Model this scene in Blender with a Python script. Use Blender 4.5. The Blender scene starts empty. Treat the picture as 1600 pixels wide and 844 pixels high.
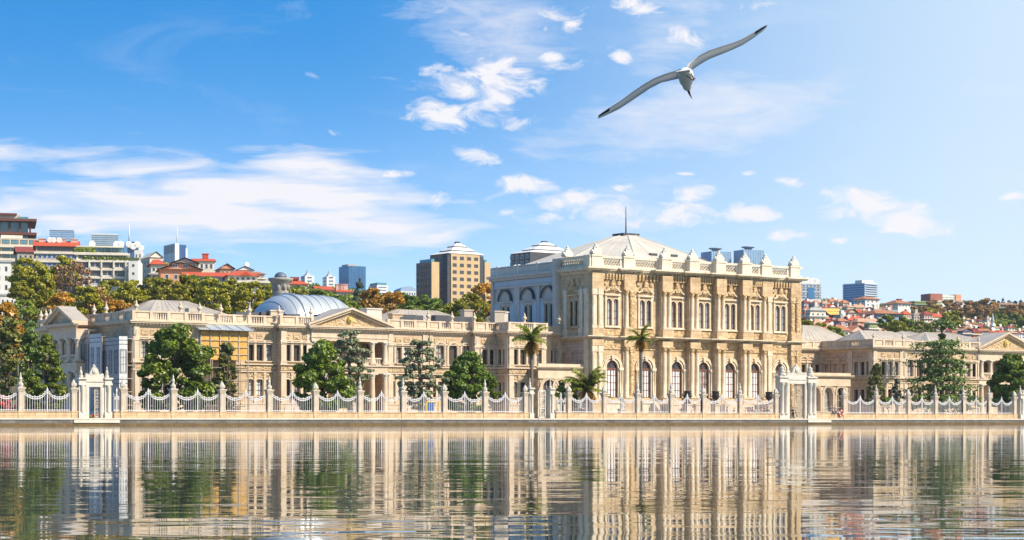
import bpy, bmesh, math, random
import numpy as np
from mathutils import Vector, Matrix
random.seed(7)
scene = bpy.context.scene
COL = scene.collection
R = math.radians

# ---------------------------------------------------------------- camera
FPX, HZ, CAMZ = 3200.0, 657.5, 0.6        # focal length / horizon row in pixels of a 1600 px wide picture, eye height
cam_d = bpy.data.cameras.new('camera')
cam = bpy.data.objects.new('camera', cam_d); COL.objects.link(cam)
cam.location = (0, 0, CAMZ); cam.rotation_euler = (R(90), 0, 0)
cam_d.sensor_width = 36.0; cam_d.lens = FPX/1600*36
cam_d.shift_y = (HZ-422)/1600
cam_d.clip_start = 0.5; cam_d.clip_end = 9000
scene.camera = cam

# ---------------------------------------------------------------- light
SUN_AZ, SUN_EL = R(114), R(40)            # azimuth clockwise from +Y
sun_vec = Vector((math.sin(SUN_AZ)*math.cos(SUN_EL), math.cos(SUN_AZ)*math.cos(SUN_EL), math.sin(SUN_EL)))
sd = bpy.data.lights.new('sun', 'SUN'); sd.energy = 5.0; sd.angle = R(0.5); sd.color = (1.0, 0.89, 0.73)
so = bpy.data.objects.new('sun', sd); COL.objects.link(so)
so.rotation_euler = (-sun_vec).to_track_quat('-Z', 'Y').to_euler()
so.location = (200, -100, 200)

scene.view_settings.view_transform = 'Standard'
scene.view_settings.look = 'None'
scene.view_settings.exposure = 0.50
scene.view_settings.gamma = 1.0
scene.view_settings.use_curve_mapping = False

# ---------------------------------------------------------------- world: sky and clouds by direction
world = bpy.data.worlds.new('World'); scene.world = world; world.use_nodes = True
wt = world.node_tree; wn = wt.nodes; wl = wt.links
wn.clear()
def N(nodes, typ, **kw):
    n = nodes.new(typ)
    for k, v in kw.items(): setattr(n, k, v)
    return n
def mth(nt, op, a, b=None, c=None, clamp=False):
    n = nt.nodes.new('ShaderNodeMath'); n.operation = op; n.use_clamp = clamp
    for i, v in enumerate((a, b, c)):
        if v is None: continue
        if isinstance(v, (int, float)): n.inputs[i].default_value = v
        else: nt.links.new(v, n.inputs[i])
    return n.outputs[0]
tc = N(wn, 'ShaderNodeTexCoord')
sep = N(wn, 'ShaderNodeSeparateXYZ'); wl.new(tc.outputs['Generated'], sep.inputs[0])
# the air near the horizon is clear that day: the sky is looked up a little higher than the true elevation
zz = mth(wt, 'MULTIPLY_ADD', sep.outputs[2], 4.6, 0.0)
comb = N(wn, 'ShaderNodeCombineXYZ'); wl.new(sep.outputs[0], comb.inputs[0]); wl.new(sep.outputs[1], comb.inputs[1]); wl.new(zz, comb.inputs[2])
nrm = N(wn, 'ShaderNodeVectorMath', operation='NORMALIZE'); wl.new(comb.outputs[0], nrm.inputs[0])
sky = N(wn, 'ShaderNodeTexSky'); sky.sky_type = 'NISHITA'; sky.sun_disc = False
sky.sun_elevation = SUN_EL; sky.sun_rotation = SUN_AZ; sky.air_density = 0.9; sky.dust_density = 0.5; sky.ozone_density = 1.0
wl.new(nrm.outputs[0], sky.inputs[0])
hsv = N(wn, 'ShaderNodeHueSaturation'); hsv.inputs['Saturation'].default_value = 1.38; hsv.inputs['Value'].default_value = 1.0
wl.new(sky.outputs[0], hsv.inputs['Color'])
yy = mth(wt, 'MAXIMUM', mth(wt, 'ABSOLUTE', sep.outputs[1]), 0.08)
uu = mth(wt, 'DIVIDE', sep.outputs[0], yy); vv = mth(wt, 'DIVIDE', sep.outputs[2], yy)
uv = N(wn, 'ShaderNodeCombineXYZ'); wl.new(uu, uv.inputs[0]); wl.new(vv, uv.inputs[1]); wl.new(mth(wt, 'SIGN', sep.outputs[1]), uv.inputs[2])
def cloud_mask(ells):
    tot = None
    for (cx, cy, rx, ry, st, rot) in ells:
        mp = N(wn, 'ShaderNodeVectorMath', operation='SUBTRACT'); wl.new(uv.outputs[0], mp.inputs[0])
        mp.inputs[1].default_value = ((cx-800)/FPX, (HZ-cy)/FPX, 1)
        rt = N(wn, 'ShaderNodeVectorRotate', rotation_type='Z_AXIS'); wl.new(mp.outputs[0], rt.inputs['Vector']); rt.inputs['Angle'].default_value = R(rot)
        ml = N(wn, 'ShaderNodeVectorMath', operation='MULTIPLY'); wl.new(rt.outputs[0], ml.inputs[0]); ml.inputs[1].default_value = (FPX/rx, FPX/ry, 3)
        ln = N(wn, 'ShaderNodeVectorMath', operation='LENGTH'); wl.new(ml.outputs[0], ln.inputs[0])
        m = N(wn, 'ShaderNodeMapRange', interpolation_type='SMOOTHSTEP'); wl.new(ln.outputs['Value'], m.inputs[0])
        m.inputs[1].default_value = 0.0; m.inputs[2].default_value = 1.7; m.inputs[3].default_value = st; m.inputs[4].default_value = 0
        tot = m.outputs[0] if tot is None else mth(wt, 'MAXIMUM', tot, m.outputs[0])
    return tot
def cloud_noise(sx, sy, rot, detail, rough, dist, seed):
    mp = N(wn, 'ShaderNodeMapping'); wl.new(uv.outputs[0], mp.inputs[0]); mp.inputs['Rotation'].default_value = (0, 0, R(rot))
    mp.inputs['Location'].default_value = (seed, seed*.37, seed*.11); mp.inputs['Scale'].default_value = (sx, sy, 1)
    n = N(wn, 'ShaderNodeTexNoise'); wl.new(mp.outputs[0], n.inputs['Vector']); n.inputs['Scale'].default_value = 1
    n.inputs['Detail'].default_value = detail; n.inputs['Roughness'].default_value = rough; n.inputs['Distortion'].default_value = dist
    return n.outputs[0]
STREAK = [(250,262,330,40,.72,3),(400,300,330,48,.95,6),(170,300,190,30,.8,4),(480,262,150,40,.85,8),(330,340,360,50,1.0,4),(520,345,230,50,.95,3),(60,320,200,50,.85,3),(120,345,170,40,.7,3),(80,235,170,28,.35,8),(470,375,200,22,.6,0)]
PUFF = [(692,175,70,38,.95,15),(745,150,90,42,1.0,25),(790,180,45,28,.8,25),(785,120,85,40,.95,12),(862,93,30,26,.95,10),(668,200,28,12,.7,10),(740,243,50,20,.9,10),(622,272,42,11,.9,0),(840,50,130,70,.5,20),
        (530,208,26,12,.6,10),(535,107,18,14,.5,0),(490,120,20,45,.35,-10),(568,188,14,10,.5,0),(895,46,30,18,.85,0),(1000,8,50,26,.95,20),(1065,58,50,26,.8,15),(972,90,22,14,.8,0),(1185,8,45,14,.8,-8),(720,30,70,70,.45,0),
        (830,288,70,18,.95,5),(890,315,62,26,.9,-5),(865,340,45,11,.95,0),(975,292,24,11,.9,0),(960,330,110,36,.72,0),(1085,300,62,16,.95,-4),(1070,338,62,24,1.0,-4),(1178,334,54,18,1.05,0),(1230,369,40,11,1.0,0),(1375,318,100,26,.95,6),
        (1410,345,95,26,1.0,6),(1315,330,60,18,.8,0),(1314,377,22,8,.95,0),(1235,284,40,12,.9,8),(1170,271,20,6,.8,0),(1575,308,45,12,.7,-8),(790,333,36,9,.9,0),(685,313,40,14,.75,0),(1070,271,26,6,.8,0),(640,395,60,6,.2,0)]
VEIL = [(1090,180,250,62,.85,-9),(900,215,120,32,.6,-14),(1200,160,130,60,.5,-12),(770,45,150,120,.72,20),(1040,40,90,90,.6,30),(960,330,260,60,.4,0)]
c1 = mth(wt, 'ADD', mth(wt, 'MULTIPLY', cloud_noise(17, 105, 5, 8, .56, .45, 3.1), 2.6), mth(wt, 'MULTIPLY_ADD', cloud_mask(STREAK), 1.5, -1.85))
c2 = mth(wt, 'ADD', mth(wt, 'MULTIPLY', cloud_noise(46, 88, 8, 9, .64, .8, 7.7), 3.7), mth(wt, 'MULTIPLY_ADD', cloud_mask(PUFF), 1.75, -2.72))
c3 = mth(wt, 'ADD', mth(wt, 'MULTIPLY', cloud_noise(22, 85, -12, 9, .66, .4, 5.3), 1.5), mth(wt, 'MULTIPLY_ADD', cloud_mask(VEIL), .95, -1.05))
c1 = mth(wt, 'MULTIPLY', c1, 1.25, clamp=True); c2 = mth(wt, 'MULTIPLY', c2, 1.35, clamp=True); c3 = mth(wt, 'MULTIPLY', c3, 1.1, clamp=True)
c4 = mth(wt, 'MULTIPLY', mth(wt, 'MULTIPLY_ADD', cloud_noise(9, 30, -9, 10, .68, .8, 11.3), 2.4, -1.28), .55, clamp=True)
c5 = mth(wt, 'MULTIPLY', mth(wt, 'MULTIPLY_ADD', cloud_noise(30, 70, 6, 9, .62, .6, 2.2), 3.6, -2.22), .85, clamp=True)
c5 = mth(wt, 'MULTIPLY', c5, cloud_mask([(800,290,430,150,1,0),(1130,320,460,90,1,0),(680,120,260,190,.95,0),(960,90,240,120,.9,0)]))
cl = mth(wt, 'MULTIPLY', mth(wt, 'MAXIMUM', mth(wt, 'MAXIMUM', c1, c2), mth(wt, 'MAXIMUM', mth(wt, 'MAXIMUM', c3, c5), mth(wt, 'MULTIPLY', c4, .5))), .95)
# clouds only in the half of the sky before the camera and overhead wisps elsewhere are left to the plain sky
cmix = N(wn, 'ShaderNodeMix', data_type='RGBA'); wl.new(cl, cmix.inputs['Factor'])
CLOUD_COL = (4.75, 4.62, 4.75, 1)
tint = N(wn, 'ShaderNodeMix', data_type='RGBA', blend_type='MULTIPLY'); tint.inputs[0].default_value = 1; wl.new(hsv.outputs[0], tint.inputs[6]); tint.inputs[7].default_value = (.27, 1.60, 1.62, 1)
# pale summer haze: thick along the horizon and over the right-hand, sunward side of the sky
hv = mth(wt, 'MULTIPLY', mth(wt, 'EXPONENT', mth(wt, 'MULTIPLY', mth(wt, 'MULTIPLY', mth(wt, 'MAXIMUM', vv, 0), mth(wt, 'MAXIMUM', vv, 0)), -100.0)), .97)
hr_ = N(wn, 'ShaderNodeMapRange', interpolation_type='SMOOTHSTEP'); wl.new(uu, hr_.inputs[0]); hr_.inputs[1].default_value = -.10; hr_.inputs[2].default_value = .30; hr_.inputs[4].default_value = .80
hz = mth(wt, 'SUBTRACT', 1, mth(wt, 'MULTIPLY', mth(wt, 'SUBTRACT', 1, hv), mth(wt, 'SUBTRACT', 1, hr_.outputs[0])))
hmix = N(wn, 'ShaderNodeMix', data_type='RGBA'); wl.new(hz, hmix.inputs['Factor']); wl.new(tint.outputs[2], hmix.inputs[6]); hmix.inputs[7].default_value = (3.9, 4.55, 5.0, 1)
wl.new(hmix.outputs[2], cmix.inputs[6]); cmix.inputs[7].default_value = CLOUD_COL
bg = N(wn, 'ShaderNodeBackground'); bg.inputs[1].default_value = 0.15
wl.new(cmix.outputs[2], bg.inputs[0])
wo = N(wn, 'ShaderNodeOutputWorld'); wl.new(bg.outputs[0], wo.inputs[0])

# ---------------------------------------------------------------- frames
PHI = math.atan(0.704); CS, SN, TN = math.cos(PHI), math.sin(PHI), 0.704
Y0 = 281.0                                # where the quay line crosses the camera's axis
def S(x, q):                              # along-quay coordinate of the ray through pixel column x on the plane q metres behind the fence
    u = (x-800)/FPX
    return (u*(Y0+CS*q)+SN*q)/(CS-u*SN)
def DEP(x, q): return (Y0+q/CS)/(1-TN*(x-800)/FPX)
def Z(x, q, y): return CAMZ+(HZ-y)*DEP(x, q)/FPX
def W(s, q, z=0): return Vector((s*CS-q*SN, Y0+s*SN+q*CS, z))
def PX(x, y, Y): return Vector(((x-800)/FPX*Y, Y, CAMZ+(HZ-y)*Y/FPX))

# ---------------------------------------------------------------- object helpers
def tag(o, label=None, cat=None, group=None, kind=None):
    if label: o['label'] = label
    if cat: o['category'] = cat
    if group: o['group'] = group
    if kind: o['kind'] = kind
    return o
def empty(name, loc, rz, label, cat, group=None):
    o = bpy.data.objects.new(name, None); COL.objects.link(o)
    o.location = loc; o.rotation_euler = (0, 0, rz); o.empty_display_size = .5
    return tag(o, label, cat, group)
def link(name, me, parent=None, loc=(0,0,0), rz=0, sc=None):
    o = bpy.data.objects.new(name, me); COL.objects.link(o)
    o.location = loc; o.rotation_euler = (0, 0, rz)
    if sc: o.scale = sc
    if parent is not None: o.parent = parent
    return o
def copy_tree(o, parent=None):
    c = o.copy(); COL.objects.link(c)
    if parent is not None: c.parent = parent
    for ch in list(o.children): copy_tree(ch, c)
    return c
class MB:
    def __init__(s, T=None): s.V = []; s.F = []; s.M = []; s.T = T; s.SM = []
    def add(s, vs, fs, m=0, smooth=False):
        b = len(s.V)
        s.V += [s.T(*v) for v in vs] if s.T else [tuple(v) for v in vs]
        for f in fs: s.F.append(tuple(b+i for i in f)); s.M.append(m); s.SM.append(smooth)
    def quad(s, a, b, c, d, m=0): s.add([a, b, c, d], [(0,1,2,3)], m)
    def box(s, x0, x1, y0, y1, z0, z1, m=0):
        if x0 > x1: x0, x1 = x1, x0
        if y0 > y1: y0, y1 = y1, y0
        s.add([(x0,y0,z0),(x1,y0,z0),(x1,y1,z0),(x0,y1,z0),(x0,y0,z1),(x1,y0,z1),(x1,y1,z1),(x0,y1,z1)],
              [(0,3,2,1),(4,5,6,7),(0,1,5,4),(1,2,6,5),(2,3,7,6),(3,0,4,7)], m)
    def frus(s, x0, x1, y0, y1, z0, z1, ix, iy, m=0):       # box whose top is inset
        s.add([(x0,y0,z0),(x1,y0,z0),(x1,y1,z0),(x0,y1,z0),(x0+ix,y0+iy,z1),(x1-ix,y0+iy,z1),(x1-ix,y1-iy,z1),(x0+ix,y1-iy,z1)],
              [(0,3,2,1),(4,5,6,7),(0,1,5,4),(1,2,6,5),(2,3,7,6),(3,0,4,7)], m)
    def prism(s, pts, y0, y1, m=0):                          # outline in x,z pulled along y
        n = len(pts)
        s.add([(x, y0, z) for x, z in pts]+[(x, y1, z) for x, z in pts],
              [tuple(range(n)), tuple(range(2*n-1, n-1, -1))]+[(i, i+n, (i+1) % n+n, (i+1) % n) for i in range(n)], m)
    def lathe(s, prof, cx=0, cy=0, n=12, m=0, a0=0, smooth=True, z0=0):
        vs = []
        for r, z in prof:
            for i in range(n):
                a = a0+2*math.pi*i/n; vs.append((cx+r*math.cos(a), cy+r*math.sin(a), z+z0))
        fs = []
        for k in range(len(prof)-1):
            for i in range(n):
                j = (i+1) % n; fs.append((k*n+i, k*n+j, (k+1)*n+j, (k+1)*n+i))
        s.add(vs, fs, m, smooth)
        s.add(vs[:n], [tuple(range(n-1, -1, -1))], m); s.add(vs[-n:], [tuple(range(n))], m)
    def tube(s, pts, rads, n=7, m=0, smooth=True):
        rings = []
        for k, p in enumerate(pts):
            p = Vector(p)
            d = (Vector(pts[min(k+1, len(pts)-1)])-Vector(pts[max(k-1, 0)]))
            if d.length < 1e-6: d = Vector((0,0,1))
            d.normalize()
            a = d.cross(Vector((0.31, 0.17, 1)) if abs(d.z) < .9 else Vector((1, 0.2, 0))).normalized(); b = d.cross(a)
            r = rads[k] if not isinstance(rads, (int, float)) else rads
            rings.append([tuple(p+a*(r*math.cos(2*math.pi*i/n))+b*(r*math.sin(2*math.pi*i/n))) for i in range(n)])
        vs = [v for r_ in rings for v in r_]
        fs = [(k*n+i, k*n+(i+1) % n, (k+1)*n+(i+1) % n, (k+1)*n+i) for k in range(len(pts)-1) for i in range(n)]
        fs += [tuple(range(n-1, -1, -1)), tuple((len(pts)-1)*n+i for i in range(n))]
        s.add(vs, fs, m, smooth)
    def bar(s, p0, p1, w, m=0): s.tube([p0, p1], w/2*1.3, 4, m, False)
    def mesh(s, name, mats, origin=(0,0,0)):
        me = bpy.data.meshes.new(name)
        ox, oy, oz = origin
        me.from_pydata([(x-ox, y-oy, z-oz) for x, y, z in s.V], [], s.F)
        for m in (mats if isinstance(mats, (list, tuple)) else [mats]): me.materials.append(m)
        me.polygons.foreach_set('material_index', s.M)
        me.polygons.foreach_set('use_smooth', s.SM)
        me.update()
        return me
    def build(s, name, mats, parent=None, origin=(0,0,0), loc=(0,0,0), rz=0):
        return link(name, s.mesh(name, mats, origin), parent, loc, rz)

# ---------------------------------------------------------------- materials
MATS = {}
def mat(name, c1, c2=None, scale=1.0, rough=.75, bump=0.0, bscale=4.0, metal=0.0, stretch=(1,1,1), contrast=(.35,.65), spec=.4, dirt=None, vor=0.0, vscale=2.0, island=False, rnd=0.0, ashlar=None):
    if name in MATS: return MATS[name]
    m = bpy.data.materials.new(name); m.use_nodes = True; MATS[name] = m
    nt = m.node_tree; n = nt.nodes; b = n['Principled BSDF']
    b.inputs['Roughness'].default_value = rough; b.inputs['Metallic'].default_value = metal; b.inputs['Specular IOR Level'].default_value = spec
    c2 = c2 or tuple(v*.82 for v in c1)
    t = n.new('ShaderNodeTexCoord'); mp = n.new('ShaderNodeMapping'); mp.inputs['Scale'].default_value = stretch
    nt.links.new(t.outputs['Object'], mp.inputs[0])
    nz = n.new('ShaderNodeTexNoise'); nz.inputs['Scale'].default_value = scale; nz.inputs['Detail'].default_value = 6; nz.inputs['Roughness'].default_value = .62
    nt.links.new(mp.outputs[0], nz.inputs['Vector'])
    r = n.new('ShaderNodeMapRange'); r.inputs[1].default_value = contrast[0]; r.inputs[2].default_value = contrast[1]; nt.links.new(nz.outputs[0], r.inputs[0])
    mx = n.new('ShaderNodeMix'); mx.data_type = 'RGBA'; mx.inputs[6].default_value = (*c1, 1); mx.inputs[7].default_value = (*c2, 1); nt.links.new(r.outputs[0], mx.inputs[0])
    out = mx.outputs[2]
    if dirt:                                                 # rain streaks and weathering: tall narrow stains
        m2 = n.new('ShaderNodeMapping'); m2.inputs['Scale'].default_value = (1.3, 1.3, .16); nt.links.new(t.outputs['Object'], m2.inputs[0])
        z2 = n.new('ShaderNodeTexNoise'); z2.inputs['Scale'].default_value = 1.1; z2.inputs['Detail'].default_value = 5; nt.links.new(m2.outputs[0], z2.inputs['Vector'])
        r2 = n.new('ShaderNodeMapRange'); r2.inputs[1].default_value = .52; r2.inputs[2].default_value = .74; r2.inputs[4].default_value = dirt[1]; nt.links.new(z2.outputs[0], r2.inputs[0])
        x2 = n.new('ShaderNodeMix'); x2.data_type = 'RGBA'; nt.links.new(r2.outputs[0], x2.inputs[0]); nt.links.new(out, x2.inputs[6]); x2.inputs[7].default_value = (*dirt[0], 1); out = x2.outputs[2]
    if ashlar:                                               # cut blocks: every block its own tone, fine joints
        sx = n.new('ShaderNodeSeparateXYZ'); nt.links.new(t.outputs['Object'], sx.inputs[0]); cx = n.new('ShaderNodeCombineXYZ')
        nt.links.new(mth(nt, 'ADD', sx.outputs[0], sx.outputs[1]), cx.inputs[0]); nt.links.new(sx.outputs[2], cx.inputs[1])
        bt = n.new('ShaderNodeTexBrick'); nt.links.new(cx.outputs[0], bt.inputs['Vector']); bt.inputs['Scale'].default_value = 1; bt.inputs['Brick Width'].default_value = ashlar[0]; bt.inputs['Row Height'].default_value = ashlar[1]; bt.inputs['Mortar Size'].default_value = .018
        bt.inputs['Color1'].default_value = (1.07, 1.06, 1.05, 1); bt.inputs['Color2'].default_value = (ashlar[2], ashlar[2]*.97, ashlar[2]*.93, 1); bt.inputs['Mortar'].default_value = (.62, .56, .5, 1)
        x3 = n.new('ShaderNodeMix'); x3.data_type = 'RGBA'; x3.blend_type = 'MULTIPLY'; x3.inputs[0].default_value = 1; nt.links.new(out, x3.inputs[6]); nt.links.new(bt.outputs['Color'], x3.inputs[7]); out = x3.outputs[2]
    if rnd or island:
        if island: g = n.new('ShaderNodeNewGeometry').outputs['Random Per Island']
        else: g = n.new('ShaderNodeObjectInfo').outputs['Random']
        hs = n.new('ShaderNodeHueSaturation'); nt.links.new(out, hs.inputs['Color'])
        a = mth(nt, 'MULTIPLY_ADD', g, rnd*2, 1-rnd); nt.links.new(a, hs.inputs['Value'])
        out = hs.outputs[0]
    nt.links.new(out, b.inputs['Base Color'])
    h = None
    if bump:
        z3 = n.new('ShaderNodeTexNoise'); z3.inputs['Scale'].default_value = bscale; z3.inputs['Detail'].default_value = 6; nt.links.new(t.outputs['Object'], z3.inputs['Vector'])
        bp = n.new('ShaderNodeBump'); bp.inputs['Strength'].default_value = 1; bp.inputs['Distance'].default_value = bump
        nt.links.new(z3.outputs[0], bp.inputs['Height']); h = bp
    if vor:                                                  # carved relief
        v = n.new('ShaderNodeTexVoronoi'); v.inputs['Scale'].default_value = vscale; nt.links.new(t.outputs['Object'], v.inputs['Vector'])
        z4 = n.new('ShaderNodeTexNoise'); z4.inputs['Scale'].default_value = vscale*.9; z4.inputs['Detail'].default_value = 4; z4.inputs['Distortion'].default_value = 1.2; nt.links.new(t.outputs['Object'], z4.inputs['Vector'])
        sm = mth(nt, 'ADD', v.outputs['Distance'], z4.outputs[0])
        bp2 = n.new('ShaderNodeBump'); bp2.inputs['Strength'].default_value = 1; bp2.inputs['Distance'].default_value = vor; nt.links.new(sm, bp2.inputs['Height'])
        if h: nt.links.new(h.outputs[0], bp2.inputs['Normal'])
        h = bp2
    if h: nt.links.new(h.outputs[0], b.inputs['Normal'])
    return m
M_HALL = mat('hall_marble', (.62,.465,.29), (.46,.315,.175), .9, .7, .02, 6, dirt=((.27,.195,.125), .5), ashlar=(1.3,.55,.84))
M_HALLC = mat('hall_marble_carved', (.68,.495,.275), (.36,.225,.11), 1.6, .75, vor=.16, vscale=2.6, dirt=((.32,.21,.12), .5))
M_HALLW = mat('hall_marble_pale', (.70,.605,.46), (.56,.445,.305), .8, .6, .015, 5, dirt=((.34,.25,.16), .5))
M_HSIDE = mat('hall_side_plaster', (.52,.48,.44), (.45,.41,.37), .6, .8, .01, 5, dirt=((.22,.19,.17), .4))
M_WING = mat('wing_stone', (0.588,0.445,0.305), (0.486,0.355,0.230), .5, .75, .012, 6, dirt=((.34,.27,.20), .45), ashlar=(1.2,.5,.88))
M_WINGC = mat('wing_stone_carved', (.62,.47,.29), (.40,.27,.145), 1.6, .75, vor=.18, vscale=3.2, dirt=((.36,.27,.18), .4))
M_WINGW = mat('wing_stone_pale', (0.633,0.509,0.380), (0.520,0.398,0.280), .9, .65, .01, 6, dirt=((.36,.30,.24), .4))
M_PINK = mat('link_stone_pink', (.56,.42,.32), (.45,.32,.24), .6, .75, .012, 6, dirt=((.30,.22,.17), .4), ashlar=(1.2,.5,.86))
M_WHITE = mat('white_marble', (.64,.585,.51), (.52,.465,.395), 1.2, .5, .01, 8, dirt=((.42,.38,.32), .45))
M_WHITEC = mat('white_marble_carved', (.60,.545,.47), (.45,.40,.33), 2.5, .55, vor=.07, vscale=5)
M_FENCE = mat('fence_stone', (.56,.475,.385), (.42,.34,.255), 1.1, .7, .015, 7, dirt=((.34,.27,.19), .55))
M_FWALL = mat('fence_plinth_stone', (0.588,0.435,0.275), (0.475,0.339,0.200), .8, .75, .015, 5, dirt=((.30,.215,.13), .6), ashlar=(1.9,.36,.86))
M_IRON = mat('white_painted_iron', (.60,.575,.59), (.50,.475,.49), 2, .45)
M_QUAY = mat('quay_stone', (.19,.178,.165), (.11,.10,.095), .9, .7, .03, 3, stretch=(1,1,2.5), dirt=((.10,.085,.065), .6), ashlar=(1.7,.33,.72))
M_ALGAE = mat('quay_algae', (.17,.10,.028), (.085,.055,.022), .9, .6, .05, 3, contrast=(.3,.7))
M_CAP = mat('quay_cap_stone', (.68,.62,.53), (.56,.49,.40), .7, .7, .02, 4)
M_GLASS = mat('dark_glass', (.045,.05,.055), (.02,.022,.026), .35, .12, spec=.7)
M_GLASSB = mat('brown_glass', (.10,.075,.06), (.03,.025,.022), .5, .18, spec=.6)
M_CURT = mat('curtained_glass', (.86,.85,.83), (.55,.56,.57), .9, .12, stretch=(3,1,.35), spec=.7, contrast=(.3,.7))
M_CURT2 = mat('half_curtained_glass', (.55,.53,.50), (.09,.08,.075), .5, .14, stretch=(1,1,.6), spec=.7, contrast=(.4,.6))
M_WOOD = mat('red_brown_joinery', (.20,.075,.048), (.13,.048,.032), 2, .5)
M_WOODD = mat('dark_joinery', (.10,.075,.06), (.06,.046,.04), 2, .55)
M_ROOF = mat('hall_roof_lead', (.54,.485,.41), (.45,.395,.33), .25, .6, stretch=(1,1,1))
M_LEAD = mat('grey_lead_roof', (.45,.385,.315), (.36,.305,.25), .35, .55, dirt=((.2,.18,.17),.4))
M_ZINC = mat('vault_zinc', (.50,.52,.53), (.36,.385,.41), .7, .38, metal=.35, stretch=(2,.3,.3))
M_HPAR = mat('parapet_marble', (.68,.61,.50), (.58,.50,.39), .8, .65, .015, 5, dirt=((.38,.30,.21), .35))
M_BLUE = mat('blue_render', (.44,.52,.60), (.38,.46,.55), .4, .8)
M_DARK = mat('dark_lead', (.06,.065,.08), (.04,.042,.05), 1, .5)
M_GOLD = mat('gilding', (.75,.55,.14), (.55,.36,.07), 5, .4, vor=.05, vscale=6)
M_BLACK = mat('black_bronze', (.025,.022,.02), (.015,.013,.012), 3, .4)
M_GRAVEL = mat('garden_ground', (.40,.34,.26), (.30,.26,.18), .3, .9, .02, 4)
M_BARK = mat('bark', (.13,.095,.065), (.07,.05,.036), 3, .9, .03, 10, stretch=(1,1,.25))
M_BARKG = mat('grey_bark', (.20,.165,.13), (.11,.09,.07), 3, .9, .02, 10, stretch=(1,1,.25))
# ================================================================ setting: water, quay, garden, hills
def QS(x, s):                             # q of pixel column x on the side plane s
    u = (x-800)/FPX
    return (s*CS-u*(Y0+s*SN))/(SN+u*CS)

def water_material():
    m = bpy.data.materials.new('sea_water'); m.use_nodes = True
    nt = m.node_tree; b = nt.nodes['Principled BSDF']
    b.inputs['Base Color'].default_value = (.05, .07, .065, 1); b.inputs['Roughness'].default_value = .015; b.inputs['IOR'].default_value = 1.333
    b.inputs['Specular IOR Level'].default_value = .75
    t = nt.nodes.new('ShaderNodeNewGeometry')
    def nz(sx, sy, rot, det, rough, dist, seed):
        mp = nt.nodes.new('ShaderNodeMapping'); mp.inputs['Scale'].default_value = (sx, sy, 1); mp.inputs['Rotation'].default_value = (0, 0, R(rot)); mp.inputs['Location'].default_value = (seed, seed*2, 0)
        nt.links.new(t.outputs['Position'], mp.inputs[0])
        n = nt.nodes.new('ShaderNodeTexNoise'); n.inputs['Scale'].default_value = 1; n.inputs['Detail'].default_value = det; n.inputs['Roughness'].default_value = rough; n.inputs['Distortion'].default_value = dist
        nt.links.new(mp.outputs[0], n.inputs['Vector']); return n.outputs[0]
    h = mth(nt, 'ADD', mth(nt, 'MULTIPLY', nz(.55, 1.0, 6, 2, .45, .6, 1.3), WAVE_A), mth(nt, 'MULTIPLY', nz(1.9, 2.9, -10, 2, .5, .4, 4.1), WAVE_B))
    h = mth(nt, 'ADD', h, mth(nt, 'MULTIPLY', nz(.12, .22, 12, 1, .4, .3, 9.7), WAVE_C))
    bp = nt.nodes.new('ShaderNodeBump'); bp.inputs['Strength'].default_value = 1; bp.inputs['Distance'].default_value = 1
    nt.links.new(h, bp.inputs['Height']); nt.links.new(bp.outputs[0], b.inputs['Normal'])
    return m
WAVE_A, WAVE_B, WAVE_C = .0062, .0009, .014
mb = MB(); mb.quad((-3500,-400,0), (3500,-400,0), (3500,3200,0), (-3500,3200,0))
tag(mb.build('water', water_material()), kind='structure')

PO = W(0, 0, 0)
def pal(name, mb, m): return tag(mb.build(name, m, None, (0,0,0), PO, PHI), kind='structure')
mb = MB()                                  # quay: dark wall, algae foot, pale coping, with two landing steps
QE = -2.6
mb.box(-230, 420, QE, 6, .28, .74, 0)
mb.box(-230, 420, QE-.03, 6, -2.0, .28, 1)
for i in range(0, 260):                    # coping stones
    a = -230+i*2.5
    mb.box(a+.012, a+2.488, QE-.10, -.9, .74, .90+.012*((i*7) % 3), 2)
for gx in (151, 1280):
    a = S(gx, QE); w = 2.9 if gx < 800 else 2.4
    mb.box(a-w, a+w, QE-.14, QE, .35, .70, 2)
pal('quay', mb, [M_QUAY, M_ALGAE, M_CAP])
mb = MB(); mb.box(-230, 420, -.9, 150, -1, .86, 0)
pal('garden_ground', mb, M_GRAVEL)
M_LAWN = mat('lawn', (.075,.13,.03), (.05,.085,.02), 1.2, .9, .05, 20)
mb = MB()
for (x0, x1, q0, q1) in ((-160, 206, 3, 19), (215, 800, 4, 19), (1335, 1800, 4, 17)):
    mb.box(S(x0, 4), S(x1, 4), q0, q1, .5, .93)
pal('lawn', mb, M_LAWN)

TX = [-1400, -400, 0, 200, 450, 700, 950, 1250, 1450, 1700, 2100, 3000]
TY = [(345,[668]*12), (400,[655,600,600,600,600,608,650,668,668,668,668,668]), (480,[560,520,525,530,535,550,620,640,645,650,650,650]), (600,[470,440,440,448,470,500,540,550,572,572,570,575]),
      (800,[430,400,405,415,452,484,500,503,526,528,528,530]), (1100,[420,392,400,420,452,474,480,474,497,500,503,510]), (1500,[420,398,408,428,455,474,478,470,480,484,488,500]), (2300,[440,425,432,442,462,477,482,483,486,488,492,505]), (3600,[500]*12)]
def terrain(x, Y):
    x = min(max(x, TX[0]), TX[-1]-.01); Y = min(max(Y, TY[0][0]), TY[-1][0]-.01)
    i = max(k for k in range(len(TX)-1) if TX[k] <= x); f = (x-TX[i])/(TX[i+1]-TX[i]); f = f*f*(3-2*f)
    j = max(k for k in range(len(TY)-1) if TY[k][0] <= Y); g = (Y-TY[j][0])/(TY[j+1][0]-TY[j][0])
    def zz(j):
        Yj, r = TY[j]; return CAMZ+(HZ-(r[i]*(1-f)+r[i+1]*f))*Yj/FPX
    return zz(j)*(1-g)+zz(j+1)*g
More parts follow.
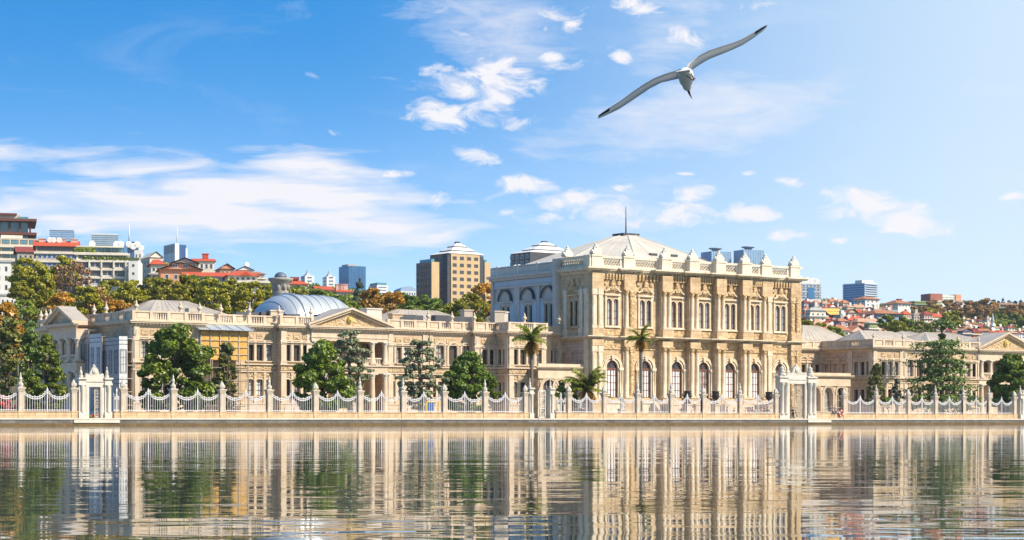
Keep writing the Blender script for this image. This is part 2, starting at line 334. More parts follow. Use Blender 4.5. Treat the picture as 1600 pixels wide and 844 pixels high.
def ground_at(p): return terrain(800+p.x/p.y*FPX, p.y)
nx, ny = 120, 70
vs = []; fs = []
for j in range(ny+1):
    Y = 345*(3600/345)**(j/ny)
    for i in range(nx+1):
        x = -1400+4400*i/nx
        vs.append(((x-800)/FPX*Y, Y, terrain(x, Y)))
for j in range(ny):
    for i in range(nx):
        a = j*(nx+1)+i; fs.append((a, a+1, a+nx+2, a+nx+1))
mb = MB(); mb.add(vs, fs, 0, True)
M_HILL = mat('hill_scrub', (.085,.085,.035), (.15,.115,.07), .05, .95, .3, .6)
tag(mb.build('hills', M_HILL), kind='structure')

# ================================================================ palace kit
def fF(q0): return lambda a, d, z: (a, q0+d, z)          # a wall facing the water
def fL(s0): return lambda a, d, z: (s0+d, a, z)          # a wall facing left along the quay
class B:
    def __init__(s, name, s0, q0, label, cat, z0=.86, group=None):
        s.org = (s0, q0, z0); s.root = empty(name, W(s0, q0, z0), PHI, label, cat, group)
    def part(s, name, mb, m, parent=None): return mb.build(name, m, parent or s.root, s.org)
    def put(s, name, me, p, rz=0, parent=None, sc=None):
        return link(name, me, parent or s.root, (p[0]-s.org[0], p[1]-s.org[1], p[2]-s.org[2]), rz, sc)
def arch_pts(w, h, kind, n=10):                          # outline from bottom left over the top to bottom right, z from 0
    r = w/2
    if kind == 'rect': return [(-r,0),(-r,h),(r,h),(r,0)]
    if kind == 'seg':
        k = w*.16; return [(-r,0)]+[(-r*math.cos(math.pi*i/n), h-k+k*math.sin(math.pi*i/n)) for i in range(n+1)]+[(r,0)]
    return [(-r,0)]+[(-r*math.cos(math.pi*i/n), h-r+r*math.sin(math.pi*i/n)) for i in range(n+1)]+[(r,0)]
def outset(pts, t):                                      # widen an outline sideways and upwards
    zc = max(z for x, z in pts); spr = zc-max(x for x, z in pts)
    out = []
    for x, z in pts:
        if z <= 0: out.append((x+math.copysign(t, x), z))
        elif len(pts) == 4: out.append((x+math.copysign(t, x), z+t))
        else:
            L = math.hypot(x, max(z-spr, .01)); out.append((x+t*x/L, z+t*max(z-spr, 0)/L))
    return out
def ring(mb, pin, pout, d0, d1, m=0):                    # moulding between two open outlines, from depth d1 forward to d0
    n = len(pin)
    for i in range(n-1):
        a, b, c, d = pin[i], pin[i+1], pout[i+1], pout[i]
        mb.quad((a[0],d0,a[1]), (b[0],d0,b[1]), (c[0],d0,c[1]), (d[0],d0,d[1]), m)
        mb.quad((a[0],d0,a[1]), (b[0],d0,b[1]), (b[0],d1,b[1]), (a[0],d1,a[1]), m)
        mb.quad((d[0],d0,d[1]), (c[0],d0,c[1]), (c[0],d1,c[1]), (d[0],d1,d[1]), m)
def wall(mb, a0, a1, z0, z1, ops, reveal=.35, m=0):
    cur = a0
    for (ac, w, zb, zt, kind) in sorted(ops):
        l, r = ac-w/2, ac+w/2
        mb.quad((cur,0,z0), (l,0,z0), (l,0,z1), (cur,0,z1), m)
        mb.quad((l,0,z0), (r,0,z0), (r,0,zb), (l,0,zb), m)
        pts = [(ac+x, zb+z) for x, z in arch_pts(w, zt-zb, kind)]
        for i in range(1, len(pts)-2):
            p, q = pts[i], pts[i+1]
            mb.quad((p[0],0,p[1]), (q[0],0,q[1]), (q[0],0,z1), (p[0],0,z1), m)
        for i in range(len(pts)):
            p, q = pts[i], pts[(i+1) % len(pts)]
            mb.quad((p[0],0,p[1]), (q[0],0,q[1]), (q[0],reveal,q[1]), (p[0],reveal,p[1]), m)
        cur = r
    mb.quad((cur,0,z0), (a1,0,z0), (a1,0,z1), (cur,0,z1), m)
def cornice(mb, a0, a1, z, h, p, dent=.55, ends=(1,1), m=0):      # bed mould, dentils, corona
    e0, e1 = ends
    mb.box(a0-.10*e0, a1+.10*e1, -.12, .1, z, z+h*.25, m)
    mb.box(a0-p*.3*e0, a1+p*.3*e1, -p*.35, .1, z+h*.25, z+h*.52, m)
    n = max(1, int((a1-a0)/dent))
    for i in range(n):
        x = a0+(i+.5)*(a1-a0)/n; mb.box(x-dent*.24, x+dent*.24, -p*.62, -p*.34, z+h*.27, z+h*.51, m)
    mb.box(a0-p*.8*e0, a1+p*.8*e1, -p*.85, .1, z+h*.52, z+h*.76, m)
    mb.box(a0-p*e0, a1+p*e1, -p, .1, z+h*.76, z+h, m)
def balusters(mb, a0, a1, z0, z1, d0=-.14, d1=.14, step=.33, m=0):
    n = max(1, int((a1-a0)/step))
    for i in range(n):
        x = a0+(i+.5)*(a1-a0)/n; mb.frus(x-.10, x+.10, d0+.05, d1-.05, z0, (z0+z1)/2, .015, .015, m); mb.frus(x-.06, x+.06, d0+.08, d1-.08, (z0+z1)/2, z1, -.03, -.03, m)
def balustrade(mb, a0, a1, z0, z1, pattern='PB', unit=2.6, m=0):  # alternating solid panels and balusters
    mb.box(a0, a1, -.2, .2, z0, z0+.18, m); mb.box(a0, a1, -.22, .22, z1-.2, z1, m)
    n = max(1, round((a1-a0)/unit)); w = (a1-a0)/n
    for i in range(n):
        x = a0+i*w
        mb.box(x-.22, x+.22, -.25, .25, z0, z1+.03, m)
        if pattern[i % len(pattern)] == 'B': balusters(mb, x+.22, x+w-.22, z0+.18, z1-.2, m=m)
        else:
            mb.box(x+.22, x+w-.22, -.10, .10, z0+.18, z1-.2, m); mb.box(x+.5, x+w-.5, -.15, -.10, z0+.34, z1-.36, m)
    mb.box(a1-.22, a1+.22, -.25, .25, z0, z1+.03, m)
_wc = {}
def win_mesh(w, h, kind, frame_m, pane_m, style):
    key = (round(w,2), round(h,2), kind, frame_m.name, pane_m.name, style)
    if key in _wc: return _wc[key]
    pts = arch_pts(w, h, kind); inn = outset(pts, -.09)
    inn = [(x, max(z, .09)) for x, z in inn]
    f = MB(); ring(f, inn, pts, -.06, .06); f.box(-w/2, w/2, -.06, .06, 0, .10)
    ext = MB()
    if style == 'hall_low':
        spr = h-w/2
        f.box(-w/2, w/2, -.10, .05, spr-.32, spr-.02); f.box(-.07, .07, -.05, .05, 0, spr-.3); f.box(-.05, .05, -.04, .05, spr, h-.05)
        for k in (-1, 1):
            f.box(k*w*.25-.03, k*w*.25+.03, -.03, .04, .1, spr-.3); f.bar((0, 0, spr), (k*w*.36, 0, spr+w*.36), .05)
            f.box(k*w*.47-.1, k*w*.47+.1, -.04, .05, 0, spr)
        for z in (.26, .5, .74): f.box(-w/2, w/2, -.03, .04, spr*z-.03, spr*z+.03)
        p = MB(); p.add([(x, .03, z) for x, z in [(-w/2,.0),(-w/2,spr-.3),(w/2,spr-.3),(w/2,0)]], [(0,1,2,3)])
        q = MB(); tp = [(x, z) for x, z in pts if z >= spr-.01]
        q.add([(x, .03, z) for x, z in tp]+[(w/2,.03,spr-.3),(-w/2,.03,spr-.3)], [tuple(range(len(tp)+2))])
        kids = [('pane', p.mesh('pane', pane_m)), ('fanlight', q.mesh('fanlight', M_GLASS))]
    else:
        if w > .95: f.box(-.035, .035, -.03, .05, 0, h-.05)
        for z in ((.34, .67) if h < 3 else (.28, .55)): f.box(-w/2, w/2, -.03, .05, h*z-.03, h*z+.03)
        p = MB(); p.add([(x, .04, z) for x, z in pts], [tuple(range(len(pts)))])
        kids = [('pane', p.mesh('pane', pane_m))]
    s = MB(); rv = -.35
    if style == 'wing_up':
        s.box(-w/2-.18, -w/2, rv-.08, rv+.02, 0, h); s.box(w/2, w/2+.18, rv-.08, rv+.02, 0, h)
        s.box(-w/2-.2, w/2+.2, rv-.10, rv+.02, h, h+.2); s.box(-w/2-.3, w/2+.3, rv-.32, rv+.02, h+.26, h+.4); s.box(-w/2-.26, w/2+.26, rv-.25, rv+.02, -.16, 0)
    elif style == 'wing_low':
        ring(s, pts, outset(pts, .16), rv-.08, rv+.02); s.box(-w/2-.25, w/2+.25, rv-.22, rv+.02, -.16, 0)
    elif style in ('arch', 'hall_up'):
        ring(s, pts, outset(pts, .14), rv-.09, rv+.02)
        if style == 'arch': ring(s, outset(pts, .14), outset(pts, .34), rv-.16, rv+.02); s.box(-w/2-.35, w/2+.35, rv-.25, rv+.02, -.18, 0)
    elif style == 'hall_low':
        ring(s, pts, outset(pts, .2), rv-.06, rv+.1); spr = h-w/2
        ap = [(x, z) for x, z in pts if z >= spr-.01]
        ring(s, outset(pts, .36)[1:-1], outset(pts, .62)[1:-1], rv-.2, rv+.02); ring(s, outset(pts, .70)[1:-1], outset(pts, .86)[1:-1], rv-.12, rv+.02)
        for k in (-1, 1):
            x = k*(w/2+.5); s.box(x-.42, x+.42, rv-.3, rv+.02, spr-.35, spr); s.lathe([(.2,0),(.2,.2),(.15,.25),(.13,spr-.6),(.2,spr-.35)], x-.16, rv-.16, 8); s.lathe([(.2,0),(.2,.2),(.15,.25),(.13,spr-.6),(.2,spr-.35)], x+.2, rv-.12, 8)
        s.frus(-.22, .22, rv-.4, rv+.02, h-.02, h+.75, -.1, 0)
    if s.V: kids.append(('surround', s.mesh('surround', M_HALLW if style.startswith('hall') else M_WINGW)))
    _wc[key] = (f.mesh('window', frame_m), kids)
    return _wc[key]
rw = random.Random(3)
def window(b, fr, a, plane, zb, w, h, kind, style, frame_m=None, panes=None, reveal=.35):
    frame_m = frame_m or M_WOODD
    pane_m = rw.choice(panes or [M_GLASS, M_GLASS, M_GLASSB, M_CURT2])
    me, kids = win_mesh(w, h, kind, frame_m, pane_m, style)
    p = (a, plane+reveal, zb) if fr == 'F' else (plane+reveal, a, zb)
    o = b.put('window', me, p, 0 if fr == 'F' else R(-90))
    for nm, k in kids: link(nm, k, o)
    return o
_cc = {}
def column_mesh(h, r, cap, n=12):
    key = (round(h,2), r, cap)
    if key not in _cc:
        c = MB(); c.box(-r*1.5, r*1.5, -r*1.5, r*1.5, 0, .22)
        c.lathe([(r*1.4,.22),(r*1.45,.34),(r*1.1,.42),(r*1.15,.5),(r,.56),(r*.98,h*.4),(r*.84,h-cap)], n=n)
        k = MB(); k.lathe([(r*.9,h-cap),(r*.95,h-cap+.06),(r*.88,h-cap+.1),(r*1.05,h-cap*.6),(r*1.45,h-cap*.28),(r*1.3,h-cap*.22)], n=n); k.box(-r*1.5, r*1.5, -r*1.5, r*1.5, h-cap*.22, h)
        _cc[key] = (c, k, {})
    return _cc[key]
def column(b, s, q, z, h, r, cap, m, mc, parent=None):
    c, k, d = column_mesh(h, r, cap)
    if m.name not in d: d[m.name] = (c.mesh('column', m), k.mesh('capital', mc))
    o = b.put('column', d[m.name][0], (s, q, z)); link('capital', d[m.name][1], o); return o
URN = [(.26,0),(.26,.12),(.16,.18),(.14,.3),(.34,.52),(.36,.7),(.22,.86),(.12,.95),(.2,1.05),(.1,1.2),(.05,1.4),(.02,1.5)]
_u = MB(); _u.lathe(URN, n=10); ME_URN = _u.mesh('urn', M_WINGW)
def urns(b, pts, sc=1.0):
    for p in pts: b.put('urn', ME_URN, p, sc=(sc,sc,sc))
def hip(mb, s0, s1, q0, q1, z0, z1, ins, m=0, insq=None):
    iq = (q1-q0)/2-.05 if insq is None else insq
    mb.add([(s0,q0,z0),(s1,q0,z0),(s1,q1,z0),(s0,q1,z0),(s0+ins,q0+iq,z1),(s1-ins,q0+iq,z1),(s1-ins,q1-iq,z1),(s0+ins,q1-iq,z1)],
           [(4,5,6,7),(0,1,5,4),(1,2,6,5),(2,3,7,6),(3,0,4,7)], m)
    # standing seams
    n = int((s1-s0)/1.4)
    for i in range(1, n):
        t = i/n; a = (s0+(s1-s0)*t, q0, z0+.02); bb = (s0+ins+(s1-s0-2*ins)*t, q0+iq, z1+.02); mb.bar(a, bb, .045, m)
    n = int((q1-q0)/1.4)
    for i in range(1, n):
        t = i/n; mb.bar((s0, q0+(q1-q0)*t, z0+.02), (s0+ins, q0+iq+(q1-q0-2*iq)*t, z1+.02), .045, m)

# ================================================================ the tall ceremonial hall
HQ = 18.0
sL, sR = S(922, HQ), S(1252, HQ)
hall = B('ceremonial_hall', (sL+sR)/2, HQ, 'tall golden marble palace hall with paired columns and lattice parapet under a pale pyramid roof', 'palace hall')
PX8 = [930.6, 980.4, 1035.6, 1078.7, 1119.8, 1160.3, 1195.5, 1239.9]
PA = [S(x, HQ) for x in PX8]
WUP = [S(x, HQ) for x in (957, 1006, 1054.5, 1098, 1138, 1177, 1219)]
WLO = [S(x, HQ) for x in (956, 1006, 1055, 1097, 1138.5, 1178.5, 1219)]
# centre the windows between their piers
MID = [(PA[i]+PA[i+1])/2 for i in range(7)]
WUP = [.3*a+.7*b for a, b in zip(WUP, MID)]; WLO = [.3*a+.7*b for a, b in zip(WLO, MID)]
zP, zLB, zLT, zF0, zC0, zU0, zUB, zUT, zH, zFr, zK0, zK1, zPar = 3.6, 4.15, 9.85, 11.6, 13.0, 13.55, 15.2, 19.3, 20.3, 22.2, 23.1, 23.95, 25.8
qSide = QS(872, sL); sB = sL+.7; q772 = QS(771, sB)
def box_core(mb, a0, a1, q0, q1, z0, z1, m=0): mb.box(a0, a1, q0, q1, z0, z1, m)
mb = MB(fF(HQ)); wall(mb, sL, sR, zP, zC0, [(a, 2.25, zLB, zLT, 'round') for a in WLO], .5); hall.part('lower_wall', mb, M_HALL)
mb = MB(fF(HQ)); wall(mb, sL, sR, zU0, zK0, [(a+k*.66, 1.02, zUB, zUT, 'round') for a in WUP for k in (-1,1)], .35); hall.part('upper_wall', mb, M_HALL)
mb = MB(); mb.box(sL+.6, sR-.02, HQ+.56, qSide, .9, zK0+.3); mb.box(sL+1.3, sR-.02, qSide, q772+.1, .9, zK0+.3); mb.box(sL+.01, sR-.01, HQ+.01, HQ+.5, zC0, zU0); mb.box(sR-.5, sR, HQ+.01, q772, .9, zK0); hall.part('rear_wall', mb, M_HALL)
mb = MB(fF(HQ)); mb.box(sL-.25, sR+.25, -.45, .3, .86, zP-.35); mb.box(sL-.35, sR+.35, -.6, .3, zP-.35, zP)
for a in WLO: mb.box(a-1.5, a+1.5, -.52, -.45, 1.4, zP-.7)
hall.part('plinth', mb, M_HALLW)
for i, a in enumerate(PA):
    inner = 2 <= i <= 5; p = .95 if inner else .35; w = 2.0 if inner else 2.1
    mb = MB(fF(HQ))
    mb.box(a-w/2, a+w/2, -p, .0, zP, zC0); mb.box(a-w/2-.12, a+w/2+.12, -p-.5, -.0, .9, zP+.5)
    mb.box(a-w/2+.05, a+w/2-.05, -p+.06, 0, zU0, zK0); mb.box(a-w/2-.1, a+w/2+.1, -p-.46, 0, zU0+.02, 14.75)
    mb.box(a-w/2-.06, a+w/2+.06, -p-.34, 0, 12.05, zC0-.01); mb.box(a-w/2-.04, a+w/2+.04, -p-.3, 0, 20.75, zK0-.01)
    hall.part('pier', mb, M_HALL)
    mb = MB(fF(HQ))
    cornice(mb, a-w/2-.06, a+w/2+.06, zC0, .56, p+.75 if not inner else p+.9, .42); hall.part('cornice', mb, M_HALLW); mb = MB(fF(HQ)); cornice(mb, a-w/2-.04, a+w/2+.04, zK0, .86, p+.95, .46)
    hall.part('cornice', mb, M_HALLW)
    for k in (-1, 1):
        if inner or k < 0 and i in (1, 6):
            column(hall, a+k*.52, HQ-p-.05, zP+.5, 12.05-zP-.5, .37, 1.0, M_HALLW, M_HALLC)
            column(hall, a+k*.5, HQ-p-.02, 14.75, 20.75-14.75, .33, .9, M_HALLW, M_HALLC)
        else:
            mb = MB(fF(HQ))
            for (z0, z1) in ((zP+.5, 12.05), (14.75, 20.75)):
                mb.box(a+k*.58-.38, a+k*.58+.38, -p-.2, -p+.01, z0, z1); mb.box(a+k*.58-.28, a+k*.58+.28, -p-.25, -p-.2, z0+.5, z1-1.3); mb.box(a+k*.58-.5, a+k*.58+.5, -p-.28, -p, z1-.95, z1); mb.box(a+k*.58-.48, a+k*.58+.48, -p-.28, -p, z0, z0+.4)
            hall.part('pilaster', mb, M_HALLW if (i+k) % 2 else M_HALLC)
edges = [sL]+[v for i, a in enumerate(PA) for v in (a-1.3, a+1.3)]+[sR]
mbC = MB(fF(HQ)); mbC2 = MB(fF(HQ)); _b = MB(); _b.frus(-.16, .16, -.5, 0, 0, .9, 0, -.06); ME_BRK = _b.mesh('bracket', M_HALLC)
for i in range(7):
    a0, a1 = PA[i]+1.0, PA[i+1]-1.0
    cornice(mbC, a0, a1, zC0, .54, .62, .42, (0,0)); cornice(mbC2, a0, a1, zK0, .84, .72, .46, (0,0))
    mbF = MB(fF(HQ)); mbF.box(a0, a1, -.10, 0, 11.7, 12.85); mbF.box(a0, a1, -.16, 0, 11.55, 11.71); hall.part('carved_frieze', mbF, M_HALLC); mbF = MB(fF(HQ))                       # lower frieze
    mbF.box(WUP[i]-1.75, WUP[i]+1.75, -.12, 0, 13.75, 14.75)                                              # panels under the sills
    n = 7
    for k in range(n):                                                                                   # brackets under the great cornice
        x = a0+(k+.5)*(a1-a0)/n; hall.put('bracket', ME_BRK, (x, HQ, zK0-.9))
    hall.part('sill_panel', mbF, M_HALLC)
hall.part('cornice', mbC, M_HALLW); hall.part('cornice', mbC2, M_HALLW)
for a in WLO: window(hall, 'F', a, HQ, zLB, 2.25, zLT-zLB, 'round', 'hall_low', M_WOOD, [M_CURT, M_CURT, M_CURT, M_CURT2], .25)
for a in WUP:
    for k in (-1, 1): window(hall, 'F', a+k*.66, HQ, zUB, 1.02, zUT-zUB, 'round', 'hall_up', M_WOOD, [M_CURT, M_CURT, M_CURT, M_CURT2], .22)
def hall_hood(T, a, w=1.55):                                 # broken pediment with a cartouche over an upper window pair
    m1 = MB(T); m2 = MB(T)
    m1.box(a-w, a+w, -.32, 0, 19.75, 20.0); m1.box(a-w*.94, a+w*.94, -.22, 0, 15.0, 15.16); m1.box(a-w, a+w, -.36, 0, 14.85, 15.02)
    for k in (-1, 1):
        m1.box(a+k*(w-.28)-.17, a+k*(w-.28)+.17, -.2, 0, 15.16, 19.75)
        for i in range(6):
            t0, t1 = i/6, (i+1)/6
            x0, x1 = a+k*w*(1-t0), a+k*w*(1-t1); f = lambda t: 20.3+1.15*(t**1.6)
            z0, z1 = f(t0), f(t1)
            m1.add([(x0,-.4,z0),(x1,-.4,z1),(x1,-.4,z1+.2),(x0,-.4,z0+.2),(x0,0,z0),(x1,0,z1),(x1,0,z1+.2),(x0,0,z0+.2)], [(0,1,2,3),(3,2,6,7),(0,4,5,1)])
        b = len(m2.V); T0 = m2.T
        m2.T = lambda x, y, z: T0(a+k*1.28+x, -y, 21.75+z)
        m2.add(*disc(.42, .2, 12)); m2.T = T0
    m2.add([(a-w,-.14,20.3),(a+w,-.14,20.3),(a+w*.4,-.14,21.0),(a,-.14,21.5),(a-w*.4,-.14,21.0)], [(0,1,2,3,4)])
    m2.frus(a-.45, a+.45, -.42, 0, 20.6, 22.0, .12, 0); m2.frus(a-.3, a+.3, -.5, 0, 21.3, 22.4, .12, .1)
    for k in (-1,1): m2.frus(a+k*.8-.3, a+k*.8+.3, -.3, 0, 20.5, 21.15, .1, .1)
    m2.box(a-.09, a+.09, -.2, .05, 15.2, 19.0)
    return m1, m2
def disc(r, t, n):
    vs = [(r*math.cos(2*math.pi*i/n), 0, r*math.sin(2*math.pi*i/n)) for i in range(n)]+[(r*.85*math.cos(2*math.pi*i/n), t, r*.85*math.sin(2*math.pi*i/n)) for i in range(n)]
    return vs, [tuple(range(n, 2*n))]+[(i, (i+1) % n, (i+1) % n+n, i+n) for i in range(n)]
for a in WUP:
    m1, m2 = hall_hood(fF(HQ), a); hall.part('window_hood', m1, M_HALLW); hall.part('cartouche', m2, M_HALLC)
# parapet with pierced panels, pedestals and trophies
mb = MB(fF(HQ)); lat = MB(fF(HQ))
mb.box(sL-.1, sR+.1, -.15, .3, zK1, 24.35); mb.box(sL-.1, sR+.1, -.2, .3, 25.45, zPar)
def lattice(lat, a0, a1, z0, z1, d=0.02):
    n = max(2, int((a1-a0)/.5)); w = (a1-a0)/n; h = z1-z0
    for i in range(n):
        for (p, q) in (((a0+i*w,d,z0),(a0+(i+1)*w,d,z0+h/2)), ((a0+i*w,d,z0+h/2),(a0+(i+1)*w,d,z1)), ((a0+i*w,d,z0+h/2),(a0+(i+1)*w,d,z0)), ((a0+i*w,d,z1),(a0+(i+1)*w,d,z0+h/2))): lat.bar(p, q, .12)
for i, a in enumerate(PA):
    p = 1.1 if 2 <= i <= 5 else .45
    mb.box(a-1.0, a+1.0, -p, .35, zK1, zPar-.15); mb.box(a-1.1, a+1.1, -p-.1, .35, zPar-.15, zPar+.12)
for i in range(7):
    a0, a1 = PA[i]+1.0, PA[i+1]-1.0
    mb.box(a0, a0+.5, -.1, .25, 24.35, 25.45); mb.box(a1-.5, a1, -.1, .25, 24.35, 25.45)
    lattice(lat, a0+.5, a1-.5, 24.35, 25.45)
hall.part('parapet', mb, M_HPAR); hall.part('parapet_lattice', lat, M_HPAR)
f = MB(); f.box(-.75,.75,-.6,.6,0,.2); f.frus(-.95,.95,-.55,.55,.2,.75,.25,.1); f.frus(-.7,.7,-.5,.5,.75,1.25,.3,.2); f.lathe([(.3,1.1),(.46,1.25),(.46,1.42),(.22,1.58),(.14,1.66),(.26,1.76),(.24,1.88),(.08,1.98),(.02,2.1)], n=10)
for k in (-1, 1): f.lathe([(.05,.25),(.3,.4),(.34,.6),(.2,.85),(.04,.95)], k*.8, -.1, 8); f.lathe([(.05,.8),(.2,.95),(.16,1.2),(.03,1.3)], k*.45, -.2, 8)
ME_TROPHY = f.mesh('finial', M_HPAR)
for i, a in enumerate(PA): hall.put('finial', ME_TROPHY, (a, HQ-(.45 if 2 <= i <= 5 else .0), zPar+.12), sc=(.92,.92,.84))
hall.put('finial', ME_TROPHY, (sL+.3, QS(884, sL), zPar+.12), sc=(.92,.92,.84))
# roof and flagstaff
rs = (sL+sR)/2; rq = QS(978, rs)
za = Z(978, rq, 368)
mb = MB(); n = 8; hs, hq = 18.6, 14.6
corner = [(-hs,-hq*.45),(-hs*.5,-hq),(hs*.5,-hq),(hs,-hq*.45),(hs,hq*.45),(hs*.5,hq),(-hs*.5,hq),(-hs,hq*.45)]
base = [(rs+x, rq+y, 25.2) for x, y in corner]
mid = [(rs+x*.52, rq+y*.52, 25.2+(za-25.2)*.55) for x, y in corner]; top = [(rs+x*.07, rq+y*.09, za) for x, y in corner]
for i in range(8):
    j = (i+1) % 8; mb.quad(base[i], base[j], mid[j], mid[i]); mb.quad(mid[i], mid[j], top[j], top[i])
    mb.bar(base[i], mid[i], .16); mb.bar(mid[i], top[i], .16)
    for k in (1, 2, 3):
        A = Vector(base[i]).lerp(Vector(base[j]), k/4); Bm = Vector(mid[i]).lerp(Vector(mid[j]), k/4); C_ = Vector(top[i]).lerp(Vector(top[j]), k/4)
        mb.bar(A, Bm, .06); mb.bar(Bm, C_, .06)
mb.add(top, [tuple(range(8))]); mb.box(sL+.3, sR-.3, HQ+.4, q772-.3, zK1-.1, 25.2)
roof = hall.part('roof', mb, M_ROOF)
mb = MB(); mb.box(rs-1.7, rs+1.7, rq-1.5, rq+1.5, za-.1, za+.25); hall.part('roof_cap', mb, M_DARK, roof)
mb = MB(); mb.tube([(rs, rq, za), (rs, rq, Z(978, rq, 323))], [.13, .06], 6); hall.part('flagstaff', mb, M_DARK, roof)
for (t, k) in ((.62, 1), (.45, 2), (.3, 1)):
    A = Vector(base[k]).lerp(Vector(base[k+1]), t); Bm = Vector(mid[k]).lerp(Vector(mid[k+1]), t); c = A.lerp(Bm, .6)
    mb = MB(); mb.box(c.x-.7, c.x+.7, c.y-.25, c.y+.25, c.z-.1, c.z+.3); hall.part('roof_hatch', mb, M_DARK, roof)
# the marble side towards the left, its plain corner and the blue-painted rear half
mb = MB(fL(sL)); qw = QS(897, sL)
wall(mb, HQ, qSide, zU0, zK0, [(qw+k*.62, .86, zUB-.3, zUT-.2, 'round') for k in (-1,1)], .35); wall(mb, HQ, qSide, .9, zU0, [], .3); hall.part('side_wall', mb, M_HALL)
for k in (-1, 1): window(hall, 'L', qw+k*.62, sL, zUB-.3, .86, zUT-zUB+.1, 'round', 'hall_up', M_WOODD, [M_GLASS], .3)
m1, m2 = hall_hood(fL(sL), qw); hall.part('window_hood', m1, M_HALL); hall.part('cartouche', m2, M_HALLC)
mb = MB(fL(sL)); cornice(mb, HQ, qSide, zC0, .54, .62, .42, (1,0)); cornice(mb, HQ, qSide, zK0, .84, .72, .46, (1,0))
mb.box(HQ, qSide, -.15, .3, zK1, 24.35); mb.box(HQ, qSide, -.2, .3, 25.45, zPar); mb.box(HQ-.3, HQ+1.3, -.3, .35, zK1, zPar+.05)
for q in (HQ+.7, HQ+2.0, qSide-2.2): mb.box(q-.4, q+.4, -.3, 0, 14.75, 20.75); mb.box(q-.5, q+.5, -.4, 0, 19.9, 20.75); mb.box(q-.5, q+.5, -.4, 0, zU0, 14.75)
for q in (HQ+.7, qSide-.5): mb.box(q-.5, q+.5, -.3, 0, .9, zC0)
hall.part('side_cornice', mb, M_HALLW)
lat = MB(fL(sL)); lattice(lat, HQ+1.5, qSide-1.2, 24.35, 25.45); hall.part('parapet_lattice', lat, M_HALLW)
q863 = QS(863, sL-.9)
mb = MB(); mb.box(sL-.9, sL+1, qSide-.6, q863, .9, 25.7); hall.part('corner_pier', mb, M_HSIDE)
sB = sL+.7; q772 = QS(771, sB)
qb = [QS(x, sB) for x in (791, 826, 858)]
mb = MB(fL(sB)); wall(mb, q863-.3, q772, 13, 23.2, [(q+k*.68, .9, 14.6, 19.0, 'round') for q in qb for k in (-1,1)], .35); hall.part('rear_side_wall', mb, M_HSIDE)
mb = MB(fL(sB)); mb.box(q863, q772+.6, -1.0, .3, 23.6, 24.0); mb.box(q863, q772+.4, -.65, .3, 23.2, 23.6); mb.box(q863, q772+.2, -.35, .3, 21.9, 22.3)
mb.box(q863, q772+.3, -.35, .3, 24.0, 24.25); mb.box(q863, q772+.3, -.35, .3, 25.25, 25.45)
mb.box(q772-.5, q772+.12, -.4, .3, 13, 23.2)
for q in (QS(782, sB), QS(808, sB), QS(812, sB), QS(843, sB)): mb.box(q-.35, q+.35, -.3, 0, 13, 21.9)
hall.part('rear_side_trim', mb, M_HSIDE)
mb = MB(fL(sB)); mb.box(q863, q772+.15, -.2, .1, 22.35, 23.15)
for q in qb:
    for k in (-1, 1): mb.box(q+k*1.9-.55, q+k*1.9+.55, -.12, .0, 13, 19.6)
for q in (QS(776, sB), QS(801, sB), QS(817, sB), QS(836, sB)): mb.box(q-.5, q+.5, -.16, .02, 13, 19.6)
hall.part('blue_panels', mb, M_BLUE)
mb = MB(fL(sB))
for i in range(14):
    a = q863+(q772-q863)*i/14; mb.box(a+.15, a+(q772-q863)/14-.15, -.05, .2, 24.25, 25.25)
hall.part('rear_parapet', mb, M_BLUE)
mb = MB(fL(sB))
for x in (780, 806, 812, 842): q = QS(x, sB); mb.box(q-.2, q+.2, -.42, 0, 23.95, 25.6)
hall.part('parapet_post', mb, M_WHITE)
for q in qb:
    for k in (-1, 1): window(hall, 'L', q+k*.68, sB, 14.6, .9, 4.4, 'round', 'hall_up', M_WOODD, [M_GLASS], .3)
    mb = MB(fL(sB)); pts = [(q+x, 19.9+z) for x, z in arch_pts(3.7, 1.85, 'round', 12)][1:-1]
    pin = [(q+(x-q)*.86, 19.9+(z-19.9)*.86) for x, z in pts]; ring(mb, pin, pts, -.5, 0, 0)
    pin2 = [(q+(x-q)*.80, 19.9+(z-19.9)*.80) for x, z in pts]; ring(mb, pin2, pin, -.3, 0, 1)
    mb.box(q-1.95, q+1.95, -.4, 0, 19.55, 19.8, 1); mb.box(q-1.6, q+1.6, -.2, 0, 19.1, 19.5, 2); mb.add([(x, -.1, z) for x, z in pin2], [tuple(range(len(pin2)))], 2)
    hall.part('window_hood', mb, [M_DARK, M_HSIDE, M_HSIDE])
mb = MB(fL(sL)); 
for x in (884, 898, 911):
    q = QS(x, sL); pts = [(q+a, 7.9+z) for a, z in arch_pts(1.5, 3.4, 'round')]; pin = [(q+a, 7.9+z) for a, z in arch_pts(1.1, 3.2, 'round')]
    ring(mb, pin, pts, -.2, 0)
hall.part('blind_arch', mb, M_PINK)
mb = MB(fL(sL)); mb.box(HQ+.01, QS(877, sL), -.03, .1, 3.5, 12.6); hall.part('side_facing', mb, M_PINK)
# double stair and terrace before the hall
mb = MB(); qs = HQ-.6
for i in range(9): mb.box(S(1040, 14)-.4*i*0, S(1208, 14), qs-3.2+i*.3, qs, .86+i*.28-.28*0, .86+(i+1)*.28)
for x in (1058, 1093, 1100, 1138, 1206): a = S(x, 13); mb.box(a-.5, a+.5, qs-4.2, qs, .86, 3.0); mb.box(a-.62, a+.62, qs-4.3, qs, 3.0, 3.2)
a0, a1 = S(1058, 13), S(1100, 13); mb.box(a0, a1, qs-4.0, qs-3.6, .86, 2.4); mb.box(a0, a1, qs-4.1, qs-3.5, 2.4, 2.6)
hall.part('terrace_stair', mb, M_WINGW)
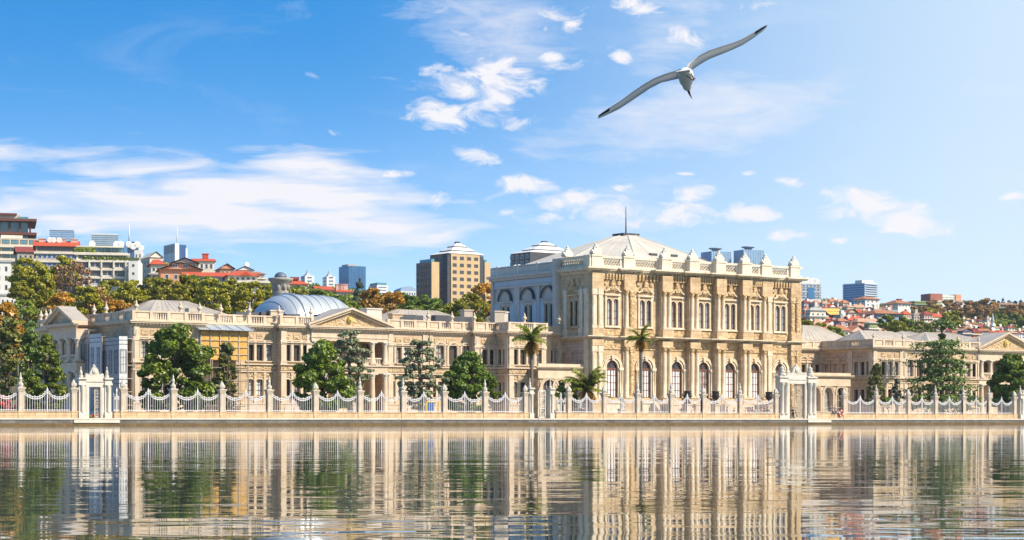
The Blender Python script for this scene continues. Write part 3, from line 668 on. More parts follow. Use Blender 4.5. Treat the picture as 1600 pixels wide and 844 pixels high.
# ================================================================ the long two-storey wings
LV = dict(pl=3.1, lb=4.1, lt=6.45, b0=7.45, b1=8.65, ub=9.05, ut=11.35, f0=12.0, f1=12.95, c0=13.35, c1=14.15, par=15.45)
PANES = [M_GLASS, M_GLASS, M_GLASSB, M_CURT2, M_CURT2, M_CURT]
def bays(b, fr, plane, a0, a1, q1, ups, lows, LV, w=1.02, arch_up=None, ends=(1,1), wm=None, cm=None, pm=None, par='PB', pil=True, core=True, lin=0.0):
    """one block of a wing: plinth, walls with openings, string course, frieze, cornice, balustrade"""
    wm, cm, pm = wm or M_WING, cm or M_WINGC, pm or M_WINGW
    T = fF(plane) if fr == 'F' else fL(plane)
    L = LV; wu = w
    up_ops = [(a, w, L['ub'], L['ut'], 'rect') for a in ups]
    if arch_up: up_ops += [(a, 1.5, L['ub']-.1, L['ub']+3.1, 'round') for a in arch_up]
    mb = MB(T); wall(mb, a0, a1, L['pl'], L['b0'], [(a, w, L['lb'], L['lt'], 'seg') for a in lows]); wall(mb, a0, a1, L['b0'], L['c0'], up_ops)
    b.part('wall', mb, wm)
    if core:
        mb = MB()
        if fr == 'F':
            mb.box(a0+.02+lin, a1-.02, plane+.45, q1, .86, L['c0'])
            if not lin: mb.box(a0, a0+.5, plane+.01, q1, .86, L['c0']-.02)
            mb.box(a1-.5, a1, plane+.01, q1, .86, L['c0']-.02)
        else: mb.box(plane+.45, q1, a0+.02, a1-.02, .86, L['c0'])
        b.part('wall_core', mb, wm)
    mb = MB(T)
    mb.box(a0-.12, a1+.12, -.22, .2, .86, L['pl']-.2); mb.box(a0-.18, a1+.18, -.3, .2, L['pl']-.2, L['pl'])
    mb.box(a0-.14, a1+.14, -.24, 0, L['b0'], L['b0']+.18); mb.box(a0-.2, a1+.2, -.34, 0, L['b1']-.2, L['b1'])
    for a in lows:
        mb.box(a-.55, a+.55, -.3, -.22, 1.35, 2.5)
    for a in (a0+.45, a1-.45):                                 # corner pilasters
        mb.box(a-.42, a+.42, -.14, 0, L['pl'], L['b0']); mb.box(a-.42, a+.42, -.14, 0, L['b1'], L['c0']); mb.box(a-.5, a+.5, -.22, 0, L['f0']-.55, L['f0']-.15); mb.box(a-.5, a+.5, -.2, 0, L['b1'], L['b1']+.35)
    mb.box(a0-.1, a1+.1, -.16, 0, L['f0']-.14, L['f0'])
    if pil:                                                    # slim pilasters between neighbouring windows
        for lst, z0, z1 in ((sorted(ups), L['ub']-.1, L['f0']-.14), (sorted(lows), L['pl'], L['b0'])):
            for i in range(len(lst)-1):
                if lst[i+1]-lst[i] < 2.6:
                    a = (lst[i]+lst[i+1])/2; mb.box(a-.17, a+.17, -.16, 0, z0, z1); mb.box(a-.23, a+.23, -.22, 0, z1-.35, z1-.1); mb.box(a-.23, a+.23, -.2, 0, z0, z0+.25)
    b.part('string_trim', mb, pm)
    mb = MB(T)
    mb.box(a0, a1, -.12, 0, L['b0']+.3, L['b1']-.3); b.part('carved_band', mb, cm); mb = MB(T)
    xs = sorted(ups)
    for a in xs: mb.box(a-.5, a+.5, -.08, 0, L['f0']+.18, L['f1']-.12)
    if mb.V: b.part('frieze_trim', mb, cm)
    mb = MB(T)
    for a in sorted(lows): mb.box(a-.55, a+.55, -.07, 0, L['lt']+.35, L['b0']-.12)
    if mb.V: b.part('panel_trim', mb, cm)
    mb = MB(T)
    if not xs and a1-a0 > 3: 
        for k in range(int((a1-a0-2)/2.2)): mb.box(a0+1.2+k*2.2, a0+2.9+k*2.2, -.08, 0, L['f0']+.18, L['f1']-.12)
    if mb.V: b.part('frieze_trim', mb, cm)
    mb = MB(T); cornice(mb, a0, a1, L['c0'], L['c1']-L['c0'], .75, .5, ends); b.part('cornice_molding', mb, pm)
    if par:
        mb = MB(T); balustrade(mb, a0, a1, L['c1'], L['par'], par, 2.3); b.part('balustrade', mb, pm)
    for a in lows: window(b, fr, a, plane, L['lb'], w, L['lt']-L['lb'], 'seg', 'wing_low', M_WOOD if rw.random() < .5 else M_WOODD, PANES)
    for a in ups: window(b, fr, a, plane, L['ub'], wu, L['ut']-L['ub'], 'rect', 'wing_up', M_WOODD if rw.random() < .6 else M_WOOD, PANES)
    for a in (arch_up or []): window(b, fr, a, plane, L['ub']-.1, 1.5, 3.2, 'round', 'arch', M_WOOD, [M_GLASSB, M_CURT2])
def SL(q, *xs): return [S(x, q) for x in xs]
def downpipe(b, s, q, L=LV):
    mb = MB(); mb.tube([(s, q, .9), (s, q, L['c0'])], .09, 6); mb.box(s-.22, s+.22, q-.2, q+.2, L['f0']+.2, L['f1']); b.part('downpipe', mb, M_LEAD)
def pediment(b, a0, a1, q, z0, z1, depth, pm=None, cm=None, medal=True, T=None):
    pm, cm = pm or M_WINGW, cm or M_WINGC
    T = T or fF(q); c = (a0+a1)/2; h = z1-z0
    mb = MB(T); mb.prism([(a0+.4, z0), (a1-.4, z0), (c, z1-.35)], 0.05, depth); g = b.part('pediment', mb, cm)
    mb = MB(T)
    for k in (-1, 1):
        e = a0-.5 if k < 0 else a1+.5
        for (d0, t0, t1) in ((-.75, .12, .42), (-.45, -.22, .12)):
            mb.add([(e, d0, z0+t0-.1), (c, d0, z1+t0-.1), (c, d0, z1+t1-.1), (e, d0, z0+t1-.1), (e, depth, z0+t0-.1), (c, depth, z1+t0-.1), (c, depth, z1+t1-.1), (e, depth, z0+t1-.1)],
                   [(0,1,2,3),(0,4,5,1),(3,2,6,7),(4,7,6,5),(0,3,7,4)])
    b.part('raking_cornice', mb, pm, g)
    mb = MB(T)
    for k in (-1, 1):
        e = a0-.5 if k < 0 else a1+.5; mb.quad((e, -.7, z0+.34), (c, -.7, z1+.34), (c, depth+.2, z1+.34), (e, depth+.2, z0+.34))
    b.part('pediment_roof', mb, M_LEAD, g)
    if medal:
        r = h*.20; m = MB(); zc = z0+h*.42
        m.T = lambda x, y, z: T(c+x, .02-y, zc+z); m.add(*disc(r, .35, 16)); m.add(*disc(r*.55, .5, 12)); b.part('medallion', m, M_GOLD, g)

# ---------------------------------------------------------------- left wing
lw = B('palace_wing', S(500, 27), 27, 'long cream stone palace wing with columned portico and rounded zinc vault, left of the hall', 'palace wing')
sE = S(208, 25.0)
qE = QS(62, sE)
bays(lw, 'F', 25.0, sE, S(316, 25), 55, SL(25, 226, 240, 254, 270, 286, 300), SL(25, 226, 240, 254, 270, 286, 300), LV, ends=(1,1), lin=.6)
bays(lw, 'F', 27.0, S(316, 27), S(436, 27), 52, SL(27, 330, 345, 360, 391, 405.5, 420.5), SL(27, 330, 345, 360, 391, 405.5, 420.5), LV, ends=(0,0))
bays(lw, 'F', 25.6, S(438.5, 25.6), S(487, 25.6), 52, SL(25.6, 448.5, 463.5, 478), SL(25.6, 448.5, 463.5, 478), LV, ends=(1,0))
bays(lw, 'F', 29.2, S(485, 29.2), S(611, 29.2), 52, SL(29.2, 503, 591), SL(29.2, 503, 540, 591), LV, arch_up=SL(29.2, 527, 548, 570.5), ends=(0,0), par=None, pil=False)
bays(lw, 'F', 25.6, S(606, 25.6), S(668, 25.6), 52, SL(25.6, 608+4, 622, 635.5, 650), SL(25.6, 612, 626, 640, 654), LV, ends=(0,1))
bays(lw, 'F', 26.6, S(668, 26.6), S(741, 26.6), 52, [], SL(26.6, 677, 687, 707, 728), LV, arch_up=SL(26.6, 687, 707.5, 728), ends=(0,0))
bays(lw, 'F', 25.6, S(741, 25.6), S(778, 25.6), 52, SL(25.6, 746, 757, 769), SL(25.6, 746, 757, 769), LV, ends=(1,0))
qP = 22.2; sPv = S(795, qP)
bays(lw, 'F', qP, sPv, S(853, qP), 50, SL(qP, 804, 816.7, 829, 842), SL(qP, 804, 817, 829, 842), LV, ends=(1,1), lin=.6)
bays(lw, 'L', sPv, qP+.05, 26.2, sPv+3, [QS(781, sPv), QS(788.5, sPv)], [QS(781, sPv), QS(788.5, sPv)], LV, w=.9, ends=(0,0), pil=False, core=False)
# link up to the tall hall, and the low arcaded terrace before it
LK = dict(LV, ub=9.6, ut=11.5, par=15.2)
bays(lw, 'F', 25.4, S(853, 25.4), S(878, 25.4), 50, SL(25.4, 860, 869), [], LK, w=1.0, ends=(0,0), wm=M_WING, pil=False)
def arcade(b, q, x0, x1, q1, centres, zt, wide=2.5, zc=6.8):
    a0, a1 = S(x0, q), S(x1, q)
    ops = [(S(x, q), wide, .95, zc, 'round') for x in centres]
    mb = MB(fF(q)); wall(mb, a0, a1, .9, zt, ops, .9); b.part('arcade_wall', mb, M_WINGW)
    mb = MB(); mb.box(a0, a1, q+3.6, q1, .9, zt-.1); mb.box(a0, a1, q+.02, q+4, zc+.2, zt-.05); mb.box(a0, a0+.5, q, q+4, .9, zt-.1); mb.box(a1-.5, a1, q, q+4, .9, zt-.1); b.part('wall_core', mb, M_WINGC)
    mb = MB(fF(q)); cornice(mb, a0, a1, zt-.1, .55, .6, .45); mb.box(a0, a1, -.2, .2, zt+.45, zt+.85); mb.box(a0, a1, -.15, 0, zt-1.25, zt-.2); mb.box(a0, a1, -.22, 0, zt-1.4, zt-1.25)
    for ac, w, zb, zt_, k in ops:
        pts = [(ac+x, zb+z) for x, z in arch_pts(w, zt_-zb, 'round', 14)][1:-1]
        for (f0, f1, d) in ((1.0, 1.16, -.14), (1.24, 1.42, -.2)):
            zs = zt_-w/2
            ring(mb, [(ac+(x-ac)*f0, zs+(z-zs)*f0) for x, z in pts], [(ac+(x-ac)*f1, zs+(z-zs)*f1) for x, z in pts], d, 0)
        for k in (-1, 1):
            x = ac+k*(w/2+.36); mb.box(x-.36, x+.36, -.22, 0, zs-.3, zs); mb.box(x-.28, x+.28, -.16, 0, .9, zs-.3); mb.box(x-.36, x+.36, -.25, 0, .9, 1.5)
    b.part('arcade_moulding', mb, M_WINGW)
    for ac, w, zb, zt_, k in ops: window(b, 'F', ac, q+.3, zb+.6, w-.1, zt_-zb-.65, 'round', 'plain', M_WHITE, [M_CURT2, M_GLASSB, M_GLASS], .35)
    return a0, a1
arcade(lw, 19.4, 840, 919, 25, (858, 877, 896), 8.35)
# entrance portico with its pediment
qf = 25.2; pa0, pa1 = S(487, qf), S(606, qf)
for x in (490.5, 508, 581.5, 601.5):
    a = S(x, qf+.5)
    column(lw, a, qf+.5, 8.75, 12.05-8.75, .40, .7, M_WINGW, M_WHITE); column(lw, a, qf+.5, 1.6, 7.45-1.6, .44, .7, M_WINGW, M_WHITE)
mb = MB(fF(qf)); mb.box(pa0, pa1, 0, 4.0, .86, 1.6); mb.box(pa0, pa1, 0, 4.0, 7.45, 8.65); mb.box(pa0-.15, pa1+.15, -.2, 0, 8.45, 8.65); mb.box(pa0-.1, pa1+.1, -.12, 0, 7.45, 7.65)
mb.box(pa0, pa1, 0, 4.2, 12.05, 13.35); mb.box(pa0-.1, pa1+.1, -.1, 0, 12.5, 12.65); 
cornice(mb, pa0, pa1, 13.35, .8, .75, .5)
for i in range(6): mb.box(pa0-.8+i*.1, pa1+.8, -2.2+i*.32, 0, .86+i*.12, .86+(i+1)*.12)
lw.part('portico', mb, M_WINGW)
mb = MB(fF(qf)); mb.box(pa0+.9, pa1-.9, .25, .55, 9.55, 9.75); mb.box(pa0+.9, pa1-.9, .25, .55, 8.65, 8.8); balusters(mb, pa0+1, pa1-1, 8.8, 9.55, .28, .52); lw.part('balcony_rail', mb, M_WINGW)
pediment(lw, pa0-.4, pa1+.3, qf, 14.15, Z(553, qf, 484.5), 5)
for x in (208, 277, 313, 346, 391, 437, 487): lw.put('urn', ME_URN, (S(x, 26), 26.2 if x not in (208, 277) else 25, 15.45))
for x in (668, 705, 740, 797, 851): lw.put('urn', ME_URN, (S(x, 26), 25.8 if x < 790 else qP, 15.45))
for (x, q) in ((208.5+2, 24.85), (315.5, 26.8), (434, 26.8), (672, 26.4), (742.5, 25.4), (774, 25.4)): downpipe(lw, S(x, q), q)
# left end: side wall with a small columned porch
bays(lw, 'L', sE, 25.05, qE, sE+6, [QS(x, sE) for x in (196, 182, 168, 152, 138, 124)], [QS(x, sE) for x in (196, 182, 168, 152, 138, 124)], LV, ends=(1,1), pil=False, core=False)
sPo = sE-3.4; q0p, q1p = QS(119, sPo), QS(76, sPo); qc = (q0p+q1p)/2
T = fL(sPo)
mb = MB(T); mb.box(q0p, q1p, 0, 3.4, .86, 1.6); lw.part('porch_base', mb, M_WINGW); mb = MB(T); mb.box(q0p, q1p, 0, 3.4, 7.45, 8.65); lw.part('porch_floor', mb, M_WINGW); mb = MB(T); mb.box(q0p, q1p, 0, 3.4, 12.05, 13.35); cornice(mb, q0p, q1p, 13.35, .8, .7, .5); lw.part('entablature', mb, M_WINGW)
for k in range(4):
    q = q0p+.6+(q1p-q0p-1.2)*k/3
    column(lw, sPo+.5, q, 8.75, 12.05-8.75, .40, .7, M_WINGW, M_WHITE); column(lw, sPo+.5, q, 1.6, 7.45-1.6, .44, .7, M_WINGW, M_WHITE)
pediment(lw, q0p+.2, q1p-.2, sPo, 14.15, 16.3, 1.6, M_WINGW, M_WING, False, T)
mb = MB(T); mb.box(q0p+.6, q1p-.6, .3, .6, 9.6, 9.8); balusters(mb, q0p+.8, q1p-.8, 8.65, 9.6, .35, .6); lw.part('balcony_rail', mb, M_WINGW)
for x in (64, 72, 79, 118, 147, 166): q = QS(x, sE); lw.put('urn', ME_URN, (sE+.0, q, 15.45))
# roofs of the left wing
mb = MB(); mb.box(S(210, 30), S(776, 30), 27.5, 51.5, 13.2, 14.3); mb.box(sE+.5, S(316, 27), 25.6, qE-1, 13.2, 14.3); mb.box(S(796, 23), S(853, 23), 22.8, 50, 13.2, 14.3); lw.part('flat_roof', mb, M_LEAD)
mb = MB(); hip(mb, S(228, 31), S(398, 31), 31, 53, 14.6, Z(290, 42, 471.5), 6.0, insq=9.5); lw.part('hip_roof', mb, M_LEAD)
mb = MB(); hip(mb, S(597, 31), S(775, 31), 30, 46, 14.5, Z(650, 38, 485), 7, insq=7.0); lw.part('hip_roof', mb, M_LEAD)
def vault(b, s0, s1, q0, q1, z0, z1):
    mb = MB(); n = 34; k = 16; tap = 4.2; rings = []
    def ring_at(t):
        s = s0+(s1-s0)*t; e = min(s-s0, s1-s)/tap
        f = math.sqrt(max(0, 1-(1-min(e, 1))**2)); f = max(f, .02)
        return [(s, (q0+q1)/2-math.cos(math.pi*i/k)*(q1-q0)/2*(.35+.65*f), z0+(z1-z0)*f*math.sin(math.pi*i/k)**.9) for i in range(k+1)]
    ts = [ (1-math.cos(math.pi*j/n))/2 for j in range(n+1)]
    vs = []; 
    for t in ts: vs += ring_at(t)
    fs = [(j*(k+1)+i, j*(k+1)+i+1, (j+1)*(k+1)+i+1, (j+1)*(k+1)+i) for j in range(n) for i in range(k)]
    mb.add(vs, fs, 0, True)
    v = b.part('vault', mb, M_ZINC)
    mb = MB(); L = s1-s0; m = int(L/1.35)
    for j in range(1, m):
        r = ring_at(j/m); mb.tube([(x, y, z+.03) for x, y, z in r], .055, 4)
    for t in (tap/L*.98,): mb.tube([(x, y, z+.06) for x, y, z in ring_at(t)], .2, 5)
    b.part('vault_seam', mb, M_ZINC, v)
    mb = MB(); mb.box(s0+1, s1-1, q0-.5, q1+.5, z0-1.6, z0+.15); b.part('vault_base', mb, M_LEAD, v)
vault(lw, S(412, 38), S(544, 38), 32.5, 45.5, 14.9, Z(470, 39, 461))
for (x, y0, w, q, m) in ((429, 485, 1.0, 29, M_WINGW), (580, 482, 1.3, 31, M_WHITE), (618, 490, .9, 29, M_WING), (729, 484, .8, 33, M_LEAD), (777, 486, .9, 27.5, M_LEAD), (784, 487, .8, 27.5, M_HSIDE)):
    a = S(x, q); zt = Z(x, q, y0); mb = MB(); mb.box(a-w, a+w, q-w*.7, q+w*.7, 13.9, zt-.2); mb.box(a-w-.12, a+w+.12, q-w*.7-.12, q+w*.7+.12, zt-.2, zt); lw.part('chimney', mb, m)
for (x, y, w, q) in ((262, 489, 1.1, 29), (287, 489, 1.0, 29), (299, 482, .8, 31), (306, 488, 1.0, 29), (385, 488, 2.0, 30), (408, 489, 2.4, 30), (420, 488, 1.6, 29.5), (455, 491, 1.2, 29), (505, 492, 1.4, 29), (634, 492, 1.5, 29), (648, 493, 1.2, 29.2), (690, 493, 1.6, 30), (715, 495, 2.4, 30)):
    a = S(x, q); zt = Z(x, q, y); mb = MB(); mb.frus(a-w, a+w, q-.8, q+.8, 13.9, zt, .1, .2); lw.part('skylight', mb, M_DARK if w > .9 else M_LEAD)

# ---------------------------------------------------------------- right wing
q3, q2, q1 = 24.0, 29.5, 37.0
s3, s2 = S(1364, q3), S(1330, q2)
LR = dict(pl=3.1, lb=3.9, lt=6.1, b0=7.2, b1=8.15, ub=8.5, ut=10.85, f0=11.5, f1=12.5, c0=12.75, c1=13.5, par=14.75)
rwg = B('palace_wing', S(1450, q3), q3, 'cream stone palace wing right of the tall hall, behind a dark spreading cedar', 'palace wing')
bays(rwg, 'F', q3, s3, S(1411, q3), 50, SL(q3, 1380, 1390.3, 1400.5), SL(q3, 1380, 1390.3, 1400.5), LR, ends=(1,0), lin=.6)
bays(rwg, 'F', q3+1, S(1411, q3+1), S(1468, q3+1), 50, [], SL(q3+1, 1423, 1436, 1451), LR, arch_up=SL(q3+1, 1421.5, 1436.5, 1451.5), ends=(0,0))
bays(rwg, 'F', q3, S(1468, q3), S(1529, q3), 50, SL(q3, 1479, 1490, 1501.5, 1512.5, 1522), SL(q3, 1479, 1490, 1501.5, 1512.5, 1522), LR, ends=(0,0))
bays(rwg, 'F', q3+4, S(1527, q3+4), S(1614, q3+4), 50, SL(q3+4, 1590, 1602), SL(q3+4, 1550, 1590, 1602), LR, arch_up=SL(q3+4, 1540, 1556, 1572), ends=(0,0), par=None, pil=False)
bays(rwg, 'F', q3, S(1611, q3), S(1720, q3), 50, SL(q3, 1620, 1630, 1640, 1655, 1665, 1675, 1690, 1700), SL(q3, 1620, 1630, 1640, 1655, 1665, 1675), LR, ends=(0,1))
bays(rwg, 'L', s3, q3+.05, q2+.3, s3+3, [QS(x, s3) for x in (1338, 1347.8, 1357.3)], [QS(x, s3) for x in (1338, 1347.8, 1357.3)], LR, ends=(1,0), pil=False, core=False, wm=M_PINK)
LS = dict(LR, ub=8.6, ut=10.6)
bays(rwg, 'F', q2, s2, s3+1, 50, [], [], LS, ends=(1,0), wm=M_PINK, lin=.6)
bays(rwg, 'L', s2, q2+.05, q1+.3, s2+3, [QS(x, s2) for x in (1292, 1306, 1319.5)], [], LS, w=1.15, ends=(0,0), pil=False, core=False, wm=M_PINK, cm=M_PINK, par='PP')
mb = MB(fL(s2))
for x in (1292, 1306, 1319.5):
    q = QS(x, s2); pts = [(q+a, 8.6+z) for a, z in arch_pts(2.0, 3.6, 'round')]; pin = [(q+a, 8.6+z) for a, z in arch_pts(1.6, 3.4, 'round')]; ring(mb, pin, pts, -.2, 0)
rwg.part('blind_arch', mb, M_PINK)
bays(rwg, 'F', q1, S(1236, q1), s2+.5, 52, SL(q1, 1255.3, 1266, 1277), [], LS, w=1.05, ends=(0,0), pil=False, par='PP')
mb = MB(fF(q1))
for x in (1255.3, 1266, 1277):
    a_ = S(x, q1); pts = [(a_+a, 8.6+z) for a, z in arch_pts(2.0, 3.5, 'round')]; pin = [(a_+a, 8.6+z) for a, z in arch_pts(1.6, 3.3, 'round')]; ring(mb, pin, pts, -.2, 0)
rwg.part('blind_arch', mb, M_WINGW)
arcade(rwg, 24.5, 1246, 1328, 29, (1258, 1274.5, 1294, 1313.5), 7.9, 1.9, 6.3)
qf = q3-.2; pa0, pa1 = S(1530, qf), S(1613, qf)
for x in (1533.5, 1547.5, 1596, 1610):
    a = S(x, qf+.5); column(rwg, a, qf+.5, 8.3, 11.55-8.3, .40, .7, M_WINGW, M_WHITE); column(rwg, a, qf+.5, 1.6, 7.2-1.6, .44, .7, M_WINGW, M_WHITE)
mb = MB(fF(qf)); mb.box(pa0, pa1, 0, 4, .86, 1.6); mb.box(pa0, pa1, 0, 4, 7.2, 8.2); mb.box(pa0, pa1, 0, 4.2, 11.55, 12.75); mb.box(pa0-.15, pa1+.15, -.2, 0, 8.0, 8.2); cornice(mb, pa0, pa1, 12.75, .75, .75, .5); rwg.part('portico', mb, M_WINGW)
mb = MB(fF(qf)); mb.box(pa0+.9, pa1-.9, .25, .55, 9.1, 9.3); balusters(mb, pa0+1, pa1-1, 8.2, 9.1, .28, .52); rwg.part('balcony_rail', mb, M_WINGW)
pediment(rwg, pa0-.4, pa1+.3, qf, 13.5, Z(1570, qf, 522), 5)
for x in (1365, 1411, 1468, 1497, 1529): rwg.put('urn', ME_URN, (S(x, q3+.3), q3+.3, LR['par']), sc=(.8,.8,.8))
for x, q in ((1413, q3+.8), (1467, q3-.2), (1528, q3-.2)): downpipe(rwg, S(x, q), q, LR)
mb = MB(); mb.box(s3+.5, S(1719, q3), q3+4.2, 49, 12.6, 13.6); mb.box(s3+.5, S(1526, q3), q3+.8, 47, 12.6, 13.55); mb.box(s2+.4, s3+2, q2+.6, 48.5, 12.6, 13.55); rwg.part('flat_roof', mb, M_LEAD)
mb = MB(); hip(mb, S(1246, 40), S(1352, 40), 39, 52, 13.9, Z(1312, 46, 510.5), 6.5); rwg.part('hip_roof', mb, M_LEAD)
mb = MB(); hip(mb, s3+3, S(1440, 30), 28, 40, 14.0, Z(1400, 34, 518), 3.6); rwg.part('hip_roof', mb, M_LEAD)
mb = MB(); hip(mb, S(1442, 30), S(1580, 30), 28, 46, 13.8, Z(1490, 38, 521), 8.0); rwg.part('hip_roof', mb, M_LEAD)
mb = MB(); a, q = S(1416, 44), 44; hip(mb, a-6, a+6, q-5, q+5, 16.2, 17.5, 5); mb.box(a-5, a+5, q-4, q+4, 13, 16.25); rwg.part('roof_lantern', mb, M_LEAD)

# ---------------------------------------------------------------- scaffolds and printed sheets on the left wing
def scaffold_frame(b, s0, s1, q0, q1, z1, step=2.0):
    mb = MB()
    ns, nq, nz = max(1, round((s1-s0)/step)), max(1, round((q1-q0)/step)), max(1, round(z1/step))
    for i in range(ns+1):
        for j in range(nq+1):
            if 0 < i < ns and 0 < j < nq: continue
            s, q = s0+(s1-s0)*i/ns, q0+(q1-q0)*j/nq; mb.tube([(s, q, .9), (s, q, z1)], .05, 5)
    for k in range(1, nz+1):
        z = .9+(z1-.9)*k/nz
        for (p, q_) in (((s0,q0,z),(s1,q0,z)), ((s0,q1,z),(s1,q1,z)), ((s0,q0,z),(s0,q1,z)), ((s1,q0,z),(s1,q1,z))): mb.tube([p, q_], .045, 5)
        mb.box(s0+.1, s1-.1, q0+.1, q1-.1, z-.1, z-.05)
    return b.part('scaffold_frame', mb, M_LEAD)
M_SHEET = mat('printed_sheet_grey', (.40,.39,.40), (.32,.315,.325), .4, .8, .02, 2)
M_SHEETW = mat('printed_sheet_white', (.60,.60,.61), (.50,.50,.52), .4, .8, .02, 2)
M_PRINT = mat('sheet_print_lines', (.12,.12,.14), (.08,.08,.10), 2, .8)
M_YELLOW = mat('yellow_tarpaulin', (.68,.40,.10), (.50,.27,.065), .6, .7, .03, 2, contrast=(.3,.7))
M_CORR = mat('corrugated_sheet', (.50,.52,.54), (.40,.42,.44), 1.5, .45, metal=.3)
def sheet(b, T, a0, a1, z0, z1, m):
    mb = MB(T); n = 10
    for i in range(n):
        x0, x1 = a0+(a1-a0)*i/n, a0+(a1-a0)*(i+1)/n
        d = lambda t: .015*math.sin(t*9)
        mb.add([(x0, d(i/n)-.03, z0), (x1, d((i+1)/n)-.03, z0), (x1, d((i+1)/n)-.03, z1), (x0, d(i/n)-.03, z1)], [(0,1,2,3)])
    sh = b.part('printed_sheet', mb, m)
    mb = MB(T); w = a1-a0                                       # the façade drawn on the sheet
    def ln(x0, x1, y0, y1, t=.06):
        for (p, q, r, s_) in ((x0, x1, y0, y0+t), (x0, x1, y1-t, y1), (x0, x0+t, y0, y1), (x1-t, x1, y0, y1)): mb.box(p, q, -.06, -.05, r, s_)
    nb = max(1, round(w/1.7))
    for zb, zt in ((z0+.04*(z1-z0), z0+.36*(z1-z0)), (z0+.5*(z1-z0), z0+.84*(z1-z0))):
        for i in range(nb):
            c = a0+w*(i+.5)/nb; ln(c-.5, c+.5, zb+.5, zt); ln(c-.36, c+.36, zb+.65, zt-.15, .05); mb.box(c-.03, c+.03, -.06, -.05, zb+.65, zt-.15)
            for f in (.35, .65): mb.box(c-.36, c+.36, -.06, -.05, zb+.6+(zt-zb-.6)*f, zb+.65+(zt-zb-.6)*f)
    for f in (.42, .47, .9, .95): mb.box(a0, a1, -.06, -.05, z0+f*(z1-z0), z0+f*(z1-z0)+.07)
    b.part('sheet_drawing', mb, M_PRINT, sh)
sW = sE-2.4
qa, qb_ = 24.2, QS(160, sW)
w1 = B('scaffold_wrap', sW, (qa+qb_)/2, 'grey sheet printed with a facade drawing, around the corner of the left wing', 'scaffold wrap', group='printed scaffold sheets')
scaffold_frame(w1, sW+.15, sE-.35, qa+.1, qb_-.2, 11.6)
sheet(w1, fL(sW), qa, qb_, 1.0, 11.8, M_SHEET)
sheet(w1, fF(qa-.1), sW-.05, sW+1.15, 1.0, 11.9, M_SHEETW)  # same wrap turned to the sun: its lit face coloured white, shaded side grey
sV = sE-2.9
qd, qe = QS(159, sV), QS(140, sV)
w2 = B('scaffold_wrap', sV, (qd+qe)/2, 'pale sheet printed with tall windows, on the narrow scaffold behind the ornate gate', 'scaffold wrap', group='printed scaffold sheets')
scaffold_frame(w2, sV+.15, sE-.4, qd+.2, qe-.2, 12.0); sheet(w2, fL(sV), qd, qe, 1.0, 12.4, M_SHEETW); 
qg, qh = QS(138, sE-2.1), QS(114, sE-2.1)
w3 = B('scaffold_wrap', sE-2.1, (qg+qh)/2, 'dark mesh sheet printed with a facade drawing, beside the small columned side porch', 'scaffold wrap', group='printed scaffold sheets')
scaffold_frame(w3, sE-1.95, sE-.4, qg+.2, qh-.2, 13.0); sheet(w3, fL(sE-2.1), qg, qh, 1.0, 13.2, M_SHEET)
qy = 24.6; a0, a1 = S(313, qy), S(387, qy)
ys = B('yellow_scaffold', (a0+a1)/2, qy, 'scaffold hung with yellow tarpaulins under a corrugated lean-to roof on the left wing', 'scaffold')
scaffold_frame(ys, a0, a1, qy, 26.6, Z(350, qy, 515))
mb = MB(fF(qy)); zt, zb = Z(350, qy, 517), Z(350, qy, 562); n = 5
for i in range(n):
    x0, x1 = a0+(a1-a0)*i/n+.05, a0+(a1-a0)*(i+1)/n-.03
    mb.add([(x0,-.08,zb),((x0+x1)/2,-.16,zb-.05),(x1,-.08,zb),(x1,-.08,zt),((x0+x1)/2,-.12,zt),(x0,-.08,zt)], [(0,1,4,5),(1,2,3,4)])
ys.part('tarpaulin', mb, M_YELLOW)
mb = MB(fF(qy))
for z in (zb+.7, zb+1.7, zb+2.6, zb+3.4): mb.tube([(a0, -.22, z), (a1, -.22, z)], .05, 5)
for i in range(6): x = a0+(a1-a0)*i/5; mb.tube([(x, -.22, .9), (x, -.22, zt+.2)], .05, 5)
ys.part('scaffold_pole', mb, M_LEAD)
mb = MB(fF(qy)); n = 40
for i in range(n):
    x0, x1 = a0-.6+(a1-a0+1.2)*i/n, a0-.6+(a1-a0+1.2)*(i+1)/n; e = .06*(i % 2); e1 = .06*((i+1) % 2)
    mb.add([(x0,-1.0,zt+.0+e),(x1,-1.0,zt+.0+e1),(x1,2.3,zt+1.05+e1),(x0,2.3,zt+1.05+e)], [(0,1,2,3)])
for i in range(6): x = a0-.6+(a1-a0+1.2)*i/5; mb.bar((x, -1.02, zt+.1), (x, 2.3, zt+1.16), .09)
ys.part('lean_to_roof', mb, M_CORR)

# a carved stone capital with a glazed cap that rises behind the vault
q = 58; a = S(438.5, q); zt = Z(438.5, q, 425)
ct = B('stone_tower', a, q, 'round stone tower with carved capital and grey egg-shaped cap behind the zinc vault', 'tower')
zc0, zc1 = Z(438.5, q, 458), Z(438.5, q, 437)
M_TOW = mat('tower_stone', (.34,.31,.27), (.22,.20,.175), 1.5, .8, .03, 5)
mb = MB(); mb.lathe([(1.5,.9),(1.2,2.0),(1.15,zc0-1.2),(1.35,zc0-.8),(1.35,zc0-.5)], a, q, 16); ct.part('shaft', mb, M_TOW)
mb = MB(); mb.lathe([(1.15,zc0-.5),(1.3,zc0+.2),(1.1,zc0+.5),(1.35,zc0+(zc1-zc0)*.6),(1.75,zc1-.3),(2.0,zc1-.1),(2.0,zc1+.2),(1.2,zc1+.3)], a, q, 16)
for k in range(8): an = k*math.pi/4; mb.lathe([(.05,zc0+.3),(.3,zc0+.7),(.35,zc0+1.1),(.1,zc0+1.4)], a+1.25*math.cos(an), q+1.25*math.sin(an), 6)
ct.part('capital', mb, M_TOW)
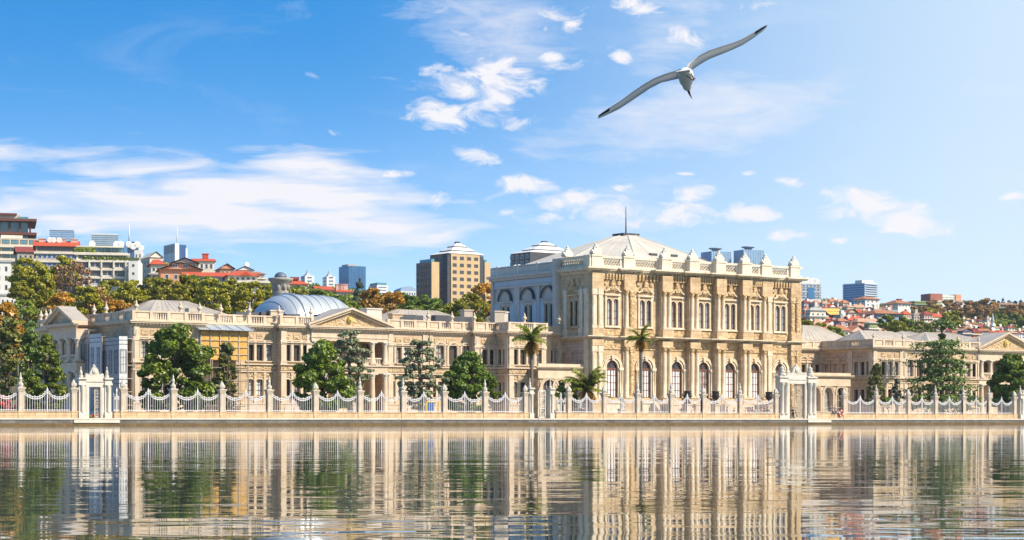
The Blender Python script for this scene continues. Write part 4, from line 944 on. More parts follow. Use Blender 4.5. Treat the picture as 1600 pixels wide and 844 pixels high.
mb = MB(); h = zt-zc1; mb.lathe([(.95,zc1+.25),(1.02,zc1+h*.35),(.92,zc1+h*.6),(.65,zc1+h*.83),(.35,zc1+h*.95),(.05,zc1+h)], a, q, 16); ct.part('cap', mb, mat('cap_glass', (.13,.15,.20), (.09,.11,.15), 1, .35))
# ================================================================ quay fence: pillars, panels, gates
ORD = ['', 'first', 'second', 'third', 'fourth', 'fifth', 'sixth', 'seventh', 'eighth', 'ninth', 'tenth', 'eleventh', 'twelfth', 'thirteenth', 'fourteenth', 'fifteenth', 'sixteenth', 'seventeenth', 'eighteenth', 'nineteenth', 'twentieth']
def pillar_meshes(tall):
    a = MB(); a.box(-.55,.55,-.5,.5,0,.85); a.box(-.6,.6,-.55,.55,.75,.9)
    s = MB(); s.box(-.44,.44,-.4,.4,.9,3.35); s.box(-.30,.30,-.43,-.40,1.15,3.05); s.box(-.44,-.4,-.28,.28,1.15,3.05)
    c = MB(); c.box(-.5,.5,-.46,.46,3.2,3.35); c.box(-.56,.56,-.52,.52,3.35,3.5); c.box(-.66,.66,-.6,.6,3.5,3.68)
    f = MB()
    if tall: f.frus(-.45,.45,-.4,.4,3.68,3.95,.12,.1); f.lathe([(.30,3.9),(.42,4.05),(.44,4.3),(.25,4.5),(.16,4.56),(.24,4.7),(.28,4.95),(.18,5.15),(.10,5.25),(.17,5.35),(.10,5.5),(.03,5.75)], n=10)
    else: f.frus(-.45,.45,-.4,.4,3.68,3.9,.1,.1); f.lathe([(.28,3.9),(.45,4.1),(.46,4.3),(.36,4.55),(.2,4.75),(.12,4.8),(.05,4.95)], n=8); f.lathe([(.02,3.95),(.2,4.1),(.16,4.35),(.02,4.45)], -.32, -.2, 6); f.lathe([(.02,3.95),(.2,4.1),(.16,4.35),(.02,4.45)], .32, -.2, 6)
    return a.mesh('base', M_FWALL), s.mesh('shaft', M_FENCE), c.mesh('cap', M_FENCE), f.mesh('urn', M_WHITEC)
PM = {True: pillar_meshes(True), False: pillar_meshes(False)}
def pillar(x, tall, label, sc=1.0):
    r = empty('fence_pillar', W(S(x, 0), 0, .86), PHI, label, 'fence pillar', 'stone pillars of the quay fence')
    for nm, me in zip(('base', 'shaft', 'cap', 'urn'), PM[tall]): link(nm, me, r, sc=(.76, .76, 1) if nm != 'urn' else (.78, .78, .95))
    return r
def panel(x0, x1, label, wall_z=.84, rails=True):
    a0, a1 = S(x0, 0)+.38, S(x1, 0)-.38; L = a1-a0; c = (a0+a1)/2
    r = empty('fence_panel', W(c, 0, .86), PHI, label, 'fence panel', 'railing panels of the quay fence')
    mb = MB(); mb.box(-L/2, L/2, -.3, .3, 0, wall_z-.12); mb.box(-L/2, L/2, -.36, .36, wall_z-.12, wall_z); mb.build('plinth', M_FWALL, r)
    def top(t):                                             # t -1..1: droops from the pillars and peaks in the middle
        u = abs(t); return 2.55+.62*((2*u-1)**2)+(.28*max(0, 1-u*5)) if u < 1 else 3.15
    z0 = wall_z+.12; n = 26
    mb = MB(); mb.box(-L/2, L/2, -.05, .05, z0, z0+.09)
    for dz in (0, -.24):
        for i in range(n):
            t0, t1 = -1+2*i/n, -1+2*(i+1)/n
            x0_, x1_ = t0*L/2, t1*L/2; za, zb = top(t0)+dz, top(t1)+dz
            mb.add([(x0_,-.055,za-.05),(x1_,-.055,zb-.05),(x1_,-.055,zb+.05),(x0_,-.055,za+.05),(x0_,.055,za-.05),(x1_,.055,zb-.05),(x1_,.055,zb+.05),(x0_,.055,za+.05)], [(0,1,2,3),(4,7,6,5),(3,2,6,7),(0,4,5,1)])
    mb.build('rail', M_IRON, r)
    mb = MB(); m = max(6, int(L/.30))
    for i in range(m):
        t = -1+2*(i+.5)/m; x = t*L/2; mb.box(x-.022, x+.022, -.022, .022, wall_z, top(t)-.02); mb.frus(x-.07, x+.07, -.05, .05, wall_z+.10, wall_z+.24, .03, .03)
        z = top(t); mb.frus(x-.05, x+.05, -.04, .04, z-.22, z-.06, .0, .0)
        if i % 2 == 0: mb.frus(x-.06, x+.06, -.04, .04, z+.06, z+.2, .06, .04)
    mb.box(-.06, .06, -.06, .06, wall_z, 3.35); mb.frus(-.12, .12, -.08, .08, 3.3, 3.75, .11, .07)
    mb.build('bars', M_IRON, r)
    return r
LP = [(-129,1),(-48,0),(32,1),(115,0)]; LP2 = [(192,0),(270.5,1),(346.5,0),(420.5,1),(492.5,0),(562,1),(629.5,1),(694,0),(757.5,1),(820.5,0)]
MP = [(888.5,0),(944,0),(996,1),(1048.5,1),(1098.8,0),(1156,1),(1212,0)]
RP = [(1318.5,0),(1369,1),(1419,0),(1461.5,1),(1505,1),(1545,1),(1584.5,0)]
def kind(t): return 'pale stone fence pillar with tall urn' if t else 'pale stone fence pillar with low urn'
for i, (x, t) in enumerate(LP): pillar(x, bool(t), kind(t)+', '+['beyond the left edge of the quay', 'at the very left edge of the quay', 'before the clipped tree left of the ornate gate', 'touching the left side of the ornate gate'][i])
for i, (x, t) in enumerate(LP2): pillar(x, bool(t), kind(t)+', '+(ORD[i+1]+' right of the ornate left gate'))
for i, (x, t) in enumerate(MP): pillar(x, bool(t), kind(t)+', '+(ORD[i+1]+' right of the slim middle gate'))
for i, (x, t) in enumerate(RP): pillar(x, bool(t), kind(t)+', '+(ORD[i+1]+' right of the tall white gate'))
PL = 'white iron railing panel'
for i in range(3): panel(LP[i][0], LP[i+1][0], PL+', '+['farthest left beyond the red bushes', 'before the red bushes at the left end', 'before the clipped tree left of the ornate gate'][i])
panel(172.5, 192, 'narrow white iron railing between the ornate left gate and its first pillar')
for i in range(len(LP2)-1): panel(LP2[i][0], LP2[i+1][0], PL+', '+ORD[i+1]+' full panel right of the ornate left gate')
panel(864, 888.5, 'short white railing between the slim middle gate and its first pillar')
for i in range(len(MP)-1): panel(MP[i][0], MP[i+1][0], PL+', '+ORD[i+1]+' full panel right of the slim middle gate')
for i in range(len(RP)-1): panel(RP[i][0], RP[i+1][0], PL+', '+ORD[i+1]+' panel right of the tall white gate')
# low open wall to the right of the tall gate
a0, a1 = S(1271, 0), S(1318.5, 0)-.5
r = empty('low_wall', W((a0+a1)/2, 0, .86), PHI, 'low stone wall without railing, right of the tall white gate', 'wall')
mb = MB(); L = a1-a0; mb.box(-L/2, L/2, -.3, .3, 0, 1.0); mb.build('wall', M_FWALL, r); mb = MB(); mb.box(-L/2-.05, L/2, -.42, .42, 1.0, 1.15); mb.build('coping', M_FENCE, r)

def gate(x0, x1, ztop, zcol, label, pier_w, crest_h, style, leaf=None, name='gate'):
    a0, a1 = S(x0, 0), S(x1, 0); c = (a0+a1)/2; L = a1-a0
    r = empty(name, W(c, 0, .86), PHI, label, 'gate')
    for k in (-1, 1):
        x = k*(L/2-pier_w/2); mb = MB(); w = pier_w/2
        mb.box(x-w, x+w, -.55, .55, 0, .8); mb.box(x-w*.86, x+w*.86, -.42, .42, .8, zcol-.7)
        for kk in ((-1, 1) if style == 'big' else (0,)):
            mb.lathe([(w*.42,.8),(w*.36,1.0),(w*.34,zcol-1.4),(w*.42,zcol-1.3),(w*.5,zcol-.7)], x+kk*w*.5, -.5, 10)
        mb.box(x-w*1.05, x+w*1.05, -.62, .55, zcol-.7, zcol-.45); mb.box(x-w*.9, x+w*.9, -.5, .5, zcol-.45, zcol); mb.box(x-w*1.15, x+w*1.15, -.7, .6, zcol, zcol+.2)
        mb.build('pier', M_WHITE, r)
        u = MB(); z = zcol+.2; h = ztop-zcol
        if style == 'big': u.frus(x-w*.9, x+w*.9, -.5, .5, z, z+h*.3, .15, .1); z += h*.3; u.lathe([(w*.7,z),(w*.75,z+.3),(w*.4,z+.55)], x, 0, 10); z += .5
        u.lathe([(w*.55,z),(w*.6,z+.2),(w*.35,z+.38),(w*.5,z+.55),(w*.3,z+.8),(.06,z+1.0),(.12,z+1.12),(.02,z+1.35)], x, 0, 10); u.build('urn', M_WHITEC, r)
    i = L/2-pier_w
    if crest_h is None: return r, i
    mb = MB(); mb.box(-i, i, -.35, .35, zcol-.9, zcol-.3); mb.box(-i, i, -.45, .45, zcol-.3, zcol+.05); mb.box(-i, i, -.3, .3, zcol+.05, zcol+.35)
    for k in (-1, 1): mb.box(k*i-k*.45, k*i, -.32, .32, 0, zcol-.9); mb.box(k*i-k*.30, k*i-k*.12, -.36, -.32, .4, zcol-1.1)
    mb.build('lintel', M_WHITE, r)
    z = zcol+.35; h = crest_h; mb = MB(); out = [(-i, z)]
    for t in np.linspace(-1, 1, 25):
        u = abs(t); e = h*(.12+.30*(1-u)+(.55*math.sqrt(max(0, 1-(u/.48)**2)) if u < .48 else 0)+(.18*math.exp(-((u-.86)/.09)**2)))
        out.append((float(t)*i, z+e))
    out.append((i, z)); mb.prism(out, -.25, .25); mb.lathe([(.2,z+h*.9),(.25,z+h*.98),(.1,z+h*1.08),(.02,z+h*1.2)], 0, 0, 8)
    m2 = MB(); m2.T = lambda x, y, zz: (x, -.24-y, z+h*.5+zz); m2.add(*disc(h*.26, .15, 14)); m2.add(*disc(h*.14, .22, 12))
    cr = mb.build('crest', M_WHITEC, r); m2.build('rosette', M_WHITE, cr)
    return r, i
def gate_leaf(r, x0, x1, z1, m, open_a=0.0, solid=True, hinge=None):
    w = x1-x0; mb = MB(); mb.box(0, w, -.05, .05, .1, .3); mb.box(0, w, -.05, .05, z1-.2, z1); mb.box(0, .14, -.05, .05, .1, z1); mb.box(w-.14, w, -.05, .05, .1, z1)
    for f in (.36, .42, .7): mb.box(0, w, -.05, .05, z1*f-.05, z1*f+.05)
    n = max(3, int(w/.22))
    for i in range(n): x = (i+.5)*w/n; mb.box(x-.03, x+.03, -.03, .03, .1, z1)
    for zc in (z1*.18, z1*.54, z1*.84):
        for k in range(10):
            a0, a1 = k*math.pi/5, (k+1)*math.pi/5; rr = w*.3; mb.bar((w/2+rr*math.cos(a0), -.04, zc+rr*math.sin(a0)), (w/2+rr*math.cos(a1), -.04, zc+rr*math.sin(a1)), .09)
    if solid:
        for zc in (z1*.18, z1*.84): mb.lathe([(w*.16, -.02), (w*.16, .02)], w/2, 0, 8, z0=zc)
    o = mb.build('gate_leaf', m, r); o.location = (x0, 0, 0); o.rotation_euler = (0, 0, open_a); return o
g, i = gate(120.5, 172.5, 4.75, 4.7, 'ornate white marble gate with scrolled crest, in front of the printed scaffold sheets', .95, 1.25, 'small')
gate_leaf(g, i-1.15, i-.4, 3.75, M_LEAD)
g, i = gate(824.5, 863, 4.2, 4.1, 'slim white gate with two piers and one carved white leaf, below a tall palm', .72, None, 'small')
gate_leaf(g, -.35, .95, 4.0, M_WHITE)
g, i = gate(1215, 1272, 6.6, 6.25, 'tall white marble gate with paired columns and rosette crest, right of the hall', 1.75, 1.6, 'big')
gate_leaf(g, i-2.35, i-.45, 5.3, M_LEAD)
g, i = gate(1591, 1640, 4.2, 4.1, 'white marble gate with scrolled white iron leaves at the far right edge', .95, 1.3, 'small')
gate_leaf(g, -i+.45, -.02, 3.15, M_IRON); gate_leaf(g, .02, i-.45, 3.15, M_IRON)
# ================================================================ trees
def leaf_mat(name, c1, c2, trans=.18, rnd=.4):
    m = bpy.data.materials.new(name); m.use_nodes = True; nt = m.node_tree; n = nt.nodes; n.clear()
    g = n.new('ShaderNodeNewGeometry'); oi = n.new('ShaderNodeObjectInfo')
    mx = n.new('ShaderNodeMix'); mx.data_type = 'RGBA'; mx.inputs[6].default_value = (*c1, 1); mx.inputs[7].default_value = (*c2, 1)
    nt.links.new(g.outputs['Random Per Island'], mx.inputs[0])
    hs = n.new('ShaderNodeHueSaturation'); nt.links.new(mx.outputs[2], hs.inputs['Color'])
    v = mth(nt, 'MULTIPLY_ADD', mth(nt, 'FRACT', mth(nt, 'MULTIPLY', g.outputs['Random Per Island'], 17.31)), rnd*2, 1-rnd)
    v = mth(nt, 'MULTIPLY', v, mth(nt, 'MULTIPLY_ADD', oi.outputs['Random'], .4, .8))
    nt.links.new(v, hs.inputs['Value'])
    d = n.new('ShaderNodeBsdfDiffuse'); t = n.new('ShaderNodeBsdfTranslucent'); gl = n.new('ShaderNodeBsdfGlossy'); gl.inputs['Roughness'].default_value = .45
    nt.links.new(hs.outputs[0], d.inputs[0]); nt.links.new(hs.outputs[0], t.inputs[0])
    s = n.new('ShaderNodeMixShader'); s.inputs[0].default_value = trans; nt.links.new(d.outputs[0], s.inputs[1]); nt.links.new(t.outputs[0], s.inputs[2])
    s2 = n.new('ShaderNodeMixShader'); s2.inputs[0].default_value = .04; nt.links.new(s.outputs[0], s2.inputs[1]); nt.links.new(gl.outputs[0], s2.inputs[2])
    o = n.new('ShaderNodeOutputMaterial'); nt.links.new(s2.outputs[0], o.inputs[0]); return m
LF = dict(
    magnolia=leaf_mat('magnolia_leaves', (.07,.12,.009), (.25,.32,.02)), dark=leaf_mat('dark_leaves', (.055,.105,.01), (.18,.25,.02)),
    clipped=leaf_mat('clipped_leaves', (.055,.09,.008), (.19,.22,.018)), cedar=leaf_mat('cedar_needles', (.13,.155,.075), (.27,.285,.15), .12),
    cedar2=leaf_mat('dark_cedar_needles', (.06,.10,.028), (.19,.25,.05), .12), spruce=leaf_mat('spruce_needles', (.09,.105,.025), (.20,.19,.045), .15),
    blue=leaf_mat('blue_spruce_needles', (.07,.10,.075), (.14,.17,.13), .12), palm=leaf_mat('palm_fronds', (.16,.22,.02), (.32,.34,.05), .25), skirt=leaf_mat('dry_fronds', (.62,.36,.05), (.72,.48,.09), .25),
    plane=leaf_mat('plane_leaves', (.15,.165,.007), (.42,.36,.02)), green=leaf_mat('green_leaves', (.12,.175,.015), (.25,.29,.03)), orange=leaf_mat('autumn_leaves', (.34,.17,.015), (.54,.28,.028)),
    brown=leaf_mat('brown_leaves', (.26,.14,.04), (.40,.23,.06)), red=leaf_mat('thin_russet_leaves', (.32,.17,.09), (.42,.24,.13)), bright=leaf_mat('bright_leaves', (.16,.26,.02), (.28,.40,.05)),
    rose=leaf_mat('red_blossom', (.55,.05,.03), (.70,.12,.06)), far=leaf_mat('far_pine_needles', (.05,.075,.045), (.09,.125,.065), .1))
def quads_mesh(name, P, Nn, size, m, rng, aspect=1.0):
    n = len(P)
    a = np.cross(Nn, rng.normal(size=(n,3))); a /= np.linalg.norm(a, axis=1)[:,None]+1e-9
    b = np.cross(Nn, a); b /= np.linalg.norm(b, axis=1)[:,None]+1e-9
    s = size*(.6+.8*rng.random(n))[:,None]; t = s*aspect
    V = np.stack([P-a*s-b*t*.3, P+b*t*-1.0*.6+a*0, P+a*s-b*t*.2, P+b*t], axis=1).reshape(-1,3)
    me = bpy.data.meshes.new(name)
    me.vertices.add(4*n); me.vertices.foreach_set('co', V.astype(np.float32).ravel())
    me.loops.add(4*n); me.loops.foreach_set('vertex_index', np.arange(4*n, dtype=np.int32))
    me.polygons.add(n); me.polygons.foreach_set('loop_start', np.arange(0, 4*n, 4, dtype=np.int32)); me.polygons.foreach_set('loop_total', np.full(n, 4, np.int32))
    me.materials.append(m); me.update(calc_edges=True); me.validate()
    return me
def clump_points(clumps, rng, jit=.75):
    P = []; Q = []
    for (c, r, n) in clumps:
        d = rng.normal(size=(n,3)); d /= np.linalg.norm(d, axis=1)[:,None]
        rad = (.45+.6*rng.random(n)**.6)[:,None]
        P.append(np.array(c)+d*np.array(r)*rad)
        q = d+jit*rng.normal(size=(n,3)); q[:,2] += .35; Q.append(q/np.linalg.norm(q, axis=1)[:,None])
    return np.concatenate(P), np.concatenate(Q)
def trunk_mesh(h, r, limbs, m, rng, bend=.04):
    mb = MB(); pts = [(h*bend*math.sin(k*1.3)*k/5, h*bend*math.cos(k*1.7)*k/5, h*k/5) for k in range(6)]
    mb.tube(pts, [r*1.25]+[r*(1-.13*k) for k in range(1,6)], 8)
    for (z, ex, ey, ez, rr) in limbs:
        k = min(4, int(z/h*5)); f = z/h*5-k; p0 = tuple(pts[k][i]*(1-f)+pts[min(k+1,5)][i]*f for i in range(3))
        mid = ((p0[0]+ex)/2, (p0[1]+ey)/2, (p0[2]*.6+ez*.4)); mb.tube([p0, mid, (ex, ey, ez)], [rr, rr*.7, rr*.25], 6)
    return mb.mesh('trunk', m)
def broad_crown(w, h, z0, seed, nc=55, nl=110, leaf=.3, shape='egg', m=None, open_=.0):
    """clumps spread through the crown's volume with an uneven outline"""
    rng = np.random.default_rng(seed); cl = []; tips = []
    while len(cl) < nc:
        t = rng.random(); a = rng.random()*2*math.pi
        if shape == 'egg': prof = math.sin(math.pi*min(1, (t*.86+.14))**.75)**.7
        elif shape == 'cone': prof = (1-t)**.75*.98+.05
        elif shape == 'dome': prof = math.sqrt(max(0.02, 1-(t*.98)**2))
        else: prof = math.sin(math.pi*(t*.70+.27))**.55
        rr = prof*(.35+.65*rng.random()**.5)*(1-.22*rng.random())
        c = (w/2*rr*math.cos(a), w/2*rr*math.sin(a), z0+h*t)
        if rng.random() < .18: c = (c[0]*1.16, c[1]*1.16, c[2]+.03*h)
        r = w*(.055+.10*rng.random()**1.3)*(1 if shape != 'cone' else .8)
        cl.append((c, (r, r, r*.62), int(nl*(.25+8.5*r/w)))); tips.append(c)
    P, Q = clump_points(cl, rng); return quads_mesh('crown', P, Q, leaf, m, rng), tips
def tree(name, x, q, w, ztop, zb, label, lm, seed, shape='egg', nc=55, nl=110, leaf=.3, tr=.28, bark=None, cat='tree', sq=None):
    s = S(x, q); r = empty(name, W(s, q, .9), PHI, label, cat)
    rng = np.random.default_rng(seed)
    cr, tips = broad_crown(w, ztop-zb-.6, zb-.9, seed, nc, nl, leaf, shape, LF[lm])
    limbs = [(max(.4, min(t[2]*.6, (ztop-1)*.7)), t[0]*.8, t[1]*.8, t[2], tr*.45) for t in tips[::4] if t[2] > 1.2]
    link('trunk', trunk_mesh((ztop-.9)*.8, tr, limbs, bark or M_BARK, rng), r); link('crown', cr, r)
    return r
def mpp(x, q): return DEP(x, q)/FPX
def tr_px(name, x, q, wpx, y0, y1, label, lm, seed, **k):     # crown from pixel row y0 (top) to y1
    return tree(name, x, q, wpx*mpp(x, q), Z(x, q, y0), Z(x, q, y1), label, lm, seed, **k)
tr_px('clipped_tree', 73, 8, 66, 523, 640, 'dense egg-shaped dark evergreen between the end pillars and the ornate gate', 'clipped', 11, nc=95, nl=204, leaf=0.15, shape='egg')
tr_px('magnolia_tree', 272, 9, 112, 512, 640, 'large irregular magnolia with glossy leaves before the scaffolded corner of the left wing', 'magnolia', 12, nc=105, nl=204, leaf=0.22, shape='loose')
tr_px('slender_conifer', 354, 8, 52, 527, 638, 'slender feathery conifer in front of the yellow scaffold', 'spruce', 13, nc=60, nl=60, leaf=.22, shape='cone')
tr_px('evergreen_oak', 505, 9, 96, 532, 640, 'dense dark evergreen covering the foot of the portico columns', 'magnolia', 14, nc=100, nl=204, leaf=0.21, shape='egg')
tr_px('magnolia_tree', 732, 9, 84, 546, 641, 'rounded dark magnolia in front of the arched windows of the left wing', 'dark', 15, nc=100, nl=195, leaf=0.21, shape='egg')
tr_px('magnolia_tree', 1582, 7, 72, 551, 642, 'broad magnolia in front of the gold-medallion pediment at the right end', 'magnolia', 16, nc=95, nl=204, leaf=0.24, shape='loose')
tr_px('spruce_tree', 1369, 7, 40, 562, 632, 'small green pointed spruce before the corner of the right wing', 'spruce', 17, nc=60, nl=60, leaf=.24, shape='cone')
tr_px('spruce_tree', 1401, 9, 22, 588, 632, 'small blue-grey spruce between the green spruce and the large cedar', 'blue', 18, nc=36, nl=60, leaf=.22, shape='cone')
tr_px('round_shrub', 877, 10, 24, 597, 630, 'bright green round shrub framed by the low arcade beside the short palm', 'bright', 19, nc=26, nl=80, leaf=.2, shape='egg', cat='shrub', tr=.12)
tr_px('dark_shrub', 896, 12, 20, 604, 634, 'dark green shrub tucked behind the short thick palm', 'dark', 20, nc=20, nl=80, leaf=.2, shape='egg', cat='shrub', tr=.12)
tr_px('low_shrub', 1388, 5.5, 30, 618, 634, 'low bright shrub at the foot of the small spruces', 'bright', 21, nc=18, nl=70, leaf=.18, shape='dome', cat='shrub', tr=.1)
tr_px('low_shrub', 772, 8, 22, 588, 628, 'small upright shrub at the edge of the dark magnolia and pavilion corner', 'magnolia', 22, nc=18, nl=80, leaf=.22, shape='egg', cat='shrub', tr=.1)
tr_px('pine_tree', 14, 16, 78, 488, 640, 'tall layered green conifer at the left edge above the red bushes', 'spruce', 23, nc=80, nl=90, leaf=.28, shape='cone')
tr_px('pine_tree', 48, 20, 54, 497, 640, 'dark conifer behind the egg-shaped tree and beside the porch', 'cedar2', 24, nc=70, nl=90, leaf=.28, shape='cone')
tr_px('golden_tree', 8, 26, 60, 470, 560, 'golden autumn tree rising behind the conifers at the left edge', 'orange', 25, nc=50, nl=90, leaf=.3, shape='dome')
tr_px('red_shrub', 6, 5, 22, 612, 640, 'red flowering bush behind the railing at the very left end', 'rose', 26, nc=16, nl=60, leaf=.16, shape='dome', cat='shrub', tr=.1)
tr_px('red_shrub', 33, 5.5, 22, 622, 640, 'red flowering bush behind the railing beside the first tall-urn pillar', 'rose', 27, nc=16, nl=60, leaf=.16, shape='dome', cat='shrub', tr=.1)
mb = MB(); rr = random.Random(4)
for k in range(240):
    x, y = rr.uniform(-2.2, 2.2), rr.uniform(-.5, .5); h = rr.uniform(.15, .5); mb.frus(x-.07, x+.07, y-.07, y+.07, 0, h, -.03, -.03, 0 if rr.random() < .6 else 1)
tag(mb.build('flower_bed', [LF['rose'], LF['green']], None, (0,0,0), W(S(145, 6), 6, .9), PHI), 'bed of red flowers seen through the open ornate gate', 'flower bed')

def cedar(name, x, q, ytop, ybot, wpx, label, lm, seed, tiers, top_pad=None, sparse=1.0, round_top=False):
    """a trunk with level boughs carrying flat pads of needles"""
    s = S(x, q); zt, zb = Z(x, q, ytop), Z(x, q, ybot); w = wpx*mpp(x, q)
    r = empty(name, W(s, q, .9), PHI, label, 'tree'); rng = np.random.default_rng(seed)
    cl = []; limbs = []
    for k in range(tiers):
        t = k/(tiers-1); z = zb+(zt-zb)*t-.9; rad = w/2*((1-.62*t**1.5) if not round_top else (.72+.55*math.sin(math.pi*min(1, t*.9+.1)))*.78)*(.75+.45*rng.random())
        nb = int((5+3*(1-t))*(1 if not round_top else .75))
        for j in range(nb):
            a = 2*math.pi*(j+.5*(k % 2)+.35*rng.random())/nb; rl = rad*(.62+.42*rng.random()); ez = z+.3*rng.random()-.25*rl/rad
            limbs.append((max(.5, z-.4), rl*math.cos(a), rl*math.sin(a), ez, .10))
            for f in (.45, .72, .98):
                rr_ = rl*f; pr = (.5+.7*rng.random())*(.6+.5*f)*w/9
                cl.append(((rr_*math.cos(a)+rng.normal()*.2, rr_*math.sin(a)+rng.normal()*.2, ez*f+(z)*(1-f)+.1-.3*(f > .9)), (pr*1.1, pr*1.1, pr*.34), int(72*sparse)))
                if f > .7 and rng.random() < .6: cl.append(((rr_*math.cos(a+.25)+rng.normal()*.2, rr_*math.sin(a+.25)+rng.normal()*.2, ez-.55-.5*rng.random()), (pr*.7, pr*.7, pr*.45), int(26*sparse)))
    if top_pad:
        for j in range(9):
            a = 2*math.pi*j/9; rr_ = top_pad*(.25+.6*rng.random()); cl.append(((rr_*math.cos(a), rr_*math.sin(a), zt-.9+.25*rng.normal()), (top_pad*.4, top_pad*.4, top_pad*.16), 90))
            limbs.append((zt-2.2, rr_*math.cos(a)*.8, rr_*math.sin(a)*.8, zt-1.0, .08))
    P, Q = clump_points(cl, rng, .6); Q[:,2] = np.abs(Q[:,2])*.8+.05; Q /= np.linalg.norm(Q, axis=1)[:,None]
    link('trunk', trunk_mesh(zt-.9, .38, limbs, M_BARKG if lm == 'cedar' else M_BARK, rng, .02), r)
    link('crown', quads_mesh('crown', P, Q, .22, LF[lm], rng, .7), r); return r
cedar('cedar_tree', 547, 12, 520, 618, 66, 'grey-green layered cedar rising behind the dense evergreen at the portico', 'cedar', 31, 8, round_top=True)
cedar('cedar_tree', 657, 9, 536, 626, 66, 'open grey-green cedar with bare boughs, second pillar side of the blue notice', 'cedar', 32, 8, sparse=.8, round_top=True)
cedar('cedar_tree', 1470, 8, 536, 634, 136, 'large dark spreading cedar with drooping boughs before the right wing', 'cedar2', 33, 8)
cedar('umbrella_pine', 1472, 15, 506, 524, 10, 'umbrella-topped pine showing its flat crown above the large dark cedar', 'cedar2', 34, 2, top_pad=24*mpp(1472, 15))

def palm(x, q, y0, wpx, label, seed, low=False):
    s = S(x, q); zt = Z(x, q, y0)-.9; R_ = wpx/2*mpp(x, q)*1.25; rng = random.Random(seed)
    r = empty('palm_tree', W(s, q, .9), PHI, label, 'palm tree')
    zc = zt-R_*.75; mb = MB()
    if low: mb.tube([(0,0,0),(.05,0,zc*.5),(0,0,zc)], [.5,.42,.36], 10)
    else: mb.tube([(0,0,0),(.06,.02,zc*.3),(.1,0,zc*.65),(0,0,zc)], [.36,.26,.22,.24], 9)
    for k in range(int(zc/.3)): mb.lathe([(.30 if not low else .46, k*.3), (.24 if not low else .38, k*.3+.22)], .04, 0, 8)
    mb.build('trunk', M_BARKG, r)
    def fronds(n, el0, el1, L, m, nm):
        mb = MB()
        for i in range(n):
            a = 2*math.pi*i/n*1.0+rng.uniform(-.3,.3); e = R(rng.uniform(el0, el1)); l = L*rng.uniform(.8, 1.1); d = Vector((math.cos(a), math.sin(a), 0)); side = Vector((-d.y, d.x, 0))
            p = Vector((0,0,zc)); seg = 7; pts = []
            for k in range(seg+1):
                pts.append(p.copy()); ang = e-(k/seg)**1.5*R(70); p = p+(d*math.cos(ang)+Vector((0,0,math.sin(ang))))*(l/seg)
            mb.tube(pts, [.05*(1-k/(seg+1)) for k in range(seg+1)], 4)
            for k in range(1, seg+1):
                for f in (0, .5):
                    c = pts[k].lerp(pts[k-1], f); ll = l*.32*(1-.5*abs(k/seg-.45)); up = Vector((0,0,1))
                    for sg in (-1, 1):
                        tip = c+side*sg*ll*.8+d*ll*.45-up*ll*rng.uniform(.1,.5); w = d*.12*L
                        mb.add([tuple(c-w*.5), tuple(c+w*.5), tuple(tip)], [(0,1,2)])
        return mb.build(nm, m, r)
    fronds(26 if not low else 34, 5, 85, R_*1.25, LF['palm'], 'crown')
    fronds(30, -85, -20, R_*(.95 if not low else .75), LF['skirt'], 'dry_fronds')
    return r
palm(830, 6, 512, 42, 'tall palm with a yellowing skirt of fronds beside the slim middle gate', 41)
palm(1001, 6, 513, 34, 'tall thin palm in front of the second tall arch of the hall', 42)
palm(917, 7, 583, 54, 'short thick palm with wide green fronds in front of the hall corner', 43, True)

# -------------------------------------------------------- trees on the slopes behind
HK = {}
def hill_mesh(kind, v):
    key = (kind, v)
    if key not in HK:
        lm = kind; sh = {'far':'cone'}.get(kind, 'dome' if v % 2 else 'loose'); n = {'red':30}.get(kind, 42)
        rng = np.random.default_rng(100+v+len(kind)*7)
        cr, tips = broad_crown(1.0, .80, .18, 60+v*13+len(kind), n, 60 if kind == 'red' else 150, .029 if kind != 'red' else .024, sh, LF[lm])
        limbs = [(max(.1, t[2]*.45), t[0]*.95, t[1]*.95, t[2], .014) for t in tips[::(1 if kind == 'red' else 3)]]
        HK[key] = (cr, trunk_mesh(.8, .03, limbs, M_BARKG, rng))
    return HK[key]
KN = dict(plane='plane_tree', orange='autumn_tree', green='green_tree', dark='dark_tree', red='bare_tree', brown='brown_tree', far='far_pine')
def hill_tree(x, ytop, wpx, hpx, Y, kind, label, group=None, v=0):
    p = PX(x, ytop, Y); k = Y/FPX; hpx = min(hpx, wpx*1.02) if kind != 'far' else hpx; h = hpx*k; cr, tk = hill_mesh(kind, v)
    r = empty(KN[kind], (p.x, p.y, p.z-h), random.Random(x*7+ytop).random()*6.28, label, 'tree', group)
    w = wpx*k
    link('crown', cr, r, sc=(w, w, h)); link('trunk', tk, r, sc=(w, w, h))
    # footing down to the slope
    gz = terrain(x, Y)-(p.z-h)
    if gz < -.3:
        mb = MB(); mb.tube([(0,0,gz-.5), (0,0,.1*h)], [.03*w, .026*w], 6); mb.build('trunk_foot', M_BARKG, r)
    return r
LEFT = [(44,404,60,80,425,'plane'),(60,416,64,80,412,'plane'),(34,440,44,60,400,'plane'),(72,452,64,70,395,'plane'),(96,458,54,60,388,'orange'),(132,448,64,60,402,'plane'),(36,468,56,60,388,'green'),(28,500,50,90,385,'plane'),(100,402,64,95,440,'plane'),(112,410,88,100,425,'red'),(150,450,60,70,410,'brown'),(172,436,70,80,430,'plane'),(205,440,66,76,415,'plane'),
        (182,470,60,60,395,'orange'),(238,433,72,80,430,'plane'),(262,436,64,76,410,'plane'),(292,432,74,80,425,'plane'),(318,430,70,84,440,'green'),(335,436,66,80,410,'plane'),(365,438,66,76,430,'plane'),(392,440,62,74,412,'plane'),(418,446,52,66,425,'plane'),(446,452,44,60,440,'plane'),
        (468,452,48,60,430,'plane'),(492,452,52,64,445,'green')]
